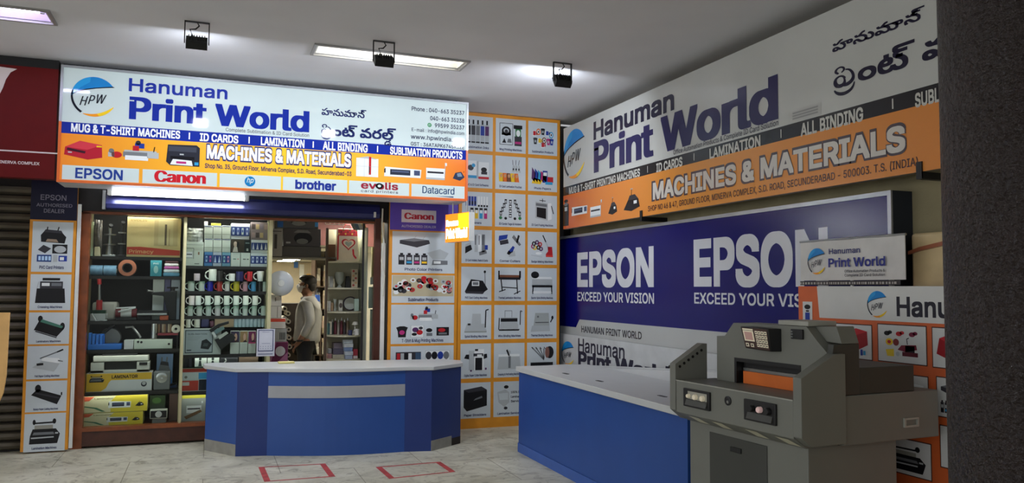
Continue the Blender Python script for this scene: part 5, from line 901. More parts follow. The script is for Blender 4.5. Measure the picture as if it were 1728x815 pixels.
for s_, x0, y0, x1, y1, yt, cc, bb in (('Hanuman', 1399.3, 428.3, 1452, 426.5, 419.6, (44, 50, 110), .012), ('Print World', 1398.5, 450, 1494.7, 448.3, 436.2, (44, 50, 130), .02), ('Office Automation Products &', 1426, 459.5, 1494, 458.6, 455.2, (60, 60, 70), .01), ('Complete ID Card Solution', 1426, 466.3, 1494, 465.6, 462, (60, 60, 70), .01)):
    line(hb, H2, 'dull', s_, x0, y0, x1, y1, yt, cc, bb, base=0.003)
OX = 3.86
Ob = Pl('X', OX)
ob = thing('display_stand', 'orange poster stand with white shop-name header behind the paper cutter', 'display stand', (OX, 3.9, 0.0))
ou0, ou1 = Ob.uv(1348, 560)[0], -2.6
oz1 = Ob.uv(1380, 483)[1]
b = MB(); b.box(OX + 0.001, OX + 0.03, -ou1, -ou0, 0.0, oz1, mat('orange_foam_board', (206, 96, 44), 0.5)); b.build('board', ob)
q = Sheet(Ob); a, c = Ob.uv(1378.5, 483), Ob.uv(1383, 536)
q.poly([a, (ou1, oz1), (ou1, c[1]), c], (206, 206, 202), 1); q.build('header', ob)
q = Sheet(Ob); c = Ob.uv(1481, 513.5); e_ = Ob.uv(1498.5, 513.5); t_ = Ob.uv(1481, 491); logo(q, c[0], c[1], e_[0] - c[0], t_[1] - c[1], 2); q.build('logo', ob)
line(ob, Ob, 'dull', 'Hanuman', 1513.5, 532, 1692, 540, 501.5, (34, 32, 44), 0.022, base=LAY)
for f_, x0, y0, x1, y1, nm in ((None, 1355, 509, 1371, 543, 1), (ic_redbag, 1412, 548, 1471, 604, 0), (ic_set, 1482.5, 549.5, 1563, 612, 0), (ic_redbag, 1574.5, 555, 1640, 622, 0), (ic_lamwhite, 1500, 633, 1566, 690, 0), (ic_canonset, 1582, 640, 1640, 706, 0), (ic_lamin, 1490, 742, 1571, 800, 0), (None, 1588, 723, 1640, 793, 0)):
    q = Sheet(Ob); xm, ym = (x0 + x1) / 2, (y0 + y1) / 2
    B = (Ob.uv(x0, ym)[0], Ob.uv(xm, y1)[1], Ob.uv(x1, ym)[0], Ob.uv(xm, y0)[1])
    if not nm: q.rect(B[0] - .006, B[1] - .006, B[2] + .006, B[3] + .006, (70, 40, 34), 1)
    q.rect(*B, (206, 208, 206), 2)
    mx_, my_ = (B[2] - B[0]) * .1, (B[3] - B[1]) * .1
    i = Ic(q, B[0] + mx_, B[1] + my_, B[2] - mx_, B[3] - my_, 3)
    if f_: f_(i)
    elif nm: i.r(BL_, .2, 0, .8, .45); i.e(K, .5, .8, .4, .15); i.r(K, .3, .5, .7, .6)
    q.build('product_poster', ob)

# ---- tall catalogue wall of product posters
TY = 8.76
T = Pl('Y', TY)
tw = thing('catalogue_board', 'tall amber board with rows of captioned product posters beside the blue board', 'poster board', (2.66, TY, 0))
m_amb = mat('amber_board', (216, 142, 32), 0.5, noise=0.1)
tx0, tx1 = 2.672, T.uv(943.6, 600)[0]
b = MB(); b.box(tx0, tx1, TY, TY + 0.045, 0.0, T.uv(860, 195.3)[1], m_amb); b.build('board', tw)
LNS = mat('board_groove', (120, 84, 34), 0.6)
ccol = [(777.2, 828.6), (833.6, 885.2), (889.4, 939)]
crow = [(200, 257), (263.3, 319.6), (326.3, 382.7), (389.2, 445.3), (451.2, 507.6), (514.6, 572), (579, 636.8), (643.8, 703)]
CUT = [['Sublimation Inks', 'Mug Printing Machines', 'Sublimation Products'], ['PVC & ID Card Softwares', 'ID Card Lamination Pouches', 'Photo Papers'], ['Toners', 'ID Cards Tags & Holders', 'ID Card Fusing Machines'], ['ID Card Holders, Reels & Cards', 'Corner Cutters', 'Badge Making Machines'], ['PVC Card Cutting Machines', 'Thermal Lamination Machines', 'Electric Spiral Binding Machines'], ['Spiral Binding Machines', 'Wiro Binding Machines', 'Thermal Binding Machines'], ['Digital Paper Cutter Machines', 'Creasing & Perforating Machines', 'Wires & Blades'], ['Paper Shredders', 'Lamination Services', 'Paper Trimmers']]
ICS = [[ic_bottles, ic_mugpress, ic_goods], [ic_cartons, ic_pouches, ic_papers], [ic_toners, ic_holders, ic_fuser], [ic_idset, ic_corner, ic_badge], [ic_pvccut, ic_hotroll, ic_espiral], [ic_spiral, ic_wiro, ic_thermal], [ic_digital, ic_crease, ic_wires], [ic_shred, ic_lamserv, ic_flatcut]]
PW = (198, 206, 210)
def poster(parent, pl, u0, v0, u1, v1, icf, cap, capw=0.72, pad=0.12, base=0.0):
    q = Sheet(pl, 'dull', base); q.rect(u0, v0, u1, v1, PW, 1)
    W, H = u1 - u0, v1 - v0
    if icf: icf(Ic(q, u0 + W * pad, v0 + H * 0.2, u1 - W * pad, v1 - H * 0.1, 2))
    if icf is ic_lamserv: 
        for k, s_ in enumerate(('100% Best', 'Lamination', 'Services')): text(q, s_, u0 + W * .56, v0 + H * (.66 - .13 * k), W * .4, H * .06, (60, 60, 70), 3, .02)
    caption(q, cap, (u0 + u1) / 2, v0 + H * 0.06, W * min(capw, 0.048 * len(cap)), H * 0.062)
    return q.build('product_poster', parent)
for r_ in range(8):
    v1_, v0_ = T.uv(850, crow[r_][0])[1], T.uv(850, crow[r_][1])[1]
    for c_ in range(3):
        u0_, u1_ = T.uv(ccol[c_][0], 570)[0], T.uv(ccol[c_][1], 570)[0]
        poster(tw, T, u0_, v0_, u1_, v1_, ICS[r_][c_], CUT[r_][c_], 0.74)

# ---- dealer panel beside it (purple head)
CYP = 8.755
Cp = Pl('Y', CYP)
dp = thing('purple_dealer_panel', 'tall poster panel with purple dealer header and photo printer picture beside the doorway', 'poster panel', (1.9, CYP, 0))
cu0, cu1 = Cp.uv(656, 500)[0], 2.664
b = MB(); cztop = Cp.uv(710, 344)[1]; b.box(cu0, cu1, CYP, CYP + 0.05, 0.0, cztop + 0.12, m_amb); b.build('board', dp)
q = Sheet(Cp); cvh = (Cp.uv(660, 387.5)[1] + Cp.uv(752, 390.5)[1]) / 2
q.rect(cu0, cvh, cu1, cztop + 0.12, (92, 72, 176), 1)
lu0, lv1, lu1, lv0 = Cp.uv(677.5, 365)[0], Cp.uv(706, 354.6)[1], Cp.uv(736, 365)[0], Cp.uv(706, 375.8)[1]
q.rect(lu0, lv0, lu1, lv1, (212, 206, 214), 2); q.build('header', dp)
line(dp, Cp, 'dull', 'Canon', 682.0, 369.2, 732, 371.2, 358.8, (176, 40, 60), 0.045, by=0.002, base=3 * LAY)
line(dp, Cp, 'dull', 'AUTHORISED DEALER', 677.5, 383.2, 735.5, 385.2, 379.4, (190, 186, 214), 0.012, base=3 * LAY)
for (y0, y1, f_, cp) in ((391.5, 461.0, ic_canonset, 'Photo Color Printers'), (464.5, 511, ic_spread, 'Sublimation Products'), (514, 579.6, None, 'T-Shirt & Mug Printing Machines'), (583.5, 650, ic_sheets, 'Photo Sheets')):
    v1_, v0_ = Cp.uv(714, y0)[1], Cp.uv(714, y1)[1]
    u0_, u1_ = Cp.uv(660.5, 500)[0], Cp.uv(766.5, 500)[0]
    W, H = u1_ - u0_, v1_ - v0_
    if f_ is ic_spread:
        q = Sheet(Cp); q.rect(u0_, v0_, u1_, v1_, PW, 1); f_(Ic(q, u0_ + .01, v0_ + H * .24, u1_ - .01, v1_ - .005, 2)); caption(q, cp, (u0_ + u1_) / 2, v0_ + H * .06, W * .48, H * .11, lay=5); q.build('product_poster', dp)
    elif f_ is None:
        q = Sheet(Cp); q.rect(u0_, v0_, u1_, v1_, PW, 1); ic_mugset(Ic(q, u0_ + W * .28, v0_ + H * .54, u0_ + W * .74, v1_ - H * .04, 2)); ic_tshirts(Ic(q, u0_ + W * .08, v0_ + H * .16, u1_ - W * .08, v0_ + H * .48, 2)); caption(q, cp, (u0_ + u1_) / 2, v0_ + H * .04, W * .66, H * .08); q.build('product_poster', dp)
    elif f_ is ic_sheets:
        q = Sheet(Cp); q.rect(u0_, v0_, u1_, v1_, PW, 1); ic_sheets(Ic(q, u0_ + W * .08, v0_ + H * .4, u1_ - W * .06, v1_ - H * .1, 2)); caption(q, cp, (u0_ + u1_) / 2, v0_ + H * .2, W * .4, H * .07); q.build('product_poster', dp)
    else: poster(dp, Cp, u0_, v0_, u1_, v1_, f_, cp, .6, .1)

# ---- dealer panel by the shutter (navy head)
EYP = 8.80
Ep = Pl('Y', EYP)
de = thing('navy_dealer_panel', 'narrow poster panel with navy dealer header beside the rolling shutter', 'poster panel', (-1.6, EYP, 0))
eu0, eu1 = Ep.uv(42.5, 560)[0], Ep.uv(122, 560)[0]
b = MB(); b.box(eu0, eu1, EYP, EYP + 0.05, 0.02, Ep.uv(96, 300)[1], m_amb); b.build('board', de)
q = Sheet(Ep); evh = (Ep.uv(48, 370)[1] + Ep.uv(132, 372.5)[1]) / 2
q.rect(eu0, evh, eu1, Ep.uv(96, 300)[1], (15, 16, 46), 1); q.build('header', de)
for s_, x0, y0, x1, y1, yt in (('EPSON', 68.5, 337.0, 112, 338.6, 328.2), ('AUTHORISED', 61.5, 347.6, 122, 350.6, 342.2), ('DEALER', 74, 358.4, 108.5, 360, 352)):
    line(de, Ep, 'dull', s_, x0, y0, x1, y1, yt, (128, 126, 142), 0.012, base=2 * LAY)
for (y0, y1, f_, cp) in ((374.2, 458.8, ic_cardset, 'PVC Card Printers'), (463, 523.4, ic_creaser, 'Creasing Machines'), (527.2, 580.6, ic_rollcut, 'Laminators Machines'), (583.6, 639.2, ic_papercut, 'Foil Paper Cutting Machines'), (642.6, 694.4, ic_flatcut, 'Rotary Paper Cutting Machines'), (697.2, 761, ic_lamin, 'Lamination Machines')):
    v1_, v0_ = Ep.uv(84, y0)[1], Ep.uv(84, y1)[1]
    poster(de, Ep, eu0 + .026, v0_, eu1 - .026, v1_, f_, cp, .6, .13)

# ---- small glowing box sign that sticks out by the doorway
ls = thing('projecting_light_box', 'small glowing orange box sign with white shop name sticking out by the doorway', 'sign', (2.5, 8.15, 2.2))
qx = 8.20
L0, L1 = PY(752, 360, 8.42), PY(791.5, 352, 7.98)
pa, pb = Vector((L0.x, 8.42, 0)), Vector((L1.x, 7.98, 0))
zt2, zb2 = 2.435, 2.135
zt2 = (PY(752, 366.5, 8.42).z + PY(791.5, 353.3, 7.98).z) / 2; zb2 = (PY(752, 410.5, 8.42).z + PY(791.5, 405, 7.98).z) / 2
dr = (pb - pa).normalized(); nr = Vector((dr.y, -dr.x, 0)); 
if nr.y > 0 and nr.x > 0: nr = -nr
th = 0.07
L = (pb - pa).length
m_lo = mat('glowing_orange_acrylic', (244, 130, 30), 0.3, emit=BOX_GLOW * 0.2, noise=0.05)
m_ly = mat('glowing_yellow_acrylic', (252, 186, 30), 0.3, emit=BOX_GLOW * 0.24, noise=0.05)
m_lw = mat('glowing_white_acrylic', (255, 246, 236), 0.3, emit=BOX_GLOW, noise=0.0)
def LP(t, z, d): p = pa + dr * (t * L) + nr * d; return (p.x, p.y, z)
def lq(t0, z0, t1, z1, m, d, bb): bb.face([LP(t0, z0, d), LP(t1, z0, d), LP(t1, z1, d), LP(t0, z1, d)], m)
b = MB(); b.hexa([LP(0, zb2, 0), LP(1, zb2, 0), LP(1, zb2, -th), LP(0, zb2, -th), LP(0, zt2, 0), LP(1, zt2, 0), LP(1, zt2, -th), LP(0, zt2, -th)], m_white); b.build('case', ls)
Hh = zt2 - zb2
b = MB(); lq(0, zb2, 1, zt2, m_lo, 0.001, b); lq(0.55, zb2 + .45 * Hh, 1, zt2 - .02 * Hh, m_ly, 0.002, b); b.build('face', ls)
class PlD:
    def p3(s, u, v, d=0.0): return LP(u / L, v, d)
q = Sheet(PlD(), 'dull', 0.003)
text(q, 'Hanuman', 0.04 * L, zb2 + .58 * Hh, .52 * L, .2 * Hh, m_lw, 1, 0.03); text(q, 'Print World', 0.04 * L, zb2 + .15 * Hh, .9 * L, .3 * Hh, m_lw, 1, 0.04); q.build('lettering', ls)
b = MB(); b.tube([LP(.2, zt2, -th / 2), LP(.2, 2.5345, -th / 2)], 0.008, m_steel, 6); b.tube([LP(.8, zt2, -th / 2), LP(.8, 2.5345, -th / 2)], 0.008, m_steel, 6); b.build('hanger', ls)

# ================================================================== lamps
m_tube = mat('lit_fluorescent_tube', (240, 245, 255), 0.4, emit=TUBE, noise=0)
m_ctube = mat('lit_ceiling_tube', (226, 224, 255), 0.4, emit=CEIL_TUBE * 1.0, noise=0)
m_dtube = mat('dim_ceiling_tube', (255, 252, 240), 0.4, emit=CEIL_TUBE * 0.6, noise=0)
m_refl = mat('white_enamel_reflector', (232, 230, 222), 0.25, noise=0.04)
m_flood = mat('lit_led_panel', (235, 242, 255), 0.4, emit=FLOOD, noise=0)
# tube batten under the shop sign
y_ = 8.72
a, c = PY(190, 326, y_), PY(412, 334.5, y_); zt3 = (a.z + c.z) / 2
tl = thing('tube_light', 'bright fluorescent tube batten mounted beneath the shop sign', 'lamp', (a.x, y_, zt3))
b = MB(); b.box(a.x - .05, c.x + .05, y_ + .02, y_ + .07, zt3 - .02, zt3 + .05, m_white); b.build('batten', tl, bevel=.004)
b = MB(); b.tube([(a.x, y_, zt3), (c.x, y_, zt3)], 0.019, m_tube, 12); b.build('tube', tl, smooth=True)
for x in (a.x - .02, c.x + .02):
    b = MB(); b.box(x - .018, x + .018, y_ - .02, y_ + .03, zt3 - .028, zt3 + .03, m_white); b.build('end_cap', tl, bevel=.004)
b = MB(); b.box(a.x + .1, a.x + .14, y_ + .07, 8.859, 2.532, 2.55, m_black); b.box(c.x - .14, c.x - .1, y_ + .07, 8.859, 2.532, 2.55, m_black); b.box(a.x + .1, a.x + .14, y_ + .05, y_ + .075, zt3, 2.55, m_black); b.box(c.x - .14, c.x - .1, y_ + .05, y_ + .075, zt3, 2.55, m_black); b.build('mount', tl)
# shutter hood behind it
m_hood = mat('glossy_navy_sheet', (40, 44, 96), 0.28, noise=0.2, scale=5)
hx0, hx1 = PY(178, 345, 8.80).x, PY(642, 345, 8.80).x
b = MB(); b.prism([(8.86, 2.365), (8.83, 2.38), (8.81, 2.42), (8.83, 2.50), (8.86, 2.53)], hx0, hx1, 'x', m_hood)
sh_ = b.build('shutter_hood'); tag(sh_, 'glossy navy shutter hood reflecting the tube above the shop window', 'shutter hood')
b = MB(); b.box(hx0 - .03, hx0 - .002, 8.80, 8.859, 2.36, 2.55, m_steel); b.build('end_plate', sh_)

def fixture(name, label, x0, x1, y0, y1, tube_y, tube_z, m_t, m_r):
    t = thing(name, label, 'lamp', ((x0 + x1) / 2, (y0 + y1) / 2, CZ), group='ceiling tube fixtures')
    e = 0.003; z1 = CZ + .11
    def P(y, z): return (y, z)
    b = MB(); b.prism([(y0 + e, CZ + .001), (y0 + e, z1), (y1 - e, z1), (y1 - e, CZ + .001), (y1 - .02, CZ + .002), (y1 - .09, z1 - .012), (y0 + .09, z1 - .012), (y0 + .02, CZ + .002)], x0 + e, x1 - e, 'x', m_r); b.build('reflector', t)
    for x in (x0 + .004, x1 - .022):
        b = MB(); b.box(x, x + .018, y0 + .004, y1 - .004, CZ + .001, z1, m_refl); b.build('end_plate', t)
    b = MB()
    for (a_, c_, d_, f_) in ((x0 - .02, x1 + .02, y0 - .02, y0 + .004), (x0 - .02, x1 + .02, y1 - .004, y1 + .02), (x0 - .02, x0 + .004, y0 + .004, y1 - .004), (x1 - .004, x1 + .02, y0 + .004, y1 - .004)): b.box(a_, c_, d_, f_, CZ - .016, CZ - .0005, m_rim)
    b.build('rim', t)
    b = MB(); b.tube([(x0 + .06, tube_y, tube_z), (x1 - .06, tube_y, tube_z)], .014, m_t, 10); b.build('tube', t, smooth=True)
    for x in (x0 + .045, x1 - .045):
        b = MB(); b.box(x - .015, x + .015, tube_y - .014, tube_y + .014, tube_z - .016, z1 - .012, m_white); b.build('lamp_holder', t)
    return t
m_rim = mat('trough_rim_grey', (150, 148, 144), .4, metal=.2)
m_refl_v = mat('violet_enamel_reflector', (206, 190, 226), .3, noise=.04)
fixture('ceiling_light', 'long white trough light on the ceiling above the middle floodlight', *FX[0], 6.88, CZ + .072, m_dtube, m_refl)
fixture('ceiling_light', 'violet-tinted trough light on the ceiling before the red shop sign', *FX[1], 6.80, CZ + .012, m_ctube, m_refl_v)

def flood(label, px, py0, y, wpx, tilt):
    top = PZ(px, py0, CZ); x, y = top.x, top.y
    t = thing('floodlight', label, 'floodlight', (x, y, CZ), group='ceiling floodlights')
    wd = 0.078
    zc = CZ - 0.165
    b = MB()
    ca, sa = math.cos(tilt), math.sin(tilt)
    def R_(py, pz): return (y + py * ca - pz * sa, zc + py * sa + pz * ca)
    prof = [R_(-.035, -.035), R_(-.02, -.05), R_(.03, -.058), R_(.03, .058), R_(-.02, .05), R_(-.035, .035)]
    b.prism(prof, x - wd, x + wd, 'x', m_black)
    for k in range(7):
        xx = x - wd + .02 + k * (2 * wd - .04) / 6
        pr = [R_(-.05, -.03), R_(-.034, -.036), R_(-.034, .036), R_(-.05, .03)]
        b.prism(pr, xx - .003, xx + .003, 'x', m_black)
    b.build('housing', t)
    b = MB(); q = [R_(.0305, -.048), R_(.0305, .048)]
    b.face([(x - wd + .01, q[0][0], q[0][1]), (x - wd + .01, q[1][0], q[1][1]), (x + wd - .01, q[1][0], q[1][1]), (x + wd - .01, q[0][0], q[0][1])], m_flood)
    b.build('led_panel', t)
    b = MB()
    for s_ in (-1, 1): b.box(x + s_ * (wd + .010) - .004, x + s_ * (wd + .010) + .004, y - .012, y + .012, zc - .01, CZ - .001, m_black)
    b.box(x - wd - .014, x + wd + .014, y - .012, y + .012, CZ - .008, CZ - .001, m_black); b.build('bracket', t)
    b = MB(); b.tube([(x - .03, y - .03, zc + .04), (x - .05, y - .035, zc + .09), (x - .01, y - .02, zc + .1), (x + .015, y - .01, zc + .13), (x, y, CZ - .002)], .006, m_black, 6); b.build('cable', t)
    return t
flood('black LED floodlight hanging over the left half of the shop sign', 333, 37, 6.5, 34, -0.85)
flood('black LED floodlight hanging before the long ceiling trough light', 648, 70, 6.5, 32, -0.9)
flood('black LED floodlight over the corner between the two long signs', 949, 106, 6.5, 26, -0.6)

# ================================================================== counters
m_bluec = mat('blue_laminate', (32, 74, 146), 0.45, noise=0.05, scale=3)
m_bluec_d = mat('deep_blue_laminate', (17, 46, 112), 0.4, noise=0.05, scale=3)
m_top = mat('white_counter_laminate', (196, 198, 196), 0.35, noise=0.03)
m_kick = mat('worn_metal_kickplate', (140, 138, 130), 0.45, noise=0.15, scale=12)
P0, P1, P2, P3, P4, P5 = (0.006, 8.451), (0.28, 8.045), (0.56, 7.985), (1.832, 7.742), (2.088, 7.690), (2.477, 7.975)
fc = thing('reception_counter', 'blue bow-fronted reception counter with white top standing before the shop doorway', 'counter', (1.25, 8.1, 0))
bow = []
for i in range(13):
    t = i / 12; x = P2[0] + (P3[0] - P2[0]) * t; y = P2[1] + (P3[1] - P2[1]) * t
    k = 0.085 * math.sin(PI * t); bow.append((x - 0.19 * k, y - k))
def wall_panel(name, p, q, z0, z1, m, th=0.02, par=fc):
    d = Vector((q[0] - p[0], q[1] - p[1])).normalized(); nn = (-d.y * th, d.x * th)
    b = MB(); b.prism([p, q, (q[0] + nn[0], q[1] + nn[1]), (p[0] + nn[0], p[1] + nn[1])], z0, z1, 'z', m); return b.build(name, par)
CH0, CH1 = 0.788, 0.826
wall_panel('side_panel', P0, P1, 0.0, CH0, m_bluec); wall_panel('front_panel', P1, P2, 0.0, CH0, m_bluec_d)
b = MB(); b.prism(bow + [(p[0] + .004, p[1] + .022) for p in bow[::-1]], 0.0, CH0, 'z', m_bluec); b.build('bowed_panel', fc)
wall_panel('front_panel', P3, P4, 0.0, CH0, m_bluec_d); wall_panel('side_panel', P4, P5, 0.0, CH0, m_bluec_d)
zs1, zs0 = PY(566, 651.5, bow[6][1]).z, PY(566, 671.5, bow[6][1]).z
b = MB(); out = [(p[0] - .001, p[1] - .004) for p in bow]; b.prism(out + [(p[0], p[1] - .0005) for p in bow[::-1]], zs0, zs1, 'z', mat('silver_strip', (158, 160, 164), 0.35, noise=0.05)); b.build('silver_strip', fc)
def off(p, c=(1.25, 8.3), k=0.02):
    d = Vector((p[0] - c[0], p[1] - c[1])).normalized(); return (p[0] + d.x * k, p[1] + d.y * k)
topf = [off(P0), off(P1)] + [off(p) for p in bow] + [off(P4), off(P5)]
b = MB(); b.prism(topf + [(2.56, 8.27), (2.42, 8.46), (0.05, 8.70), (-.03, 8.62)], CH0 + .001, CH1, 'z', m_top); b.build('counter_top', fc, bevel=.004)
def kick(p, q, z0, z1): 
    d = Vector((q[0] - p[0], q[1] - p[1])).normalized(); nn = (d.y * .004, -d.x * .004)
    b = MB(); b.prism([(p[0] + nn[0], p[1] + nn[1]), (q[0] + nn[0], q[1] + nn[1]), (q[0] + nn[0] * .1, q[1] + nn[1] * .1), (p[0] + nn[0] * .1, p[1] + nn[1] * .1)], z0, z1, 'z', m_kick); return b.build('kick_plate', fc)
kick(P0, P1, 0.0, 0.11)
mid = (P4[0] + (P5[0] - P4[0]) * .68, P4[1] + (P5[1] - P4[1]) * .68)
kick(P4, mid, 0.0, 0.10)
b = MB(); b.prism([(mid[0], mid[1] - .002), (P5[0], P5[1] - .002), (P5[0] - .004, P5[1] + .004), (mid[0] - .004, mid[1] + .004)], 0.0, 0.075, 'z', mat('chipped_dark_board', (34, 26, 24), 0.8)); b.build('chipped_corner', fc)
b = MB(); b.prism([(P0[0] + .04, P0[1] + .03), (P5[0] - .04, P5[1] + .04), (2.40, 8.40), (.06, 8.62)], 0.3, 0.33, 'z', m_offw); b.build('shelf', fc)

rc = thing('side_counter', 'long plain blue counter with white top along the right wall', 'counter', (2.895, 7.39, 0))
b = MB(); RY0 = 4.42; RC0, RC1 = 0.782, 0.832
b.box(2.895, 3.62, RY0, 7.388, 0.09, RC0, m_bluec); b.build('body', rc)
b = MB(); b.box(2.888, 3.62, RY0, 7.394, 0.0, 0.088, mat('lighter_blue_skirting', (56, 92, 166), 0.45)); b.build('skirting', rc)
b = MB(); b.box(2.868, 3.645, RY0, 7.41, RC0 + .001, RC1, m_top); b.build('counter_top', rc, bevel=.004)
for (x, y) in ((955, 630.5), (1012, 643), (1118, 668.5)):
    p = PZ(x, y, RC1); b = MB(); b.prism([(p.x - .012, p.y + .055), (p.x - .02, p.y + .04), (p.x - .018, p.y - .05), (p.x, p.y - .06), (p.x + .018, p.y - .04), (p.x + .014, p.y + .05)], RC1 - .001, RC1 + .0015, 'z', m_black); b.build('cable_slot', rc)
# loose white sheet leaning between the counter and the wall boards
ZA_, ZB_ = .712, 1.012        # far edge, rising towards the street
b = MB(); b.hexa([(3.66, 4.5, .78), (3.66, 8.65, .70), (3.664, 8.65, .695), (3.664, 4.5, .775), (3.985, 4.5, ZB_), (3.985, 8.65, ZA_), (3.989, 8.65, ZA_ - .005), (3.989, 4.5, ZB_ - .005)], m_top)
b.box(3.66, 3.68, 4.6, 8.5, 0.0, .69, m_offw)
one(b, 'white_sheet', 'loose white laminate sheet sloping up behind the side counter to the wall boards', 'sheet')

# cream stand by the shutter at the edge of the view
st_ = thing('notice_stand', 'cream orange stand panel with a rounded lower corner before the rolling shutter', 'stand', (-1.95, 8.3, 0))
b = MB(); b.prism([(-2.25, .50), (-1.78, .50), (-1.72, .54), (-1.685, .64), (-1.668, .80), (-1.662, 1.354), (-2.25, 1.354)], 8.30, 8.33, 'y', mat('cream_orange_panel', (226, 178, 110), .5)); b.build('panel', st_, bevel=.004)
b = MB(); b.box(-2.02, -1.96, 8.335, 8.38, 0.02, 1.2, m_grey); b.build('post', st_)
b = MB(); b.box(-2.2, -1.78, 8.2, 8.5, 0, .02, m_grey); b.build('foot_plate', st_)

# tape squares on the floor
m_tape = mat('scuffed_red_tape', (172, 62, 60), 0.6, noise=0.3, scale=14)
def tape(label, pts):
    q = [PZ(*p, 0.001) for p in pts]
    b = MB()
    for i in range(4):
        a_, c_ = q[i], q[(i + 1) % 4]; o_ = q[(i + 2) % 4]; z_ = q[(i + 3) % 4]
        w_ = 0.028 if i % 2 == 0 else 0.05
        ia = a_ + (z_ - a_).normalized() * w_; ic = c_ + (o_ - c_).normalized() * w_
        zz = 0.0008 + 0.0003 * (i % 2)
        b.hexa([(p.x, p.y, 0.0001) for p in (a_, c_, ic, ia)] + [(p.x, p.y, zz) for p in (a_, c_, ic, ia)], m_tape)
    one(b, 'floor_tape', label, 'floor marking', 'red tape squares on the floor')
tape('scuffed red tape square on the marble before the counter\'s left end', [(436, 788), (549, 782), (566, 804), (446, 813)])
tape('scuffed red tape square on the marble between the two blue counters', [(634, 788), (743, 779), (769, 796), (657, 808)])

# ================================================================== paper cutter
m_mc = mat('grey_machine_enamel', (116, 117, 109), 0.5, noise=0.05, scale=3)
m_mc2 = mat('dark_machine_enamel', (62, 63, 58), 0.5, noise=0.06, scale=3)
m_mcl = mat('pale_machine_edge', (160, 160, 150), 0.45)
m_or3 = mat('orange_guard', (214, 110, 44), 0.35, noise=0.08)
m_key = mat('cream_keys', (226, 216, 190), 0.4, emit=0.12)
pc = thing('paper_cutter', 'large grey programmable guillotine paper cutter at the end of the side counter', 'paper cutter', (2.694, 4.19, 0), math.radians(-86))
def mp_(name, b, bevel=0.004, parent=None, smooth=False): return b.build(name, parent or pc, local=True, bevel=bevel, smooth=smooth)
b = MB(); b.box(-.065, .90, .12, .76, 0, .80, m_mc); cab = mp_('cabinet', b, .006)
b = MB(); b.box(.13, .61, .114, .1195, .06, .757, m_mc2); dr_ = mp_('cabinet_door', b, .002, cab)
b = MB(); b.box(.322, .411, .106, .114, .678, .706, m_black); mp_('handle', b, .002, cab)
b = MB(); b.prism([(0, .858), (0, 1.05), (.30, 1.05), (.30, .803), (.085, .803)], -.041, .927, 'x', m_mc); mp_('cutting_table', b, .003)
b = MB(); b.box(-.04, .926, -.003, .004, 1.046, 1.052, m_mcl); mp_('table_edge', b, 0)
b = MB(); b.prism([(-.004, .868), (-.004, 1.146), (.205, 1.267), (.24, 1.265), (.24, .81), (.07, .81)], -.10, -.044, 'x', m_mc); ck = mp_('side_guard', b, .003)
b = MB()
for k in range(6): b.lathe([(0.009, 0), (0.009, .003)], (-.044, .03 + k * .033, 1.13 + k * .019), m_black, 10, 'x')
mp_('screw', b, 0, ck)
b = MB(); b.tube([(-.15, .03, 1.12), (-.10, .03, 1.12)], .009, m_black, 8); mp_('lever', b, 0)
b = MB(); b.prism([(-.004, .87), (-.004, 1.165), (.225, 1.278), (.30, 1.278), (.30, .822), (.06, .822)], .93, .985, 'x', m_mc); mp_('side_guard', b, .003)
b = MB()
b.prism([(.05, 1.20), (.05, 1.318), (.124, 1.322), (.204, 1.405), (.783, 1.409), (.863, 1.33), (.92, 1.282), (.92, 1.20)], .24, .42, 'y', m_mc)
b.box(.05, .213, .24, .42, 1.051, 1.20, m_mc); b.box(.74, .92, .24, .42, 1.051, 1.20, m_mc); b.box(.213, .74, .34, .42, 1.051, 1.20, m_mc)
hd = mp_('cutter_head', b, 0)
b = MB(); b.box(.213, .74, .236, .30, 1.178, 1.20, m_black); b.box(.213, .232, .236, .30, 1.052, 1.178, m_black); b.box(.728, .74, .236, .30, 1.12, 1.178, m_black); mp_('opening_rim', b, 0, hd)
b = MB(); b.box(.24, .728, .285, .30, 1.142, 1.176, m_black); mp_('blade_carrier', b, 0, hd)
b = MB(); b.box(.24, .728, .28, .30, 1.124, 1.141, m_steel); mp_('clamp', b, 0, hd)
b = MB(); b.box(.26, .70, .262, .272, 1.052, 1.124, m_or3); mp_('orange_guard', b, 0, hd)
b = MB(); b.box(.58, .80, .235, .44, 1.411, 1.437, m_mcl); mp_('top_cover', b, .003, hd)
b = MB(); b.prism([(.31, 1.063), (.235, 1.28), (.245, 1.325), (.425, 1.325), (.425, 1.063)], .925, .962, 'x', m_mc2); mp_('side_cover', b, .003, hd)
b = MB(); b.prism([(.783, 1.410), (.863, 1.331), (.962, 1.327), (.93, 1.415)], .30, .425, 'y', m_mc); mp_('sloped_cover', b, .003, hd)
b = MB(); b.box(.02, .962, .305, 1.02, .806, 1.06, m_mc); rb = mp_('rear_table_housing', b, .006)
b = MB()
for (y0, y1, z0, z1) in ((.741, .851, .872, .882), (.741, .851, .912, .922), (.741, .752, .882, .912), (.84, .851, .882, .912)): b.box(.962, .972, y0, y1, z0, z1, m_mcl)
mp_('recessed_handle', b, 0, rb)
b = MB(); b.box(.16, .955, .43, .84, 1.061, 1.20, mat('back_gauge_cover_grey', (58, 62, 56), 0.5)); mp_('back_gauge_cover', b, .004)
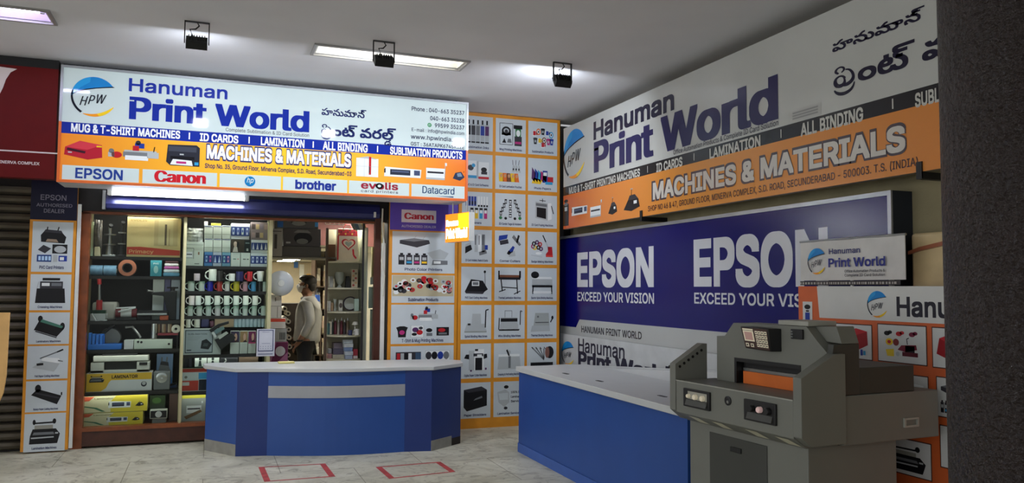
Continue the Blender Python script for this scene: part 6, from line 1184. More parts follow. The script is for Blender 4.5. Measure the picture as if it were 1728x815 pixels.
# keypad
b = MB(); b.hexa([(.37, .185, 1.268), (.575, .185, 1.262), (.60, .24, 1.262), (.38, .24, 1.268), (.362, .155, 1.392), (.585, .155, 1.388), (.60, .24, 1.388), (.37, .24, 1.392)], m_black); kp = mp_('keypad_box', b, .004)
def KP(u, v, d=0.0):
    a_ = Vector((.37, .185, 1.268)).lerp(Vector((.575, .185, 1.262)), u); c_ = Vector((.362, .155, 1.392)).lerp(Vector((.585, .155, 1.388)), u)
    p = a_.lerp(c_, v); return (p.x, p.y - d, p.z)
def kq(b, u0, v0, u1, v1, m, d): b.face([KP(u0, v0, d), KP(u1, v0, d), KP(u1, v1, d), KP(u0, v1, d)], m)
b = MB(); kq(b, .03, .04, .97, .97, mat('keypad_maroon_face', (70, 48, 44), 0.4), .0015); mp_('keypad_face', b, 0, kp)
b = MB(); kq(b, .07, .36, .46, .84, m_key, .003); kq(b, .12, .42, .41, .78, mat('lcd_pink_grey', (190, 150, 140), 0.3, emit=0.1), .004); mp_('display', b, 0, kp)
b = MB()
for i in range(4):
    for j in range(4):
        u0, v0 = .52 + i * .11, .14 + j * .19; kq(b, u0, v0, u0 + .095, v0 + .15, m_key, .003); kq(b, u0 + .02, v0 + .05, u0 + .075, v0 + .1, m_mc2, .004)
for u0 in (.08, .27): kq(b, u0, .1, u0 + .12, .26, m_key, .003); kq(b, u0 + .03, .14, u0 + .09, .22, m_mc2, .004)
kq(b, .07, .86, .46, .93, m_key, .003)
mp_('keys', b, 0, kp)
b = MB(); b.box(.681, .766, .226, .24, 1.339, 1.392, m_black); sw = mp_('main_switch', b, .003)
b = MB()
for k in range(3): b.box(.688, .70, .222, .226, 1.347 + k * .014, 1.354 + k * .014, m_grey)
mp_('switch_marks', b, 0, sw)
def panel(x0, x1, z0, z1, knobs):
    b = MB(); b.box(x0, x1, -.014, .0, z0, z1, m_black); p = mp_('control_panel', b, .003)
    b = MB(); b.prism([(-.026, z0 + .012), (-.015, z0 + .045), (-.0145, z0 + .012)], x0 + .03, x1 - .02, 'x', m_mc2); mp_('label_strip', b, 0, p)
    for fx, m, r in knobs:
        b = MB(); b.lathe([(r, 0), (r, -.016), (r * .8, -.022), (.0001, -.022)], (x0 + (x1 - x0) * fx, -.014, z0 + (z1 - z0) * .62), m, 16, 'y'); mp_('button', b, 0, p, True)
    return p
pl_ = panel(.047, .289, .906, 1.013, ((.26, m_key, .012), (.52, m_key, .017), (.8, m_key, .017)))
b = MB(); b.box(.095, .27, -.017, -.0141, .955, 1.0, mat('panel_grey_print', (160, 158, 146), 0.4)); mp_('switch_plate', b, 0, pl_)
panel(.578, .816, .905, 1.016, ((.3, m_black, .017), (.55, mat('pink_white_button', (236, 200, 196), 0.3, emit=0.1), .017), (.8, m_black, .02)))
b = MB(); b.lathe([(.026, 0), (.026, -.006), (.02, -.008), (.0001, -.008)], (.438, 0, .985), m_black, 20, 'y'); lk = mp_('lock', b, 0, None, True)
b = MB(); b.lathe([(.009, -.008), (.009, -.012), (.0001, -.012)], (.445, 0, .98), m_steel, 12, 'y'); mp_('key_barrel', b, 0, lk)
m_dec = mat('faded_hazard_decal', (196, 192, 168), 0.5)
for x in (.06, .27, .55, .78):
    def D_(xx, t): return (xx, .085 * t - .001, .858 - .055 * t - .0012)
    b = MB(); b.face([D_(x, .2), D_(x + .09, .2), D_(x + .13, .85), D_(x + .04, .85)][::1], m_dec); mp_('arrow_decal', b, 0)

# ================================================================== goods in the window
IY = 9.07                 # front line of the goods behind the glass
D_ = Pl('Y', IY)
def rectp(x0, y0, x1, y1, Y=IY):
    xm, ym = (x0 + x1) / 2, (y0 + y1) / 2
    return PY(x0, ym, Y).x, PY(xm, y1, Y).z, PY(x1, ym, Y).x, PY(xm, y0, Y).z
def carton(name, label, px, depth=0.25, col=(190, 170, 120), prt=None, Y=IY, cat='box', group=None, z0=None, bevel=.003, rough=.55, z1=None):
    u0, v0, u1, v1 = rectp(*px, Y)
    if z0 is not None: v0 = z0 + .0012
    if z1 is not None: v1 = z1
    t = thing(name, label, cat, ((u0 + u1) / 2, Y, v0), group=group)
    b = MB(); b.box(u0 + .001, u1 - .001, Y, Y + depth, v0, v1 - .001, mat('carton_%02x%02x%02x' % tuple(col), col, rough, noise=0.06)); b.build('body', t, bevel=bevel)
    if prt:
        q = Sheet(Pl('Y', Y), 'dull', 0.001); prt(q, u0 + .004, v0 + .004, u1 - .004, v1 - .004); q.build('print', t)
    return t
def grid(q, u0, v0, u1, v1):
    def R(c, a, b_, c_, d, l=1): q.rect(u0 + (u1 - u0) * a, v0 + (v1 - v0) * b_, u0 + (u1 - u0) * c_, v0 + (v1 - v0) * d, c, l)
    def Pp(c, pts, l=1): q.poly([(u0 + (u1 - u0) * x, v0 + (v1 - v0) * y) for x, y in pts], c, l)
    def T(s, x, y, w, h, c, l=2, b=.012, **k): text(q, s, u0 + (u1 - u0) * x, v0 + (v1 - v0) * y, (u1 - u0) * w, (v1 - v0) * h, c, l, b, **k)
    def I(f, a, b_, c_, d, l=2): f(Ic(q, u0 + (u1 - u0) * a, v0 + (v1 - v0) * b_, u0 + (u1 - u0) * c_, v0 + (v1 - v0) * d, l))
    return R, Pp, T, I
# shelves and back boards of the two display bays
m_shelf = mat('dark_shelf_board', (34, 30, 28), 0.5)
m_back = mat('black_back_board', (20, 18, 18), 0.7)
m_gshelf = glass_mat('greenish_shelf_glass', (170, 205, 190))
LX0, LX1, RX0, RX1 = -1.155, -0.268, -0.245, 0.585
m_shelf_fill = mat('shelf_fill_glow', (252, 252, 248), 0.4, emit=SHELF_FILL, noise=0)
def shelf(label, x0, x1, z, th=.018, m=None, y0=9.03, y1=9.44):
    b = MB(); b.box(x0, x1, y0, y1, z - th, z, m or m_shelf); o_ = one(b, 'display_shelf', label, 'shelf', 'shelves of the window display')
    b = MB(); b.box(x0, x1, y0 - .006, y0 - .0005, z - th - .014, z, m or m_shelf); b.build('rim', o_)  # lip added to keep the fill strip out of view
    b = MB(); b.box(x0 + .02, x1 - .02, y0 + .001, y0 + .013, z - th - .006, z - th - .0005, m_shelf_fill); b.build('fill_strip', o_)  # glowing strip added to brighten the goods below
    return o_
def zpx(y, x=225, Y=IY): return PY(x, y, Y).z
b = MB(); b.box(LX0 - .02, RX1 + .02, 9.45, 9.47, .0, 2.40, m_back); struct(b, 'wall_display')
b = MB(); b.box(LX0 - .03, LX0 - .005, 9.01, 9.45, 0, 2.36, m_cream); b.box(LX1 + .004, LX1 + .018, 9.02, 9.45, 0.18, 2.32, m_cream); b.box(RX1 + .004, RX1 + .02, 9.02, 9.45, 0.03, 2.32, m_cream); struct(b, 'trim_5')
zb0 = 0.185
b = MB(); b.box(LX0 - .005, RX1 + .004, 9.002, 9.45, 0.02, zb0, m_wood_d); tag(b.build('display_plinth'), 'low dark wooden plinth under the window display', 'plinth')
ZL = [zpx(433.5), zpx(466), zpx(541), zpx(589.5), zpx(660)]
for z, w_ in zip(ZL, ('carrying the tan printer carton', 'carrying the copper ring and film rolls', 'carrying the mug press', 'carrying the blue cutter and white trimmer', 'carrying the laminator and its box')):
    shelf('dark shelf in the wood-framed window ' + w_, LX0, LX1, z)
ZR = [zpx(449.5, 380), zpx(491.5, 380), zpx(533, 380), zpx(597.5, 380), zpx(660.5, 330)]
for z, w_ in zip(ZR, ('carrying the ink cartons', 'carrying the coloured mugs', 'carrying the white mugs', 'carrying the framed phone picture', 'carrying the red and white cartons')):
    shelf('dark shelf in the mug window bay ' + w_, RX0, RX1, z)
# fill strips added over the goods, hidden behind the top frame
m_case_fill = mat('case_fill_glow', (252, 252, 246), 0.4, emit=CASE_FILL, noise=0)
for x0, x1, lab in ((LX0 + .1, LX1 - .1, 'slim fill strip added out of view atop the carton bay'), (RX0 + .1, RX1 - .1, 'slim fill strip added out of view atop the mug bay')):
    t = thing('case_fill_light', lab, 'lamp', ((x0 + x1) / 2, 9.03, 2.36), group='fill strips added over the window display')
    b = MB(); b.box(x0 - .03, x1 + .03, 9.02, 9.06, 2.372, 2.39, m_white); b.build('channel', t)
    b = MB(); b.box(x0, x1, 9.025, 9.055, 2.364, 2.3715, m_case_fill); b.build('diffuser', t)

# --- left bay, top shelf
def pr_primacy(q, u0, v0, u1, v1):
    R, Pp, T, I = grid(q, u0, v0, u1, v1)
    Pp((176, 62, 44), [(0, .05), (1, .04), (1, .17), (.55, .22), (.25, .25), (0, .24)]); T('Primacy', .04, .085, .46, .085, (206, 150, 100), 2, .016)
    T('EVOLIS', .06, .9, .3, .05, (150, 130, 80)); R((166, 150, 104), .5, .28, .95, .98); R((176, 162, 116), .58, .3, .86, .95, 2); R((84, 74, 54), .7, .3, .74, .84, 3); R((150, 134, 96), .78, .28, .8, .72, 3); R((196, 178, 128), .0, .76, .5, .775, 1)
carton('printer_carton', 'big tan printer carton with red wave band on the top window shelf', (214, 367, 305, 433.5), .33, (188, 168, 112), pr_primacy, z0=ZL[0])
m_clear = glass_mat('clear_film', (200, 205, 205), rough=.15)
def hanging_tool(label, px, kind):
    u0, v0, u1, v1 = rectp(*px); v0 = ZL[0] + .001; uc = (u0 + u1) / 2; yc = IY + .09
    t = thing('button_press', label, 'press', (uc, yc, v0)); H = v1 - v0
    b = MB(); b.box(u0, u1, yc - .05, yc + .05, v0, v0 + .02, m_steel if kind else m_black); b.build('base', t, bevel=.004)
    b = MB(); b.tube([(uc, yc, v0 + .02), (uc, yc, v0 + H * .35), (uc, yc, v0 + H * .36), (uc, yc, v0 + H * .95)], [.035, .03, .018, .014], m_steel if kind else m_black, 12); b.build('column', t, smooth=True)
    b = MB()
    for f in (.36, .68): b.lathe([((u1 - u0) * .46, 0), ((u1 - u0) * .46, .012), (.001, .012)], (uc, yc, v0 + H * f), m_steel if kind else m_grey, 18)
    b.build('plate', t)
    b = MB(); b.tube([(uc, yc, v0 + H * .92), (uc + .01, yc - .03, v0 + H)], [.012, .02], m_black, 8); b.build('handle', t)
hanging_tool('steel button press with two round plates beside the tan printer carton', (172, 379, 195, 433), 1)
hanging_tool('black button press touching the tan printer carton', (197, 374, 211.5, 433), 0)
def bag(label, px, col, z0):
    u0, v0, u1, v1 = rectp(*px); v0 = z0 + .001
    n, m_ = 8, 8; b = MB(); mm = mat('bag_%02x%02x%02x' % col, col, .22, noise=.3, scale=30); rnd = random.Random(sum(px))
    F = [[(u0 + (u1 - u0) * i / n, IY + .02 - .028 * math.sin(PI * i / n) * math.sin(PI * (j + .6) / (m_ + 1.2)) - .012 * rnd.random(), v0 + (v1 - v0) * (j / m_) * (1 - .06 * abs(math.sin(i * 1.7)))) for i in range(n + 1)] for j in range(m_ + 1)]
    for j in range(m_):
        for i in range(n):
            b.face([F[j][i], F[j][i + 1], F[j + 1][i + 1], F[j + 1][i]], mm)
            b.face([(p[0], IY + .05, p[2]) for p in (F[j][i], F[j + 1][i], F[j + 1][i + 1], F[j][i + 1])], mm)
    for j in range(m_): b.face([F[j][0], F[j + 1][0], (u0, IY + .05, F[j + 1][0][2]), (u0, IY + .05, F[j][0][2])], mm); b.face([F[j][n], (u1, IY + .05, F[j][n][2]), (u1, IY + .05, F[j + 1][n][2]), F[j + 1][n]], mm)
    return one(b, 'plastic_bag', label, 'bag', smooth=True)
bag('dark wrapped bag at the wood-framed end of the top window shelf', (158, 369, 172, 418), (92, 88, 84), PY(165, 418, IY).z)
carton('tall_box', 'narrow pale green box in the corner of the top window shelf', (153, 374, 158, 433), .2, (176, 190, 160), None, z0=ZL[0])
carton('lamp_box', 'short cream box under the dark wrapped bag', (159, 416, 168, 433), .15, (216, 208, 170), None, z0=ZL[0])
# second shelf
m_fblue = mat('blue_film', (120, 160, 186), .18, noise=.25, scale=20); m_copper = mat('copper_foil', (176, 108, 78), .3, metal=.0, noise=.2)
for k, (x0, x1, w_) in enumerate(((152, 173, 'against the wood frame'), (174.5, 196, 'next to the copper ring'))):
    u0, v0, u1, v1 = rectp(x0, 441, x1, 459); r = (v1 - v0) / 2
    t = thing('film_roll', 'pale blue film roll lying ' + w_, 'film roll', (u0, IY + .05, ZL[1] + r), group='blue film rolls')
    b = MB(); b.tube([(u0, IY + .06, ZL[1] + r + .001), (u1, IY + .06, ZL[1] + r + .001)], r, m_fblue, 20); b.build('film', t, smooth=True)
    b = MB(); b.tube([(u0 - .004, IY + .06, ZL[1] + r + .001), (u1 + .004, IY + .06, ZL[1] + r + .001)], r * .4, m_offw, 12); b.build('core', t, smooth=True)
u0, v0, u1, v1 = rectp(199, 438.5, 230, 462.5); r = (u1 - u0) / 2; uc = (u0 + u1) / 2
t = thing('copper_ring_roll', 'copper foil roll standing on edge like a ring', 'foil roll', (uc, IY + .05, ZL[1]))
b = MB(); b.lathe([(r, -.04), (r, .04), (r * .58, .04), (r * .58, -.04), (r, -.04)], (uc, IY + .06, ZL[1] + r + .001), m_copper, 32, 'y'); b.build('foil', t, smooth=True)
b = MB(); b.lathe([(r * .57, -.043), (r * .57, .043), (r * .45, .043), (r * .45, -.043), (r * .57, -.043)], (uc, IY + .06, ZL[1] + r + .001), m_black, 28, 'y'); b.build('core', t, smooth=True)
def pr_teal(q, u0, v0, u1, v1):
    R, Pp, T, I = grid(q, u0, v0, u1, v1); q.ell((u0 + u1) / 2, v0 + (v1 - v0) * .42, (u1 - u0) * .22, (v1 - v0) * .25, (150, 196, 190), 1); T('PVC', .25, .75, .5, .1, (210, 236, 234))
carton('small_carton', 'teal carton beside the pink and white packets', (253.5, 439, 273, 463.5), .12, (52, 140, 150), pr_teal, z0=ZL[1])
zz = ZL[1]
for k, (c, h, w_) in enumerate((((92, 150, 176), 7, 'blue packet at the bottom of the packet stack'), ((206, 214, 216), 6, 'white packet between the blue and the pink packet'), ((186, 96, 160), 5.5, 'magenta packet in the middle of the packet stack'), ((214, 210, 208), 5.5, 'white packet under the topmost packet'), ((70, 44, 46), 4.5, 'dark brown packet topping the packet stack'))):
    hz = h * 0.0058; a_, _, c_, _ = rectp(275, 455, 303, 462)
    b = MB(); b.box(a_ + .004 * k, c_ - .003 * k, IY + .005, IY + .15, zz + .001, zz + hz, mat('packet_%02x%02x%02x' % c, c, .3, noise=.2, scale=20)); zz += hz
    one(b, 'film_packet', w_, 'packet', 'stacked film packets', bevel=.01)
# third shelf: red screwdriver-like riveter, mug press, heat press with swing arm
Z3 = ZL[2]
m_red = mat('red_enamel', (168, 36, 38), .35)
u0, v0, u1, v1 = rectp(160, 463, 174, 528)
uc = (u0 + u1) / 2; zlow = PY(167, 523.3, IY).z + .001
t = thing('eyelet_punch', 'red handled hand punch standing upright near the wood frame', 'hand punch', (uc, IY + .06, zlow))
b = MB(); b.tube([(uc, IY + .06, zlow), (uc, IY + .06, zlow + .10)], [.03, .028], m_red, 12); b.build('body', t, smooth=True)
b = MB(); b.tube([(uc, IY + .06, zlow + .10), (uc - .005, IY + .06, zlow + .26)], [.014, .01], m_steel, 10); b.build('shaft', t, smooth=True)
b = MB(); b.tube([(uc - .005, IY + .06, zlow + .26), (uc - .01, IY + .06, zlow + .32)], [.02, .022], m_red, 12); b.build('grip', t, smooth=True)
carton('press_base', 'low cream cabinet carrying the red hand punch', (155, 509.5, 197, 541), .26, (176, 172, 158), None, Y=IY + .1, cat='cabinet', z0=Z3, bevel=.025)
b = MB(); a_, bz, c_, tz = rectp(152, 523.5, 178, 529); b.box(a_, c_, IY + .005, IY + .095, bz, tz, m_gshelf); b.box(a_, c_, IY + .02, IY + .03, Z3 + .001, bz, m_steel)
one(b, 'glass_stand', 'little glass topped stand under the red hand punch', 'stand')
mpz = rectp(195, 521, 227, 545)
t = thing('mug_press', 'white and dark red mug heat press in the wood-framed window', 'mug press', ((mpz[0] + mpz[2]) / 2, IY + .05, Z3))
rr = (mpz[3] - Z3 - .03) / 2; uc = PY(212, 532, IY).x; zc = Z3 + .03 + rr
m_dred = mat('dark_red_silicone', (112, 36, 40), .4)
b = MB(); b.box(mpz[0], mpz[2] + .02, IY, IY + .14, Z3 + .001, Z3 + .03, m_black); b.build('base', t, bevel=.006)
b = MB(); b.tube([(uc - .05, IY + .07, zc), (uc + .05, IY + .07, zc)], rr * .95, m_white, 24); b.build('mug', t, smooth=True)
for s_ in (-1, 1):
    b = MB(); b.tube([(uc + s_ * .075 - .024, IY + .07, zc), (uc + s_ * .075 + .024, IY + .07, zc)], rr, m_dred, 24); b.build('heater_band', t, smooth=True)
b = MB(); b.tube([(mpz[0], IY + .02, mpz[3] + .005), (uc + .09, IY + .02, mpz[3] + .015)], .008, m_white, 8); b.tube([(uc - .07, IY + .0, mpz[3] - .03), (uc + .09, IY + .01, mpz[3] + .01)], .008, m_white, 8); b.build('clamp_lever', t)
u0, v0, u1, v1 = rectp(155, 529, 180, 545)
pts = [(u0, IY + .0, v1), (u0 + .04, IY - .005, v0 + .02), (u0 + .09, IY - .005, v0 + .012), (u0 + .14, IY, v0 + .03), (u0 + .135, IY, v1)]
b = MB(); b.tube(pts, .008, m_white, 8); one(b, 'cable_loop', 'white power cable looping under the red hand punch', 'cable', smooth=True)
pr = rectp(231, 519, 287, 541)
t = thing('swing_press', 'black swing-arm heat press with steel bed in the wood-framed window', 'heat press', ((pr[0] + pr[2]) / 2, IY + .1, Z3))
b = MB(); b.box(pr[0], pr[2] - .02, IY + .02, IY + .2, PY(255, 528, IY).z, PY(255, 524.5, IY).z, m_black); b.build('platen', t, bevel=.004)
b = MB(); b.box(pr[0], pr[2] - .03, IY + .012, IY + .2, PY(255, 532, IY).z, PY(255, 528.5, IY).z, m_steel); b.build('bed', t, bevel=.003)
xs, xe = PY(285, 520, IY).x, PY(297, 520, IY).x
b = MB(); b.prism([(xs, Z3 + .001), (xe, Z3 + .001), (xe, PY(290, 491, IY).z), (xs - .03, PY(290, 492, IY).z), (xs - .18, PY(262, 493.5, IY).z), (xs - .18, PY(262, 497.5, IY).z), (xs - .06, PY(262, 499.5, IY).z)], IY + .08, IY + .15, 'y', m_black); b.build('arm', t, bevel=.006)
b = MB(); b.tube([(xs + .03, IY + .11, PY(290, 491, IY).z), (xs + .03, IY + .11, PY(290, 486, IY).z)], .02, m_black, 12); b.tube([(xs - .03, IY + .11, PY(290, 485.4, IY).z), (xs + .08, IY + .11, PY(290, 485.4, IY).z)], .008, m_black, 8); b.build('knob', t)
b = MB(); hp = PY(252, 490, IY); b.tube([(xs - .17, IY + .1, PY(262, 495, IY).z), (hp.x + .03, IY + .05, PY(256, 492, IY).z), (hp.x - .02, IY + .02, PY(246, 490.5, IY).z)], [.01, .009, .012], m_steel, 8); b.build('handle', t, smooth=True)
b = MB(); b.box(PY(269, 535, IY).x, PY(284, 535, IY).x, IY + .03, IY + .07, Z3 + .001, PY(275, 532.5, IY).z, mat('orange_block', (186, 90, 56), .5)); b.build('control_box', t, bevel=.006)
for px, lab, col in (((258, 471, 277.5, 490), 'white paper pack standing upright behind the swing press', (190, 196, 190)), ((278, 470, 288, 488), 'blue grey folder standing between white paper packs', (104, 104, 140)), ((288.5, 472, 304, 500), 'pale blue paper pack standing at the cream post', (176, 188, 200))):
    carton('paper_pack', lab, px, .1, col, None, Y=IY + .22, cat='paper pack', z0=ZL[2])
# fourth shelf
Z4 = ZL[3]
b4 = rectp(148, 564, 205, 588)
t = thing('corner_cutter', 'bright blue hand cutter with slotted upright on the lower window shelf', 'cutter', (b4[0], IY + .1, Z4))
m_bcut = mat('bright_blue_plastic', (36, 112, 200), .35)
b = MB(); b.box(b4[0], b4[2], IY + .01, IY + .2, Z4 + .001, PY(180, 581, IY).z, m_bcut); b.build('base', t, bevel=.005)
b = MB(); zt_ = PY(157, 562, IY).z
for k in range(4): xx = b4[0] + .002 + k * .034; b.box(xx, xx + .026, IY + .02, IY + .1, PY(180, 581, IY).z, zt_ - .01 * k, m_bcut)
b.box(b4[0], b4[0] + .14, IY + .1, IY + .14, PY(180, 581, IY).z, zt_ - .015, m_bcut)
b.build('slotted_upright', t, bevel=.003)
t = thing('rotary_blade', 'grey rounded blade housing with black arm behind the bright blue cutter', 'cutter', (b4[0] + .2, IY + .15, Z4))
gx = PY(182, 566, IY).x; b = MB(); b.lathe([(.001, -.03), (.095, -.03), (.105, 0), (.095, .03), (.001, .03)], (gx, IY + .26, Z4 + .11), m_grey, 28, 'y'); b.build('housing', t, smooth=True)
b = MB(); a_ = PY(169, 565, IY); c_ = PY(189, 549, IY); b.tube([(a_.x, IY + .2, a_.z), (c_.x, IY + .2, c_.z)], .014, m_black, 8); b.build('arm', t)
w4 = rectp(226, 570, 291, 588.5)
t = thing('paper_trimmer', 'white metal paper trimmer with square end block on the lower window shelf', 'paper trimmer', (w4[0], IY + .1, Z4))
m_wg = mat('pale_green_white_enamel', (206, 216, 198), .4)
b = MB(); b.box(w4[0], w4[2], IY + .01, IY + .2, Z4 + .001, PY(258, 573, IY).z, m_wg); b.build('bar', t, bevel=.004)
b = MB(); e4 = rectp(209, 574, 225, 588.5); b.box(e4[0], e4[2], IY + .01, IY + .16, Z4 + .001, e4[3], m_white); b.build('end_block', t, bevel=.003)
b = MB()
for (x, y) in ((233, 577), (238.5, 577.5), (285, 580.5)): p = PY(x, y, IY); b.lathe([(.012, 0), (.012, -.006), (.001, -.006)], (p.x, IY + .01, p.z), m_black, 10, 'y')
b.build('screw', t)
b = MB(); b.tube([(PY(210, 553, IY).x, IY + .1, PY(210, 553, IY).z), (PY(222, 552, IY).x, IY + .1, PY(222, 552, IY).z), (PY(233, 566, IY).x, IY + .12, PY(233, 566, IY).z), (PY(236, 570, IY).x, IY + .12, PY(236, 571, IY).z)], .012, m_steel, 8); b.build('lever', t, smooth=True)
c4 = rectp(254.5, 545, 265, 571); r = (c4[2] - c4[0]) / 2
b = MB(); b.lathe([(r, PY(258, 572, IY).z + .002), (r, c4[3]), (.001, c4[3])], ((c4[0] + c4[2]) / 2, IY + .06, 0), mat('chrome_tin', (190, 192, 190), .15, metal=.9), 20); one(b, 'chrome_tin', 'shiny chrome tin standing on the white trimmer', 'tin', smooth=True)
zc = PY(290, 560, IY).z
for k in range(7):
    x = PY(267 + k * 3.4, 556, IY).x; zz0 = PY(280, 562, IY).z
    b = MB(); b.tube([(x, IY + .1, zz0), (x, IY + .1, zz0 + .09)], .011, mat('marker_%d' % (k % 3), ((120, 96, 70), (60, 44, 40), (150, 140, 120))[k % 3], .4), 8); one(b, 'marker_tube', 'thin brown or grey marker tube in a row above the red strip', 'marker tube', 'marker tubes beside the chrome tin')
b = MB(); a_ = rectp(266, 562.5, 300, 566); b.box(a_[0], a_[2], IY + .03, IY + .16, a_[1], a_[3], mat('maroon_tray', (120, 36, 44), .4)); b.box(a_[0], a_[0] + .01, IY + .04, IY + .15, Z4 + .16, a_[1], m_black); b.box(a_[2] - .01, a_[2], IY + .03, IY + .15, Z4, a_[1], m_black); one(b, 'marker_tray', 'maroon tray holding the row of thin marker tubes', 'tray')
p = PY(296.5, 554, IY); b = MB(); b.lathe([(.045, -.025), (.045, .025), (.014, .025), (.014, -.025), (.045, -.025)], (p.x, IY + .1, p.z - .01), m_offw, 20, 'y'); one(b, 'tape_roll', 'white tape roll at the end of the marker tray', 'tape roll', smooth=True)
# fifth shelf: laminator on its box
Z5 = ZL[4]
def pr_lam(q, u0, v0, u1, v1):
    R, Pp, T, I = grid(q, u0, v0, u1, v1)
    R((214, 216, 214), .0, .03, 1, .62); R((222, 180, 60), 0, .62, 1, 1); Pp((222, 178, 54), [(0, .02), (.22, .02), (.3, .2), (.34, .5), (.38, .64), (0, .66)], 2)
    T('LAMINATOR', .38, .72, .4, .17, (60, 44, 30), 3, .024); I(ic_lamin, .04, .52, .27, .92, 3); q.ell(u0 + (u1 - u0) * .88, v0 + (v1 - v0) * .36, (u1 - u0) * .045, (v1 - v0) * .15, (50, 50, 60), 3); q.ell(u0 + (u1 - u0) * .88, v0 + (v1 - v0) * .4, (u1 - u0) * .03, (v1 - v0) * .1, (190, 190, 190), 4)
carton('laminator_box', 'yellow and white carton lettered LAMINATOR beneath the white machine', (145, 629, 256.5, 659.5), .22, (206, 200, 190), pr_lam, z0=Z5)
l5 = rectp(153, 598, 254, 628.5); zb5 = rectp(145, 629, 256.5, 659.5)[3]
t = thing('laminator', 'cream pouch laminator with dark slots standing on its yellow carton', 'laminator', ((l5[0] + l5[2]) / 2, IY + .1, zb5))
b = MB(); b.box(l5[0], l5[2] - .01, IY + .0, IY + .17, zb5 + .001, PY(203, 624, IY).z, m_offw); b.box(l5[0], l5[0] + .12, IY + .0, IY + .17, zb5, PY(203, 611, IY).z, m_offw); b.box(PY(231, 610, IY).x, l5[2] - .01, IY, IY + .17, zb5, PY(203, 611, IY).z, m_offw); b.box(l5[0] + .1, l5[2] - .05, IY + .04, IY + .17, zb5, PY(203, 611, IY).z, m_black); b.build('body', t, bevel=.004)
b = MB(); b.box(l5[0] + .02, l5[2] - .02, IY - .005, IY + .17, PY(203, 610.5, IY).z + .003, PY(203, 600, IY).z, m_offw); b.build('lid', t, bevel=.008)
b = MB(); b.box(l5[0] + .1, PY(231, 605, IY).x, IY + .02, IY + .12, PY(203, 600, IY).z, PY(203, 597, IY).z, m_black); b.build('feed_slot', t)
b = MB(); b.box(PY(235, 613, IY).x, l5[2] - .03, IY - .008, IY - .001, PY(203, 617, IY).z, PY(203, 612, IY).z, m_black); b.build('control_strip', t)
carton('machine_carton', 'blue and white machine picture carton beside the yellow laminator box', (264, 597, 292, 627), .1, (110, 140, 176), lambda q, u0, v0, u1, v1: (q.rect(u0, v0, u1, v0 + (v1 - v0) * .25, (70, 120, 180), 1), ic_printer(Ic(q, u0 + .02, v0 + .05, u1 - .02, v1 - .03, 2), G_)), Y=IY + .2, z0=Z5 + .02)
g5 = rectp(259, 627, 287, 650)
t = thing('grey_photo_cutter', 'grey die cutter with chrome oval window beside the yellow laminator box', 'die cutter', ((g5[0] + g5[2]) / 2, IY + .05, Z5))
b = MB(); b.box(g5[0], g5[2], IY + .01, IY + .15, Z5 + .001, g5[3], m_grey); b.build('body', t, bevel=.008)
b = MB(); b.lathe([(.055, 0), (.055, -.008), (.04, -.012), (.001, -.006)], ((g5[0] + g5[2]) / 2, IY + .01, Z5 + (g5[3] - Z5) * .68), mat('chrome_dish', (200, 200, 200), .12, metal=.95), 24, 'y'); b.build('window', t, smooth=True)
b = MB(); b.tube([(g5[2], IY + .08, Z5 + .04), (g5[2] + .06, IY + .06, Z5 + .06)], .012, m_black, 8); b.build('handle', t)
# bottom: two yellow cartons and a green one
def pr_yel(s_):
    def f(q, u0, v0, u1, v1):
        R, Pp, T, I = grid(q, u0, v0, u1, v1)
        R((214, 210, 170), 0, 0, 1, 1); Pp((214, 196, 60), [(.42, .0), (1, .0), (1, 1), (.5, 1), (.4, .6)], 2); Pp((206, 90, 60), [(0, .7), (.08, .72), (.16, .98), (0, .98)], 2); Pp((70, 120, 90), [(0, .42), (.2, .3), (.34, .04), (.28, .04), (.16, .24), (0, .36)], 2)
        T(s_, .16, .8, .3, .1, (120, 116, 80)); I(ic_lamwhite, .38, .2, .74, .72, 3); I(ic_blackcut, .8, .3, .95, .66, 3)
    return f
zf = zb0
yb1 = rectp(141, 696, 241.5, 722); yb2 = rectp(141, 668, 249, 695.5)
carton('laminator_carton', 'worn yellow laminator carton lying at the bottom of the window', (141, 695.5, 241.5, 722), .26, (196, 186, 110), pr_yel('Laminator'), z0=zf, bevel=.006)
carton('laminator_carton', 'worn yellow laminator carton lying on top of another one', (141, 667, 249, 695), .26, (196, 186, 110), pr_yel('Laminator'), z0=yb1[3] + .001, bevel=.006)
def pr_green(q, u0, v0, u1, v1):
    R, Pp, T, I = grid(q, u0, v0, u1, v1); R((40, 60, 30), 0, .5, 1, 1); q.ell(u0 + (u1 - u0) * .45, v0 + (v1 - v0) * .74, (u1 - u0) * .3, (v1 - v0) * .16, (70, 104, 50), 2)
carton('green_carton', 'dark green carton behind the small grey monitor unit', (252, 667, 279, 695), .1, (34, 48, 32), pr_green, Y=IY + .08, z0=PY(266, 700, IY + .08).z)
g6 = rectp(253, 691, 282, 717)
t = thing('button_maker', 'grey framed die cutter with white oval window at the bottom of the window', 'die cutter', ((g6[0] + g6[2]) / 2, IY, zf))
b = MB(); b.box(g6[0] + .02, g6[2] - .01, IY + .0, IY + .07, zf + .001, PY(266, 706, IY).z, m_grey); b.build('base', t, bevel=.006)
b = MB(); b.box(g6[0], g6[2], IY - .02, IY + .07, PY(266, 706, IY).z, g6[3], m_offw); b.build('frame', t, bevel=.004)
b = MB(); xc_, zc_ = (g6[0] + g6[2]) / 2, (PY(266, 706, IY).z + g6[3]) / 2; b.box(xc_ - .075, xc_ + .075, IY - .026, IY - .02, zc_ - .035, zc_ + .035, m_black); b.build('window', t)
b = MB(); b.lathe([(.032, 0), (.03, -.006), (.001, -.004)], (xc_, IY - .0265, zc_), m_white, 20, 'y'); b.build('die', t, smooth=True)
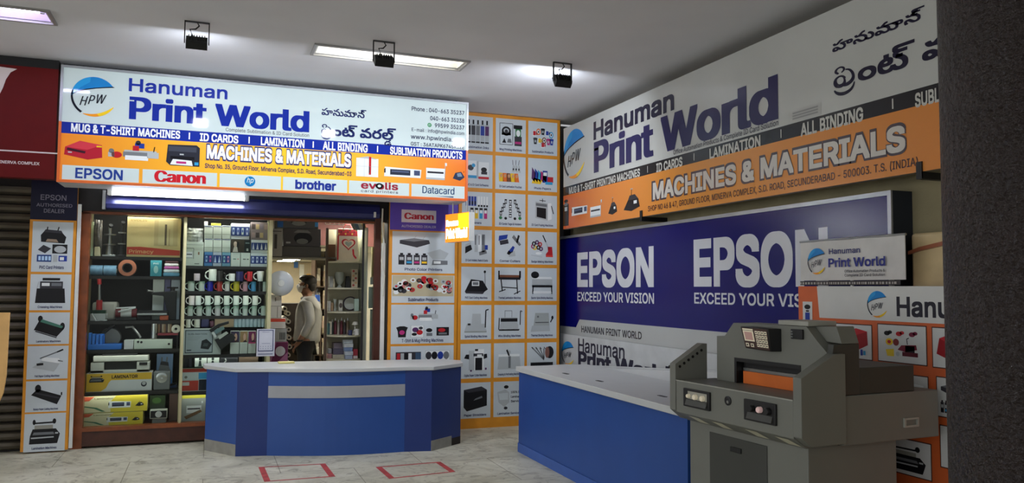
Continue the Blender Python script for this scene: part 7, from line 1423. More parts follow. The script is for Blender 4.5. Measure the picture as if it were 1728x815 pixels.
carton('brown_folder', 'brown folder leaning by the cream window post at the bottom', (285, 664, 303, 720), .03, (84, 58, 50), None, Y=IY + .12, cat='folder', z0=zf)
carton('navy_carton', 'flat navy carton under the grey die cutter shelf', (256, 650.5, 298, 659.5), .1, (44, 62, 100), None, Y=IY + .16, z0=Z5)

# --- right bay: ink cartons on the top shelf
ZT = ZR[0]
def pr_bot(n, c, tip=False):
    def f(q, u0, v0, u1, v1):
        w_ = (u1 - u0) / n
        q.rect(u0, v0 + (v1 - v0) * .2, u1, v0 + (v1 - v0) * .8, (34, 58, 120), 1)
        for k in range(n):
            a = u0 + w_ * (k + .5); cc = c[k % len(c)]
            if tip: q.poly([(a - w_ * .28, v0 + (v1 - v0) * .24), (a + w_ * .28, v0 + (v1 - v0) * .24), (a, v0 + (v1 - v0) * .76)], cc, 2)
            else: q.rect(a - w_ * .22, v0 + (v1 - v0) * .28, a + w_ * .22, v0 + (v1 - v0) * .72, cc, 2); q.ell(a, v0 + (v1 - v0) * .52, w_ * .16, (v1 - v0) * .1, (60, 80, 140), 3)
    return f
def pr_plain(q, u0, v0, u1, v1): q.rect(u0, v0 + (v1 - v0) * .3, u1, v0 + (v1 - v0) * .34, (150, 160, 140), 1); q.rect(u0, v0 + (v1 - v0) * .94, u1, v1, (60, 70, 120), 1)
WC = (206, 214, 200)
z2 = rectp(311, 408, 344, 449)[3]
def pr_case(q, u0, v0, u1, v1):
    R, Pp, T, I = grid(q, u0, v0, u1, v1); I(ic_bind, .08, .3, .46, .72); q.strip([(u0 + (u1 - u0) * .06, v0 + (v1 - v0) * .28), (u0 + (u1 - u0) * .06, v0 + (v1 - v0) * .74), (u0 + (u1 - u0) * .48, v0 + (v1 - v0) * .74), (u0 + (u1 - u0) * .48, v0 + (v1 - v0) * .28)], .004, (60, 64, 60), 2); R((150, 110, 80), .72, .46, .8, .58, 2); R((90, 96, 90), .54, .06, .8, .09, 2); R((150, 158, 150), 0, .88, 1, .9, 2)
carton('machine_box', 'square white machine box under the silvery plastic bag', (311, 408, 343.5, 449), .3, WC, pr_case, z0=ZT)
bag('silvery crumpled plastic bag lying on the square white machine box', (311, 384, 342.5, 408), (190, 194, 188), z2)
z3b = rectp(344, 425, 359, 448)[3]; z2b = rectp(344, 402.5, 359, 425)[3]
row3 = [((344.5, 425, 358.8, 449), (70, 130, 180), pr_bot(2, [(150, 190, 220), (200, 90, 150)]), 'blue and pink ink carton in the bottom row of ink boxes'), ((359.2, 425, 374, 449), (180, 190, 200), pr_bot(2, [(190, 210, 230)], True), 'white and navy ink carton between the pink and the teal carton'), ((374.5, 425, 389, 449), (110, 160, 180), pr_bot(2, [(150, 200, 200), (214, 150, 170)]), 'teal and rose ink carton in the bottom row of ink boxes'), ((389.5, 425, 405.5, 449), WC, None, 'plain white carton with small green dashes beside the teal ink carton'), ((406, 425, 422, 449), WC, None, 'plain white carton with a dark dash beside the large navy ink carton'), ((422.5, 425, 452.5, 449), (196, 204, 204), pr_bot(4, [(190, 200, 226)]), 'white carton with four navy ink bottles at the bottom by the post')]
for px, c, f, lab in row3:
    if f is None: f = (lambda q, u0, v0, u1, v1, c=(60, 110, 90) if px[0] < 400 else (50, 56, 50): (q.rect(u0 + .02, v0 + (v1 - v0) * .5, u0 + .05, v0 + (v1 - v0) * .56, c, 1), q.rect(u0 + .06, v0 + (v1 - v0) * .5, u1 - .01, v0 + (v1 - v0) * .56, c if c[0] < 55 else (190, 110, 110), 1)))
    carton('ink_carton', lab, px, .22, c, f, z0=ZT, z1=z3b, group='ink cartons in the window')
for k in range(3):
    carton('white_carton', ('plain white carton in the middle row on the blue and pink carton', 'plain white carton in the middle row between two white ones', 'plain white carton in the middle row touching the photo box')[k], (344.5 + 15 * k, 402.5, 359 + 15 * k, 424.8), .2, WC, pr_plain, z0=z3b, z1=z2b, group='plain white cartons')
    carton('white_carton', ('plain white carton in the upper row under a tiny white box', 'plain white carton in the upper row under a yellow label box', 'plain white carton in the upper row touching the four-bottle ink carton')[k], (344.5 + 15 * k, 380.5, 359 + 15 * k, 402.2), .2, WC, pr_plain, z0=z2b, group='plain white cartons')
zu = rectp(344, 380.5, 359, 402)[3]
carton('tiny_carton', 'tiny white box perched on the upper row of white cartons', (344.5, 373.5, 351, 380.3), .1, (220, 222, 214), None, z0=zu)
carton('label_box', 'flat box with yellow label on the upper row of white cartons', (356, 376.5, 373, 380.3), .1, (190, 186, 70), None, z0=zu)
def pr_photo(q, u0, v0, u1, v1):
    R, Pp, T, I = grid(q, u0, v0, u1, v1); R((60, 52, 40), 0, 0, .68, 1); R((20, 32, 34), .68, 0, 1, 1); I(lambda i: (i.e((200, 180, 160), .3, .62, .14, .24), i.p((206, 200, 186), (.1, 0), (.52, 0), (.44, .42), (.2, .42)), i.e(K, .5, .6, .1, .26)), 0, 0, .68, 1); R((190, 196, 190), .8, .1, .9, .3, 2); R((120, 140, 140), .74, .7, .96, .78, 2)
carton('photo_paper_box', 'dark photo paper box with a portrait picture among white cartons', (390, 402.5, 423, 424.8), .2, (56, 48, 40), pr_photo, z0=z3b, z1=z2b)
carton('ink_carton', 'white carton with four navy ink bottles on top of the dark photo box', (389.5, 377, 421.5, 402.2), .2, (200, 206, 206), pr_bot(4, [(190, 206, 220), (170, 180, 210), (196, 214, 196), (180, 190, 214)]), z0=z2b, group='ink cartons in the window')
carton('ink_carton', 'white carton with four sky blue ink drops in the middle row by the post', (423.5, 401, 452.5, 424.8), .2, (196, 204, 204), pr_bot(4, [(206, 214, 226)], True), z0=z3b, z1=z2b, group='ink cartons in the window')
def pr_fig(q, u0, v0, u1, v1):
    for k in range(8): q.rect(u0 + (u1 - u0) * (k % 4) * .25 + .008, v0 + (v1 - v0) * (.1 + .5 * (k // 4)), u0 + (u1 - u0) * (k % 4) * .25 + .042, v0 + (v1 - v0) * (.4 + .5 * (k // 4)), ((150, 130, 126), (70, 60, 56), (170, 150, 110), (120, 110, 120))[(k + k // 4) % 4], 1)
carton('assorted_box', 'clear fronted box of small brown and grey figures at the top by the post', (423, 375, 452, 400.8), .2, (120, 108, 108), pr_fig, z0=z2b)

# --- mugs
m_in_w = mat('mug_glaze_inside', (226, 230, 224), .2, noise=0)
def mug(label, x0, x1, y0, y1, col, side, z0, cone=False, handle=True, dy=0.0):
    u0, v0, u1, v1 = rectp(x0, y0, x1, y1, IY + .04)
    Hh = v1 - v0; hw = .32 * (u1 - u0) if handle and side else 0
    bw = (u1 - u0) - hw; r = bw / 2
    uc = u0 + r if side >= 0 else u1 - r
    yc = IY + .05 + dy
    t = thing('mug', label, 'mug', (uc, yc, z0), group='mugs in the window')
    m = mat('glaze_%02x%02x%02x' % tuple(col), col, .18, noise=.02)
    rt = r * (1.0); rb_ = r * (.72 if cone else .97)
    b = MB(); b.lathe([(.001, 0), (rb_, 0), (rt, Hh), (rt * .93, Hh), (rb_ * .9, .006), (.001, .006)], (uc, yc, z0 + .001), m, 24); b.build('body', t, smooth=True)
    if handle and side:
        b = MB(); pts = []
        for i in range(9):
            a = -PI / 2 + PI * i / 8; pts.append((uc + side * (r * .96 + math.cos(a) * hw * .95), yc - .012, z0 + Hh * (.5 + .33 * math.sin(a))))
        b.tube(pts, Hh * .055, m, 8); b.build('handle', t, smooth=True)
    return t
zA = ZR[1]
zg = PY(380, 474.2, IY + .04).z
b = MB(); b.box(RX0, RX1, 9.06, 9.3, zg - .006, zg, m_gshelf); one(b, 'display_shelf', 'thin glass shelf between the two tiers of coloured mugs', 'shelf', 'shelves of the window display')
WM = (214, 222, 210)
rowb = [(311, 329, WM, -1, 'white mug at the left end of the coloured mug row'), (329.5, 346, WM, -1, 'white mug beside the royal blue mug'), (344.5, 360, (36, 40, 170), -1, 'royal blue mug in the coloured mug row'), (360.5, 376, (190, 60, 56), -1, 'coral red mug in the lower coloured row'), (374.8, 388, (222, 216, 206), -1, 'white mug between the coral red and the yellow mug'), (388.5, 404.5, (206, 184, 40), -1, 'yellow mug in the coloured mug row'), (405, 418.5, (206, 150, 160), -1, 'pale pink mug in the coloured mug row'), (419, 432.5, (70, 150, 200), -1, 'sky blue mug in the coloured mug row'), (431.5, 442.5, (30, 34, 34), -1, 'black mug at the end of the lower coloured row'), (442.8, 450, (200, 206, 196), 0, 'small white cup at the post end of the coloured row')]
for x0, x1, c, s_, lab in rowb: mug(lab, x0 + .3, x1 - .3, 474.6, 491, c, s_, zA)
rowa = [(326.5, 338, 462, (206, 190, 196), 0, 'small pale pink cup standing alone on the glass shelf'), (345.5, 366, 454, WM, -1, 'tall white mug on the glass shelf'), (366, 381.5, 457, (36, 36, 34), 1, 'matt black mug on the glass shelf'), (380.5, 397, 461.5, (222, 224, 216), -1, 'short white mug between the black and the navy mug'), (397.5, 411.5, 458, (34, 36, 84), 0, 'navy blue mug on the glass shelf'), (411.8, 426.5, 458, (180, 36, 46), -1, 'crimson mug on the glass shelf'), (427, 446, 457, (214, 218, 214), -1, 'white cone shaped mug at the end of the glass shelf')]
for k, (x0, x1, y0, c, s_, lab) in enumerate(rowa): mug(lab, x0 + .3, x1 - .3, y0, 474, c, s_, zg, cone=(k == 6))
zC = ZR[2]; zg2 = PY(380, 515.0, IY + .04).z
b = MB(); b.box(RX0, RX1, 9.06, 9.3, zg2 - .006, zg2, m_gshelf); one(b, 'display_shelf', 'thin glass shelf between the two tiers of white mugs', 'shelf', 'shelves of the window display')
ordn = ('first', 'second', 'third', 'fourth', 'fifth', 'sixth', 'seventh', 'eighth', 'ninth')
tints = [WM, (216, 220, 210), (206, 216, 206), (216, 210, 208), (208, 216, 210), (204, 216, 206), (206, 214, 204), (200, 212, 200), (204, 214, 204)]
for k in range(9): mug('white mug, %s from the cream post in the bottom tier' % ordn[k], 311 + 15.6 * k, 326 + 15.4 * k, 515.6, 532, tints[k], -1, zC)
for k in range(8): mug('white mug, %s from the cream post in the tier above the bottom one' % ordn[k], 313.5 + 16 * k, 329 + 16 * k - .5, 499, 514.8, tints[(k + 3) % 9], -1 if k == 0 else 1, zg2)
# shelf with two mugs, blue clutter and clear bottles
ZQ = ZR[3]
za = PY(340, 553.5, IY).z
b = MB(); b.box(RX0, RX1, 9.14, 9.4, za - .008, za, m_gshelf); one(b, 'display_shelf', 'glass shelf carrying plastic bottles above the framed phone picture', 'shelf', 'shelves of the window display')
for k, (x0, x1) in enumerate(((308, 322), (322.5, 338))): mug(('white mug alone at the post above the phone picture', 'white mug next to the navy pouch')[k], x0 + (1 if k == 0 else 0), x1, 535.6, 553, WM, -1, za, dy=.06)
carton('navy_pouch', 'dark navy pouch next to two white mugs', (339, 536, 353, 553), .1, (36, 42, 86), None, Y=IY + .08, cat='pouch', z0=za, bevel=.015)
carton('maroon_pouch', 'small maroon pouch beside the dark navy pouch', (353.5, 541, 361.5, 553), .08, (90, 50, 70), None, Y=IY + .09, cat='pouch', z0=za, bevel=.015)
carton('beige_carton', 'beige carton behind the black card reader', (362, 536, 396, 553), .1, (160, 140, 110), None, Y=IY + .12, z0=za)
m_bott = mat('bottle_plastic', (150, 176, 186), .12, noise=.1, scale=20); m_bcap = mat('bottle_cap_blue', (60, 110, 170), .4)
for k in range(8):
    x = PY(398 + k * 6.6, 545, IY + .1).x; h = (.14, .17, .16, .15, .17, .16, .15, .14)[k]
    t = thing('clear_bottle', 'small pale blue plastic bottle in the row under the white mugs', 'bottle', (x, IY + .11, za), group='small plastic bottles in the window')
    b = MB(); b.lathe([(.001, 0), (.02, 0), (.021, h * .6), (.009, h * .75), (.009, h * .85)], (x, IY + .11, za + .001), m_bott, 14); b.build('body', t, smooth=True)
    b = MB(); b.lathe([(.011, h * .85), (.011, h), (.001, h)], (x, IY + .11, za + .001), m_bcap if k % 3 == 0 else m_white, 12); b.build('cap', t, smooth=True)
# framed phone picture
f5 = rectp(309, 554, 373, 596.5)
t = thing('framed_print', 'pale framed picture of a desk telephone propped behind the glass', 'framed picture', (f5[0], IY - .02, ZQ))
b = MB(); b.box(f5[0], f5[2], IY - .025, IY - .01, ZQ + .001, f5[3], mat('pale_frame', (186, 194, 186), .4)); b.build('frame', t, bevel=.003)
q = Sheet(Pl('Y', IY - .025), 'dull', .001); W_f, H_f = f5[2] - f5[0], f5[3] - ZQ
q.rect(f5[0] + W_f * .05, ZQ + H_f * .07, f5[2] - W_f * .22, f5[3] - H_f * .06, (40, 54, 64), 1); q.rect(f5[0] + W_f * .07, ZQ + H_f * .1, f5[2] - W_f * .24, f5[3] - H_f * .09, (164, 174, 176), 2)
text(q, 'SUBLIMATION', f5[0] + W_f * .12, ZQ + H_f * .76, W_f * .5, H_f * .06, (84, 92, 96), 3, .01)
for k in range(3): q.rect(f5[0] + W_f * .12, ZQ + H_f * (.68 - .06 * k), f5[0] + W_f * (.5 - .06 * k), ZQ + H_f * (.69 - .06 * k), (130, 138, 140), 3)
i = Ic(q, f5[0] + W_f * .46, ZQ + H_f * .2, f5[0] + W_f * .76, ZQ + H_f * .62, 3); i.p((36, 40, 42), (0, .1), (.7, 0), (1, .5), (.5, .95), (.1, .8)); i.p((70, 78, 80), (.2, .3), (.6, .25), (.7, .55), (.3, .6), l=1)
q.rect(f5[0] + W_f * .1, ZQ + H_f * .16, f5[0] + W_f * .22, ZQ + H_f * .2, (50, 60, 70), 3); q.build('picture', t)
# black card reader leaning in front
t = thing('card_reader', 'black desk card reader tilted against the framed phone picture', 'card reader', (PY(380, 575, IY - .05).x, IY - .06, ZQ))
def cr(px): return [(PY(x, y, IY - .05).x, PY(x, y, IY - .05).z) for x, y in px]
b = MB(); b.prism(cr([(362, 573), (392, 562), (398, 570), (373, 591)]), IY - .07, IY - .03, 'y', m_black); b.build('base', t, bevel=.004)
b = MB(); b.prism(cr([(353, 556), (368, 546.5), (386, 541.5), (386.5, 546), (371, 551), (356, 561)]), IY - .08, IY - .04, 'y', m_black); b.build('handset', t, bevel=.006)
b = MB(); b.prism(cr([(357, 561), (361, 559), (366, 568), (362, 570)]), IY - .082, IY - .035, 'y', m_white); b.build('hinge', t)
b = MB(); b.prism(cr([(367, 567.5), (382, 559), (385.5, 562), (370.5, 572.5)]), IY - .076, IY - .0701, 'y', m_offw); b.build('display', t)
b = MB(); b.prism(cr([(361, 557), (377, 550), (379, 555), (364, 564)]), IY - .072, IY - .05, 'y', mat('teal_grey_keys', (110, 136, 136), .4)); b.build('keypad', t)
for k, (x0, x1, c, lab) in enumerate(((388.5, 404, (54, 40, 70), 'dark portrait printed white box beside the black card reader'), (404.5, 418, (150, 120, 80), 'brown portrait printed white box between two darker ones'), (418.5, 432, (110, 30, 76), 'magenta portrait printed white box beside the paper notice'))):
    def pf(q, u0, v0, u1, v1, c=c):
        q.rect(u0, v0 + (v1 - v0) * .5, u1, v1, c, 1); q.ell(u0 + (u1 - u0) * .6, v0 + (v1 - v0) * .74, (u1 - u0) * .18, (v1 - v0) * .17, (200, 160, 136), 2); q.poly([(u0 + (u1 - u0) * .35, v0 + (v1 - v0) * .5), (u1, v0 + (v1 - v0) * .5), (u0 + (u1 - u0) * .7, v0 + (v1 - v0) * .62)], (60, 30, 36), 3); q.rect(u0, v0 + (v1 - v0) * .44, u1, v0 + (v1 - v0) * .5, (190, 60, 110) if c[2] == 76 else WC, 2)
    carton('portrait_box', lab, (x0, 558.5, x1, 595.5), .1, (196, 202, 190), pf, z0=ZQ, group='portrait boxes')
# paper notice on the glass (its code is left blank)
n5 = rectp(433, 555, 463.5, 601, 8.93)
t = thing('paper_notice', 'white paper notice with navy border fixed to the glass over the counter', 'notice', (n5[0], 8.93, n5[1]))
b = MB(); b.box(n5[0], n5[2], 8.922, 8.925, n5[1], n5[3], mat('notice_paper', (196, 198, 208), .5)); b.build('sheet', t)
q = Sheet(Pl('Y', 8.922), 'dull', .0005); W_n, H_n = n5[2] - n5[0], n5[3] - n5[1]
NVY = (40, 50, 100)
for (a, c_, d_, e_) in ((.08, .18, .12, .96), (.88, .18, .92, .96), (.08, .94, .92, .965), (.08, .18, .92, .21)): q.rect(n5[0] + W_n * a, n5[1] + H_n * c_, n5[0] + W_n * d_, n5[1] + H_n * e_, NVY, 1)
for k in range(2):
    for j in range(5): q.ell(n5[0] + W_n * (.22 + .14 * j), n5[1] + H_n * (.36 - .08 * k), W_n * .03, H_n * .016, (150, 154, 176), 1)
q.rect(n5[0] + W_n * .28, n5[1] + H_n * .46, n5[0] + W_n * .74, n5[1] + H_n * .475, (130, 136, 160), 1); q.rect(n5[0] + W_n * .3, n5[1] + H_n * .88, n5[0] + W_n * .7, n5[1] + H_n * .895, (130, 136, 160), 1)
q.rect(n5[0] + W_n * .08, n5[1] + H_n * .06, n5[0] + W_n * .9, n5[1] + H_n * .1, (120, 126, 150), 1); q.build('printed_border', t)
# shelf behind the counter top end: black mugs, white cartons, red and white boxes
ZS = ZR[4]
zmid = PY(330, 619, IY).z
mugz = zmid
b = MB(); b.box(RX0, RX1, 9.03, 9.3, zmid - .008, zmid, m_gshelf); one(b, 'display_shelf', 'glass shelf behind the reception counter carrying black mugs', 'shelf', 'shelves of the window display')
mug('black mug with white speckles beside the small white cartons', 306, 318, 603, 618.5, (28, 30, 34), 0, mugz); mug('black mug half hidden behind its speckled neighbour', 317.5, 328, 604, 618.5, (34, 36, 44), 1, mugz)
for k, (x0, x1) in enumerate(((328.5, 349), (350, 370))):
    carton('figurine_carton', ('white carton with a dark figure print by the black mugs', 'white carton with a dark figure print near the black case')[k], (x0, 602, x1, 618.5), .1, (196, 206, 196), lambda q, u0, v0, u1, v1: (q.poly([(u0 + (u1 - u0) * .3, v0), (u0 + (u1 - u0) * .6, v0), (u0 + (u1 - u0) * .52, v0 + (v1 - v0) * .6), (u0 + (u1 - u0) * .36, v0 + (v1 - v0) * .6)], (40, 50, 50), 1), q.ell(u0 + (u1 - u0) * .45, v0 + (v1 - v0) * .8, (u1 - u0) * .12, (v1 - v0) * .16, (40, 50, 50), 1)), z0=zmid, group='figure printed cartons')
carton('black_case', 'black zip case with white swoosh on the glass shelf above the counter', (371, 602.5, 402, 613), .12, (30, 32, 36), lambda q, u0, v0, u1, v1: q.strip([(u0 + .02, v0 + .01), (u0 + .06, v0 + .05), (u0 + .05, v1 - .01)], .012, (180, 180, 176), 1), z0=zmid, cat='case', bevel=.01)
carton('brown_crate', 'long brown carton on the glass shelf above the counter', (403, 600.5, 436, 613), .12, (96, 78, 60), None, z0=zmid)
def pr_rw(q, u0, v0, u1, v1):
    R, Pp, T, I = grid(q, u0, v0, u1, v1); R((196, 60, 50), 0, .84, 1, 1); R((200, 206, 204), 0, .5, 1, .82); R((60, 150, 200), .66, .52, 1, .8, 2); R((196, 70, 56), 0, .02, .66, .46); R((210, 206, 200), .03, .25, .3, .4, 2); R((30, 34, 50), .68, .02, 1, .5, 2); q.ell(u0 + (u1 - u0) * .16, v0 + (v1 - v0) * .62, (u1 - u0) * .06, (v1 - v0) * .06, (120, 120, 110), 2)
carton('red_white_carton', 'red, white and blue carton beside the end of the reception counter', (306, 621, 350, 659.5), .2, (190, 190, 184), pr_rw, z0=ZS)
def pr_fan(q, u0, v0, u1, v1):
    R, Pp, T, I = grid(q, u0, v0, u1, v1); R((190, 184, 60), 0, .84, 1, 1); R((160, 166, 160), 0, 0, 1, .84); I(ic_bind, .2, .25, .9, .75); Pp((120, 90, 60), [(.1, .18), (.8, .42), (.86, .34), (.2, .08)], 6)
carton('binder_carton', 'yellow and grey binding machine carton on the window floor by the counter', (306, 664, 347, 712), .2, (150, 156, 150), pr_fan, z0=zb0 + 0)

# ================================================================== inside the shop
# loft with two printer cartons over the doorway
m_lcart = mat('grey_printed_carton', (92, 88, 86), .5, noise=.1)
LY = 9.62
lz = PY(500, 433, LY).z
b = MB(); b.box(.62, 1.42, LY - .02, 10.29, lz - .015, lz, mat('loft_board', (96, 92, 84), .6)); struct(b, 'trim_6')
def pr_loft(q, u0, v0, u1, v1):
    R, Pp, T, I = grid(q, u0, v0, u1, v1); R((66, 64, 66), 0, 0, 1, 1); R((40, 90, 150), 0, 0, .14, 1, 2); R((84, 82, 82), .14, 0, .92, 1, 2); q.ell(u0 + (u1 - u0) * .52, v0 + (v1 - v0) * .45, (u1 - u0) * .2, (v1 - v0) * .3, (30, 30, 32), 3); q.ell(u0 + (u1 - u0) * .52, v0 + (v1 - v0) * .3, (u1 - u0) * .17, (v1 - v0) * .16, (130, 130, 126), 4); Pp((140, 140, 138), [(.36, .72), (.68, .72), (.6, .86), (.42, .86)], 4); R((60, 130, 190), .92, .1, 1, .9, 3)
def pr_loft2(q, u0, v0, u1, v1):
    R, Pp, T, I = grid(q, u0, v0, u1, v1); R((78, 74, 74), 0, 0, 1, 1); q.ell(u0 + (u1 - u0) * .52, v0 + (v1 - v0) * .44, (u1 - u0) * .25, (v1 - v0) * .34, (28, 28, 30), 2); q.ell(u0 + (u1 - u0) * .5, v0 + (v1 - v0) * .26, (u1 - u0) * .16, (v1 - v0) * .16, (110, 110, 106), 3); Pp((120, 118, 116), [(.26, .76), (.74, .76), (.64, .92), (.36, .92)], 3); R((170, 170, 166), .06, .12, .18, .22, 3)
l1 = carton('flat_carton', 'flat dark grey carton at the bottom of the loft stack over the doorway', (468.5, 415.5, 542, 432.5), .4, (80, 76, 72), None, Y=LY, z0=lz)
za_ = rectp(468, 415.5, 540, 432, LY)[3]
carton('large_printer_carton', 'dark grey printer carton with round machine picture in the loft stack over the doorway', (478.5, 385.5, 541.5, 415.5), .4, (70, 66, 66), pr_loft2, Y=LY, z0=za_ + .001)
zb_2 = rectp(478, 385.5, 540, 415, LY)[3]
carton('large_printer_carton', 'blue and grey printer carton topping the loft stack over the doorway', (467.5, 359, 537.5, 385.5), .4, (72, 80, 90), pr_loft, Y=LY, z0=zb_2 + .001)
carton('small_grey_carton', 'small grey white carton with line drawing before the loft stack', (458, 386, 477, 409), .05, (150, 146, 144), lambda q, u0, v0, u1, v1: (q.rect(u0 + .03, v0 + .08, u0 + .06, v1 - .06, (70, 66, 66), 1), q.rect(u0 + .01, v1 - .03, u1 - .01, v1 - .02, (90, 86, 86), 1)), Y=LY - .06, z0=lz + .0)
b = MB(); z_ = PY(467, 386, LY - .06).z
# ceiling lights of the shop: far row seen, nearer panels added as fill
m_strip = mat('shop_and_fill_panel', (255, 252, 240), .4, emit=SHOP_AND_FILL_LED, noise=0)
for k, (x, y) in enumerate(((1.48, 13.4), (1.46, 14.3), (1.44, 15.3), (1.42, 16.4), (.3, 11.2), (1.75, 11.5), (.75, 10.9))):
    t = thing('shop_and_fill_light', 'slim bright panel among seen and added lights on the low shop ceiling', 'ceiling light', (x, y, 2.14), group='light panels inside the shop')
    b = MB(); b.box(x - .17, x + .17, y - .17, y + .17, 2.118, 2.138, m_white); b.build('frame', t)
    b = MB(); b.box(x - .15, x + .15, y - .15, y + .15, 2.112, 2.1175, m_strip); b.build('diffuser', t)
t = thing('shop_and_fill_light', 'square fill light panel added on the shop ceiling just inside the doorway', 'ceiling light', (1.65, 9.8, 2.5), group='light panels inside the shop')  # added panel that brightens the doorway and corner shelves
b = MB(); b.box(1.45, 1.95, 9.55, 10.0, 2.478, 2.498, m_white); b.build('frame', t)
b = MB(); b.box(1.48, 1.92, 9.58, 9.97, 2.472, 2.4775, m_strip); b.build('diffuser', t)
# white dish hung in the doorway
DY = 9.32
dc = PY(474, 478, DY); dr2 = PY(496, 478, DY).x - dc.x
t = thing('round_dish', 'large round white dish leaning at the cream post of the doorway', 'dish', (dc.x, DY, dc.z))
m_dish = mat('frosted_white_dish', (196, 202, 206), .35, noise=.04)
b = MB(); b.lathe([(.001, -.035), (dr2 * .3, -.035), (dr2 * .7, -.02), (dr2 * .96, .012), (dr2, .02), (dr2, .028), (dr2 * .7, .0), (.001, -.02)], (dc.x, DY, dc.z), m_dish, 36, 'y'); b.build('bowl', t, smooth=True)
b = MB(); b.lathe([(dr2 * .26, -.0355), (dr2 * .24, -.042), (.001, -.042)], (dc.x, DY, dc.z), m_white, 24, 'y'); b.build('label_disc', t, smooth=True)
b = MB(); b.tube([(dc.x - dr2 * .7, DY + .03, dc.z - dr2 * .6), (dc.x, DY + .05, dc.z - dr2 * .95), (dc.x + dr2 * .7, DY + .03, dc.z - dr2 * .62)], .014, m_black, 8); b.build('cradle', t, smooth=True)
# post-side stack below the dish
RK0 = .62
def sc(lab, px, col, prt=None, Y=9.42, z0=None, d=.22, grp=None): return carton('stock_carton', lab, px, d, col, prt, Y=Y, z0=z0, group=grp)
zst = PY(466, 612, 9.42).z
b = MB(); b.box(RK0, .9, 9.36, 9.75, 0.0, zst, mat('rack_board', (120, 110, 92), .6)); tag(b.build('low_cabinet'), 'low brown cabinet inside the doorway carrying stacked cartons', 'cabinet')
zz1 = zst
st = [((457, 577, 486, 612), (150, 90, 120), 'purple and white device carton at the bottom of the doorway stack', lambda q, u0, v0, u1, v1: (q.poly([(u0, v0), (u0 + (u1 - u0) * .4, v0), (u1, v0 + (v1 - v0) * .5), (u1, v1), (u0 + (u1 - u0) * .3, v1)], (92, 30, 62), 1), q.ell(u0 + (u1 - u0) * .55, v0 + (v1 - v0) * .55, (u1 - u0) * .3, (v1 - v0) * .25, (180, 178, 174), 2))),
      ((457, 554.5, 484, 577), (146, 144, 136), 'grey carton with black bar print in the doorway stack', lambda q, u0, v0, u1, v1: [q.rect(u0 + (u1 - u0) * (.55 + .1 * k), v0 + .02, u0 + (u1 - u0) * (.61 + .1 * k), v1 - .04, (40, 40, 42), 1) for k in range(4)]),
      ((456, 537, 482, 554), (200, 194, 184), 'white carton with red top band in the doorway stack', lambda q, u0, v0, u1, v1: q.rect(u0, v0 + (v1 - v0) * .66, u1, v1, (196, 70, 50), 1)),
      ((456, 517, 475.5, 536.6), (206, 202, 190), 'white carton with grey strap under the one below the dish', lambda q, u0, v0, u1, v1: q.rect(u0 + (u1 - u0) * .6, v0, u0 + (u1 - u0) * .66, v1, (120, 116, 104), 1)),
      ((456, 497, 475.5, 516.6), (208, 204, 194), 'white carton right under the round dish', lambda q, u0, v0, u1, v1: q.rect(u0 + (u1 - u0) * .4, v0 + .05, u0 + (u1 - u0) * .5, v1 - .03, (120, 116, 104), 1))]
for px, col, lab, f in st: sc(lab, px, col, f, z0=zz1); zz1 = rectp(*px, 9.42)[3] + .001
# paper tubes seen end-on
m_roll = mat('paper_roll', (196, 188, 170), .6); m_rolld = mat('roll_hollow', (40, 34, 30), .8)
RYY = 10.7
rolls = [(480.5, 521), (486, 529), (479.5, 537), (486.5, 542.5), (479, 551), (487, 556), (480, 566), (487.5, 569.5), (481.5, 579), (488.5, 585), (479.5, 594), (486, 599), (480, 608)]
hole = [0]
b = MB(); b.box(.80, 1.16, RYY + .02, RYY + .4, 0.0, PY(488, 512, RYY).z, mat('roll_rack_dark', (52, 42, 34), .7)); tag(b.build('roll_rack'), 'dark open rack holding the paper rolls inside the shop', 'rack')
for k, (x, y) in enumerate(rolls):
    p = PY(x, y, RYY - .25); r = .030
    t = thing('paper_roll', 'white paper roll seen end-on in the dark rack beside the salesman', 'paper roll', (p.x, RYY - .25, p.z), group='paper rolls in the rack')
    b = MB(); b.lathe([(r, 0), (r, .29), (r * .5, .29), (r * .5, 0), (r, 0)], (p.x, RYY - .28, p.z), m_roll, 18, 'y'); b.build('sheet', t, smooth=True)
    b = MB(); b.lathe([(r * .49, .005), (r * .49, .1), (.001, .1)], (p.x, RYY - .28, p.z), m_rolld, 14, 'y'); b.build('core', t, smooth=True)
# goods rack behind the salesman
GY = 10.9
gx0, gx1 = PY(533, 500, GY).x, PY(552.5, 500, GY).x
m_rk = mat('rack_upright_brown', (84, 66, 50), .6)
t = thing('goods_rack', 'tall brown goods rack standing behind the salesman', 'rack', (gx0, GY, 0))
gz = [PY(543, y, GY).z for y in (441, 483, 521, 562, 598)]
b = MB(); b.box(gx0 - .02, gx0, GY, GY + .4, 0, 2.1, m_rk); b.box(gx1, gx1 + .05, GY, GY + .4, 0, 2.1, m_rk); b.box((gx0 + gx1) / 2 - .01, (gx0 + gx1) / 2 + .01, GY + .02, GY + .4, 0, gz[2], m_rk); b.box(gx0, gx1, GY + .38, GY + .4, 0, 2.1, m_in); b.build('upright', t)
for z in gz[1:]:
    b = MB(); b.box(gx0, gx1, GY, GY + .38, z - .015, z, m_rk); b.build('rack_shelf', t)
rnd = random.Random(11)
gc = [(206, 190, 160), (196, 186, 168), (180, 160, 130), (210, 204, 190), (170, 150, 124), (200, 170, 150)]
nth = 0
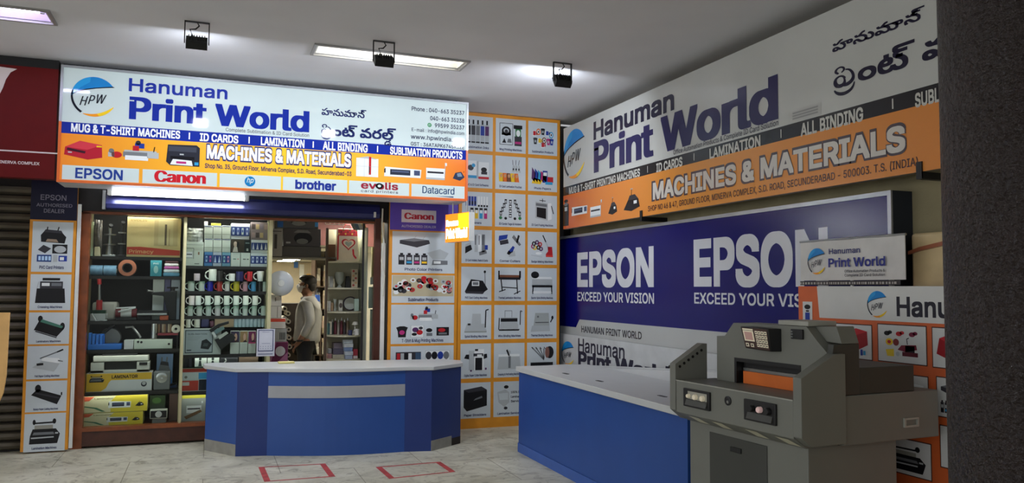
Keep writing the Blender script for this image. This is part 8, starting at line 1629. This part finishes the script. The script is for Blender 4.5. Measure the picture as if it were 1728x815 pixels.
for lv in range(4):
    z0 = gz[lv + 1]; ztop = gz[lv] - .05
    cells = [(gx0 + .004, (gx0 + gx1) / 2 - .014), ((gx0 + gx1) / 2 + .014, gx1 - .004)]
    for (a_, c_) in cells:
        z = z0 + .001; 
        while z < ztop - .05:
            h = min(.05 + .05 * rnd.random(), ztop - z); col = rnd.choice(gc)
            b = MB(); ins = .012 * rnd.random(); b.box(a_ + ins, c_ - ins, GY + .01, GY + .3, z, z + h - .002, mat('rack_pack_%02x%02x%02x' % col, col, .5, noise=.25, scale=30)); z += h
            one(b, 'stock_packet', 'cream or tan packet stacked in the goods rack behind the salesman', 'packet', 'packets in the goods rack')
# blue bag hung by the rack
u0, v0, u1, v1 = rectp(531, 493.5, 540.5, 518, 10.86)
b = MB(); b.prism([(u0, v0), (u1, v0), (u1 - .008, v1 - .03), (u0 + .008, v1 - .03)], 10.845, 10.897, 'y', mat('blue_bag', (40, 84, 170), .4)); bb_ = b.build('blue_bag', bevel=.008); tag(bb_, 'bright blue bag hanging behind the salesman\'s shoulder', 'bag')
b = MB(); b.tube([(u0 + .015, 10.87, v1 - .03), ((u0 + u1) / 2, 10.89, v1 + .05), (u1 - .015, 10.87, v1 - .03)], .006, m_black, 6); b.build('handle', bb_)
# amber and white sheets pinned on the rear rack wall
for k, (px, col, lab) in enumerate((((517, 462, 524, 480), (210, 160, 70), 'amber sheet pinned at the back of the shop'), ((524.5, 440, 532, 470), (206, 200, 176), 'tall cream sheet pinned at the back of the shop'), ((505, 446, 513, 466), (214, 214, 206), 'white sheet pinned at the back of the shop'), ((496, 441, 503, 452), (60, 110, 180), 'small blue sheet pinned at the back of the shop'))):
    u0, v0, u1, v1 = rectp(*px, 17.5); b = MB(); b.box(u0, u1, 17.48, 17.5, v0, v1, mat('pinned_%d' % k, col, .6)); one(b, 'pinned_sheet', lab, 'sheet')
b = MB(); b.box(.5, 2.3, 17.501, 17.54, 0, 2.13, m_inw); struct(b, 'wall_partition')
# corner shelves with curved fronts
KY = 9.55
kx0, kx1 = PY(551.5, 500, KY).x, PY(611.5, 500, KY).x
t = thing('corner_shelf_unit', 'pale corner shelf unit with bowed shelves at the right of the doorway', 'shelf unit', (kx0, KY, 0))
m_pale = mat('pale_cream_board', (170, 166, 142), .5)
b = MB(); b.box(kx0 - .02, kx0 + .004, KY - .02, KY + .04, 0, 2.3, m_rk); b.build('side_post', t)
b = MB(); b.box(kx0 + .004, kx1, KY + .2, KY + .23, 0, 2.3, m_pale); b.build('back_board', t)
b = MB(); b.box(kx1 - .012, kx1, KY - .3, KY + .2, 0, 2.3, mat('pale_side_panel', (150, 156, 140), .4)); b.build('side_board', t)
kz = [PY(581, y, KY - .05).z for y in (441, 485.5, 525.5, 565.5, 606)]
KB = Pl('Y', KY)
for z in kz:
    b = MB(); P = [(kx0 + .004, KY + .2), (kx0 + .004, KY + .0)] + [(kx0 + .004 + (kx1 - kx0 - .016) * i / 10, KY - .12 * math.sin(PI * i / 10) - .06 * i / 10) for i in range(1, 11)] + [(kx1 - .012, KY + .2)]
    b.prism(P[::-1], z - .018, z, 'z', mat('bowed_shelf_cream', (196, 190, 164), .4)); b.build('bowed_shelf', t)
def on(px, Y=KY + .05): return rectp(*px, Y)
# top: gift bag with a heart
u0, v0, u1, v1 = on((568, 386, 605, 438)); v0 = kz[0] + .001
t = thing('gift_bag', 'red and white gift bag with a heart printed on it on the topmost bowed shelf', 'gift bag', ((u0 + u1) / 2, KY + .05, v0))
b = MB(); b.prism([(u0, v0), (u1, v0), (u1 - .01, v1), (u0 + .01, v1)], KY + .05, KY + .15, 'y', mat('gift_bag_paper', (196, 186, 170), .4, noise=.12)); b.build('body', t, bevel=.006)
q = Sheet(Pl('Y', KY + .05), 'dull', .002); W_, H_2 = u1 - u0, v1 - v0
q.rect(u0 + W_ * .05, v0 + H_2 * .78, u1 - W_ * .06, v1 - H_2 * .02, (170, 50, 60), 1)
for k in range(9): q.ell(u0 + W_ * (.1 + .1 * k), v0 + H_2 * (.84 + .06 * (k % 3)), W_ * .04, H_2 * .03, ((200, 170, 80), (110, 30, 50), (80, 100, 50))[k % 3], 2)
q.rect(u0 + W_ * .03, v0 + H_2 * .05, u0 + W_ * .1, v0 + H_2 * .78, (176, 50, 56), 1)
def heart(s, col, l):
    P = []
    for i in range(28):
        a = 2 * PI * i / 28; x = 16 * math.sin(a) ** 3; y = 13 * math.cos(a) - 5 * math.cos(2 * a) - 2 * math.cos(3 * a) - math.cos(4 * a); P.append((u0 + W_ * .54 + x / 17 * W_ * s, v0 + H_2 * .54 + y / 17 * H_2 * s * .62))
    q.poly(P, col, l)
heart(.34, (178, 40, 54), 2); heart(.26, (214, 196, 180), 3); heart(.17, (150, 160, 156), 4)
q.strip([(u0 + W_ * .75, v0 + H_2 * .38), (u0 + W_ * .78, v0 + H_2 * .2), (u0 + W_ * .9, v0 + H_2 * .1)], .02, (178, 40, 54), 2)
q.build('print', t)
b = MB(); b.tube([(u0 + W_ * .3, KY + .06, v1), (u0 + W_ * .4, KY + .05, v1 + .05), (u0 + W_ * .6, KY + .05, v1 + .05), (u0 + W_ * .7, KY + .06, v1)], .006, m_red, 6); b.build('handle', t, smooth=True)
u0, v0, u1, v1 = on((553, 412, 567, 440)); b = MB(); b.box(u0, u1, KY + .1, KY + .19, kz[0] + .001, v1, mat('brown_gift_box', (120, 84, 56), .5, noise=.2)); one(b, 'gift_box', 'brown gift box beside the heart gift bag', 'gift box', bevel=.004)
# second: crystal plaques
m_cry = mat('clear_crystal_grey', (170, 176, 166), .1, noise=.1); 
u0, v0, u1, v1 = on((566, 459, 583, 484)); b = MB(); r_ = (u1 - u0) / 2; b.lathe([(.001, 0), (r_ * .6, 0), (r_ * .25, .03), (r_ * .9, .08), (r_, v1 - kz[1] - .03), (r_ * .8, v1 - kz[1])], ((u0 + u1) / 2, KY + .12, kz[1] + .001), m_cry, 20); one(b, 'glass_vase', 'clear glass vase on the second bowed shelf', 'vase', smooth=True)
u0, v0, u1, v1 = on((583, 466, 592, 484)); b = MB(); b.prism([(u0, kz[1] + .001), (u1, kz[1] + .001), ((u0 + u1) / 2 + .02, v1), ((u0 + u1) / 2 - .02, v1)], KY + .06, KY + .12, 'y', m_black); one(b, 'black_trophy', 'small dark trophy between the glass vase and the floral box', 'trophy', bevel=.004)
carton('floral_box', 'tall box with red and cream floral print on the second bowed shelf', (593, 454, 604, 484), .08, (190, 176, 150), lambda q, u0, v0, u1, v1: [q.ell(u0 + (u1 - u0) * (.3 + .4 * (k % 2)), v0 + (v1 - v0) * (.12 + .13 * k), (u1 - u0) * .2, (v1 - v0) * .06, ((160, 70, 66), (190, 150, 110), (120, 110, 90))[k % 3], 1) for k in range(7)], Y=KY + .05, z0=kz[1])
# third: round plate award, boxes
u0, v0, u1, v1 = on((580.5, 501, 600, 523)); r_ = (v1 - kz[2]) / 2; xc = u0 + r_
t = thing('award_plate', 'dark rimmed round award plate standing on the third bowed shelf', 'plate', (xc, KY + .1, kz[2]))
b = MB(); b.lathe([(r_, 0), (r_, .015), (r_ * .86, .02), (.001, .02), (.001, .005), (r_ * .84, .005), (r_ * .9, -.006), (r_, 0)], (xc, KY + .12, kz[2] + r_ + .004), mat('plate_dark_rim', (60, 52, 66), .3), 32, 'y'); b.build('rim', t, smooth=True)
b = MB(); b.lathe([(r_ * .84, .003), (.001, .003)], (xc, KY + .12, kz[2] + r_ + .004), mat('plate_pale_face', (176, 180, 170), .3), 32, 'y'); b.build('face', t, smooth=True)
carton('award_box', 'pale green upright box before the dark rimmed plate', (598, 504, 606, 525), .04, (166, 186, 172), None, Y=KY + .02, z0=kz[2])
carton('award_box', 'square white box beside the dark rimmed plate', (571.5, 506, 578.5, 524), .06, (196, 194, 180), lambda q, u0, v0, u1, v1: q.ell((u0 + u1) / 2, (v0 + v1) / 2, .02, .03, (90, 80, 76), 1), Y=KY + .1, z0=kz[2])
u0, v0, u1, v1 = on((563, 505, 569, 524)); b = MB(); b.lathe([(.02, 0), (.02, .02), (.008, .03), (.008, .07), (.022, v1 - kz[2]), (.001, v1 - kz[2])], ((u0 + u1) / 2, KY + .1, kz[2] + .001), m_cry, 16); one(b, 'glass_trophy', 'little clear trophy at the left of the square white box', 'trophy', smooth=True)
# fourth: bottles and mugs
for k in range(6):
    u0, v0, u1, v1 = on((560 + 5.2 * k, 540 - (k % 2) * 3, 564.5 + 5.2 * k, 562)); h = v1 - kz[3]; r_ = (u1 - u0) / 2
    c = ((50, 60, 60), (96, 36, 50), (150, 140, 130), (110, 40, 54), (60, 50, 56), (130, 110, 90))[k]
    t = thing('flask', ('dark slate flask first in the row on the fourth bowed shelf', 'wine red flask after the dark slate one', 'beige flask between two red flasks', 'crimson flask after the beige one', 'plum black flask beside the crimson one', 'tan flask at the end of the flask row')[k], 'flask', ((u0 + u1) / 2, KY + .12, kz[3]), group='flasks on the bowed shelf')
    b = MB(); b.lathe([(.001, 0), (r_, 0), (r_, h * .74), (r_ * .55, h * .84)], ((u0 + u1) / 2, KY + .12, kz[3] + .001), mat('flask_%d' % k, c, .3), 14); b.build('body', t, smooth=True)
    b = MB(); b.lathe([(r_ * .56, h * .84), (r_ * .56, h), (.001, h)], ((u0 + u1) / 2, KY + .12, kz[3] + .001), m_steel, 12); b.build('cap', t, smooth=True)
def kmug(lab, px, c, z, dy=.0):
    u0, v0, u1, v1 = on(px); h = v1 - z; r_ = (u1 - u0) * .38; x = u1 - r_ ; y = KY - .05 + dy
    t = thing('mug', lab, 'mug', (x, y, z), group='mugs on the bowed shelves'); m = mat('kglaze_%02x%02x%02x' % c, c, .2)
    b = MB(); b.lathe([(.001, 0), (r_ * .96, 0), (r_, h), (r_ * .92, h), (r_ * .88, .006), (.001, .006)], (x, y, z + .001), m, 20); b.build('body', t, smooth=True)
    b = MB(); b.tube([(x - r_ * .96 - math.cos(a) * r_ * .55, y, z + h * (.5 + .32 * math.sin(a))) for a in [-PI / 2 + PI * i / 7 for i in range(8)]], h * .06, m, 7); b.build('handle', t, smooth=True)
kmug('white mug at the front edge of the fourth bowed shelf', (592, 554, 602.5, 567.5), (206, 204, 196), kz[3], -.05)
kmug('navy mug at the front edge of the fourth bowed shelf', (582, 556, 591, 567), (44, 50, 90), kz[3], -.05)
u0, v0, u1, v1 = on((594, 537, 604, 562)); xc = (u0 + u1) / 2; b = MB(); b.lathe([(.03, 0), (.03, .01), (.008, .02), (.008, .11), (.04, .115), (.028, .15), (.001, .155)], (xc, KY + .05, kz[3] + .002), mat('white_lamp_shade', (214, 210, 196), .4), 20); one(b, 'table_lamp', 'tiny white shaded lamp at the end of the fourth bowed shelf', 'lamp', smooth=True)
# fifth: piles of boxes
zz = kz[4] + .001
for k, (px, c, lab) in enumerate((((561, 596, 585, 603), (176, 170, 150), 'cream tray at the bottom of the fifth bowed shelf'), ((562, 586, 584, 596), (90, 84, 100), 'slate grey box on the cream tray'), ((563, 576, 583, 586), (120, 110, 120), 'mauve grey box topping the slate grey one'))):
    u0, v0, u1, v1 = on(px); h = v1 - v0; b = MB(); b.box(u0, u1, KY + .02, KY + .19, zz, zz + h - .002, mat('pile_%d' % k, c, .5, noise=.15, scale=20)); zz += h; one(b, 'pile_box', lab, 'box', bevel=.003)
zz = kz[4] + .001
for k, (c, lab) in enumerate((((150, 160, 180), 'pale blue box at the bottom of the front pile'), ((190, 196, 204), 'white box second in the front pile'), ((120, 140, 176), 'blue box third in the front pile'), ((196, 200, 200), 'white box fourth in the front pile'), ((176, 186, 190), 'grey white box topping the front pile'))):
    u0, v0, u1, v1 = on((583 - k, 590, 595 + (k % 2), 597), KY - .08); h = .046; b = MB(); b.box(u0, u1, KY - .08, KY + .01, zz, zz + h - .002, mat('fpile_%d' % k, c, .5, noise=.15, scale=20)); zz += h; one(b, 'pile_box', lab, 'box', bevel=.003)
carton('red_box', 'red and white box beside the front pile on the fifth bowed shelf', (595.5, 589, 604, 606), .08, (150, 40, 54), lambda q, u0, v0, u1, v1: q.rect(u0, v0, u1, v0 + (v1 - v0) * .3, (200, 190, 186), 1), Y=KY - .06, z0=kz[4])
nms = ('first', 'second', 'third', 'fourth', 'fifth')
for lv, row in ((1, (('pale grey', (180, 180, 172), 556, 562, 466), ('cream', (206, 196, 168), 562.3, 565, 470))), (2, (('white', (204, 202, 192), 553, 558, 508), ('tan', (160, 130, 96), 558.5, 562.5, 511))),
                (3, (('teal', (70, 110, 110), 553, 556.5, 546), ('ivory', (200, 192, 168), 556.8, 560, 543))), (4, (('dusty pink', (176, 130, 130), 553, 560, 592), ('dove grey', (150, 150, 150), 553.5, 559.5, 585)))):
    zz = kz[lv] + .002
    for nm, c, x0, x1, y0 in row:
        u0, v0, u1, v1 = rectp(x0, y0, x1, y0 + 20, KY + .06)
        zlo = zz if lv != 4 or nm == 'dusty pink' else zz + .058
        ztp = v1 if lv != 4 else zlo + .055
        b = MB(); b.box(u0, u1, KY + .06, KY + .18, zlo, ztp, mat('gift_' + nm.replace(' ', '_'), c, .5, noise=.15, scale=20)); one(b, 'gift_box', nm + ' gift box on the ' + nms[lv] + ' bowed shelf', 'gift box', 'gift boxes on the bowed shelves', bevel=.003)
# wire grid and frame at the top of the doorway
b = MB(); wy = 9.5
a_, bz, c_, tz = rectp(549, 362, 580, 379, wy)
for k in range(5): x = a_ + (c_ - a_) * k / 4; b.tube([(x, wy, bz), (x, wy, tz)], .004, m_white, 6)
for k in range(3): z = bz + (tz - bz) * k / 2; b.tube([(a_, wy, z), (c_, wy, z)], .004, m_white, 6)
one(b, 'wire_grid', 'white wire grid panel hanging above the corner shelf unit', 'wire grid')
b = MB(); zq = PY(581, 388, 10.2).z; b.box(kx0 - .3, 2.29, 10.25, 10.29, zq - .2, 2.49, mat('maroon_wall_cloth', (84, 40, 34), .7, noise=.2)); one(b, 'maroon_drape', 'maroon cloth high on the wall behind the wire grid', 'cloth')
# folded sheets on top of the unit
u0, v0, u1, v1 = rectp(585, 367, 612, 381, 9.52)
b = MB()
for k, c in enumerate(((120, 124, 120), (90, 110, 130), (180, 180, 176), (190, 150, 60))):
    b.prism([(u0 + .05 * k, v1 - .004), (u0 + .05 * k + .045, v1), (u0 + .12 + .04 * k, v0 - .05), (u0 + .08 + .04 * k, v0 - .05)], 9.5 + .004 * k, 9.503 + .004 * k, 'y', mat('fold_%d' % k, c, .4))
one(b, 'folded_banner', 'striped grey, blue and amber banner folded at the top of the corner shelf unit', 'banner')
# notice board and papers on the inner side wall, seen beside the door post
NBY = 9.6
u0, v0, u1, v1 = rectp(629, 419, 641, 466, NBY)
t = thing('notice_board', 'brown cork notice board in a cream frame beyond the door post', 'notice board', (u0, NBY, v0))
b = MB(); b.box(u0, u1 + .12, NBY, NBY + .02, v0, v1, mat('cork_brown', (140, 108, 66), .8, noise=.2, scale=20)); b.build('cork', t)
b = MB()
for q_ in ((u0 - .014, u0, v0 - .014, v1 + .014), (u1 + .12, u1 + .134, v0 - .014, v1 + .014), (u0, u1 + .12, v1, v1 + .014), (u0, u1 + .12, v0 - .014, v0)): b.box(q_[0], q_[1], NBY - .012, NBY + .02, q_[2], q_[3], m_cream)
b.build('frame', t)
for k, (px, c, lab) in enumerate((((625, 468, 641, 480), (176, 190, 190), 'pale paper pinned under the cork notice board'), ((622, 484, 637, 520), (140, 158, 152), 'grey green chart beyond the door post'), ((624, 522, 640, 612), (170, 188, 178), 'long pale sheet hanging down beyond the door post'))):
    u0, v0, u1, v1 = rectp(*px, NBY); b = MB(); b.box(u0, u1 + .1, NBY, NBY + .008, v0, v1, mat('pinup_%d' % k, c, .6, noise=.12, scale=10)); one(b, 'pinned_paper', lab, 'paper')
b = MB(); b.box(1.93, 2.3, NBY + .021, NBY + .05, 0, 2.49, m_inw); struct(b, 'wall_stub')
# loose cable by the door post
p_ = [(648, 352), (647, 380), (650, 410), (646, 440), (651, 465), (648, 500)]
b = MB(); b.tube([PY(x - 2.2, y, 8.80) for x, y in p_], .009, m_offw, 8); one(b, 'hanging_cable', 'grey white cable dangling in the dark gap by the purple dealer panel', 'cable', smooth=True)
b = MB(); b.box(PY(630.5, 370, 8.82).x, PY(634, 370, 8.82).x, 8.80, 8.839, PY(630, 367, 8.82).z, PY(630, 358, 8.82).z, m_white); one(b, 'door_latch', 'small white latch at the top of the dark door post', 'latch')
# small things lying on the reception counter
b = MB(); p = PZ(497, 613.2, CH1); q_ = PZ(470, 614, CH1); b.box(q_.x, p.x, p.y - .02, p.y + .1, CH1 + .001, CH1 + .016, mat('yellow_paper', (206, 196, 120), .5, noise=.1)); one(b, 'paper_pad', 'pale yellow paper pad lying on the reception counter', 'paper pad', bevel=.002)

# ================================================================== salesman
def grow(name, joints, links, m, parent=None, levels=2, root=0, smooth=True):
    me = bpy.data.meshes.new(name + '_skeleton'); me.from_pydata([j[0] for j in joints], links, [])
    o = bpy.data.objects.new(name + '_skeleton', me); COL.objects.link(o)
    sk = o.modifiers.new('skin', 'SKIN'); sk.use_smooth_shade = True
    for i, v in enumerate(me.skin_vertices[0].data):
        r = joints[i][1]; v.radius = r if isinstance(r, tuple) else (r, r); v.use_root = (i == root)
    sd = o.modifiers.new('sub', 'SUBSURF'); sd.levels = levels; sd.render_levels = levels
    dg = bpy.context.evaluated_depsgraph_get(); dg.update()
    m2 = bpy.data.meshes.new_from_object(o.evaluated_get(dg)); m2.name = name
    bpy.data.objects.remove(o); bpy.data.meshes.remove(me)
    m2.materials.clear(); m2.materials.append(m)
    for p in m2.polygons: p.use_smooth = True; p.material_index = 0
    r = bpy.data.objects.new(name, m2); COL.objects.link(r)
    if parent: r.parent = parent
    return r
m_skin = mat('brown_skin', (124, 84, 62), .55, noise=.05)
m_shirt = mat('light_grey_shirt_cloth', (152, 150, 144), .8, noise=.08, scale=9, bump=.5, bscale=7)
m_trou = mat('black_trousers_cloth', (22, 22, 26), .8)
m_hair = mat('black_hair', (20, 17, 16), .55, noise=.2, scale=40)
m_mask = mat('pale_cloth_mask', (214, 210, 206), .7)
PYY = 10.32
pc_ = PY(515.5, 600, PYY)
man = thing('person', 'man in light grey shirt, black trousers and face mask standing side-on in the shop', 'person', (pc_.x, PYY, 0), math.radians(-14))
# local frame: he faces -x, his left hand side is toward the camera (-y)
J = [((0, 0, .93), (.10, .125)), ((.02, 0, 1.10), (.105, .13)), ((.03, 0, 1.28), (.12, .165)), ((.03, 0, 1.42), (.09, .13)), ((.015, 0, 1.50), (.052, .052)), ((-.005, 0, 1.575), (.072, .066)), ((-.008, 0, 1.655), (.094, .076)), ((-.0, 0, 1.70), (.07, .06)),
     ((.03, -.165, 1.415), (.058, .058)), ((.075, -.215, 1.16), (.045, .045)), ((-.035, -.235, .955), (.034, .034)), ((-.075, -.215, .895), (.034, .022)),
     ((.03, .165, 1.415), (.058, .058)), ((.04, .21, 1.16), (.045, .045)), ((-.10, .2, .99), (.034, .034)), ((-.15, .18, .95), (.034, .022)),
     ((.0, -.09, .86), (.088, .088)), ((.01, -.10, .50), (.062, .062)), ((.03, -.10, .10), (.042, .042)), ((-.10, -.105, .035), (.04, .03)),
     ((.0, .09, .86), (.088, .088)), ((.02, .10, .50), (.062, .062)), ((.05, .10, .10), (.042, .042)), ((-.08, .105, .035), (.04, .03)),
     ((-.095, 0, 1.61), (.02, .016)), ((-.095, .0, 1.575), (.03, .026))]
Lk = [(0, 1), (1, 2), (2, 3), (3, 4), (4, 5), (5, 6), (6, 7), (3, 8), (8, 9), (9, 10), (10, 11), (3, 12), (12, 13), (13, 14), (14, 15), (0, 16), (16, 17), (17, 18), (18, 19), (0, 20), (20, 21), (21, 22), (22, 23), (6, 24), (5, 25)]
for (w_, base, dirs) in ((11, (-.075, -.215, .895), -1), (15, (-.15, .18, .95), 1)):
    for k, (dy, ln) in enumerate(((-.024, .062), (-.008, .074), (.008, .07), (.024, .054))):
        i0 = len(J); bx, by, bz = base
        J.append(((bx - .022, by + dy, bz - .03), (.0095, .0095))); J.append(((bx - .026 - ln * .3, by + dy, bz - .03 - ln * .5), (.0085, .0085))); J.append(((bx - .02 - ln * .25, by + dy, bz - .03 - ln), (.007, .007)))
        Lk += [(w_, i0), (i0, i0 + 1), (i0 + 1, i0 + 2)]
    i0 = len(J); J.append(((base[0] - .045, base[1] - .03 * dirs, base[2] - .0), (.011, .011))); J.append(((base[0] - .07, base[1] - .034 * dirs, base[2] - .03), (.009, .009))); Lk += [(w_, i0), (i0, i0 + 1)]
grow('body', J, Lk, m_skin, man, 1)
# shirt with sleeves and loose hem
SJ = [((.005, 0, .865), (.155, .195)), ((.015, 0, 1.0), (.145, .18)), ((.025, 0, 1.15), (.145, .175)), ((.03, 0, 1.30), (.142, .19)), ((.035, 0, 1.43), (.10, .15)), ((.025, 0, 1.49), (.066, .066)),
      ((.03, -.18, 1.42), (.076, .076)), ((.085, -.225, 1.17), (.064, .064)), ((-.015, -.237, .985), (.05, .05)),
      ((.03, .18, 1.42), (.076, .076)), ((.045, .22, 1.17), (.064, .064)), ((-.085, .208, 1.005), (.05, .05))]
SL = [(0, 1), (1, 2), (2, 3), (3, 4), (4, 5), (4, 6), (6, 7), (7, 8), (4, 9), (9, 10), (10, 11)]
shirt = grow('shirt', SJ, SL, m_shirt, man, 2)
TJ = [((0, 0, .97), (.138, .172)), ((.0, -.09, .84), (.105, .105)), ((.01, -.10, .5), (.085, .085)), ((.03, -.10, .1), (.07, .07)), ((.0, .09, .84), (.105, .105)), ((.02, .10, .5), (.085, .085)), ((.05, .10, .1), (.07, .07))]
grow('trousers', TJ, [(0, 1), (1, 2), (2, 3), (0, 4), (4, 5), (5, 6)], m_trou, man, 2)
def pm(b, name, smooth=True): return b.build(name, man, local=True, smooth=smooth)
b = MB(); b.ball((.026, 0, 1.672), (.098, .086, .085), m_hair, 20, 12); b.ball((.06, 0, 1.62), (.058, .076, .075), m_hair, 16, 10); b.ball((-.02, 0, 1.715), (.08, .075, .042), m_hair, 16, 8); pm(b, 'hair')
b = MB(); b.ball((-.060, 0, 1.584), (.062, .066, .058), m_mask, 18, 12); b.ball((-.100, 0, 1.604), (.032, .036, .036), m_mask, 12, 8); pm(b, 'face_mask')
for s_ in (-1, 1):
    b = MB(); b.tube([(-.05, s_ * .06, 1.60), (.0, s_ * .078, 1.625)], .004, m_mask, 6); pm(b, 'mask_loop')
    b = MB(); b.ball((.006, s_ * .078, 1.615), (.018, .008, .028), m_skin, 10, 8); pm(b, 'ear')
    b = MB(); b.ball((-.088, s_ * .032, 1.645), (.010, .014, .009), mat('eye_white', (200, 196, 190), .3), 10, 8); b.ball((-.095, s_ * .032, 1.645), (.006, .007, .007), m_black, 8, 6); pm(b, 'eye')
    b = MB(); b.box(-.088, -.070, s_ * .032 - .018, s_ * .032 + .018, 1.664, 1.670, m_hair); pm(b, 'eyebrow', False)
    b = MB(); b.box(-.17, .08, s_ * .10 - .045, s_ * .10 + .045, 0.0, .07, m_black); b.build('shoe', man, local=True, bevel=.02)
b = MB(); b.tube([(.025, -.06, 1.475), (-.045, -.035, 1.468), (-.06, 0, 1.462), (-.045, .035, 1.468), (.025, .06, 1.475), (.085, .0, 1.495), (.025, -.06, 1.475)], .02, m_shirt, 8); pm(b, 'collar')
b = MB(); b.lathe([(.042, -.012), (.042, .012), (.03, .012), (.03, -.012), (.042, -.012)], (-.04, -.236, .945), m_black, 16); pm(b, 'wrist_watch')
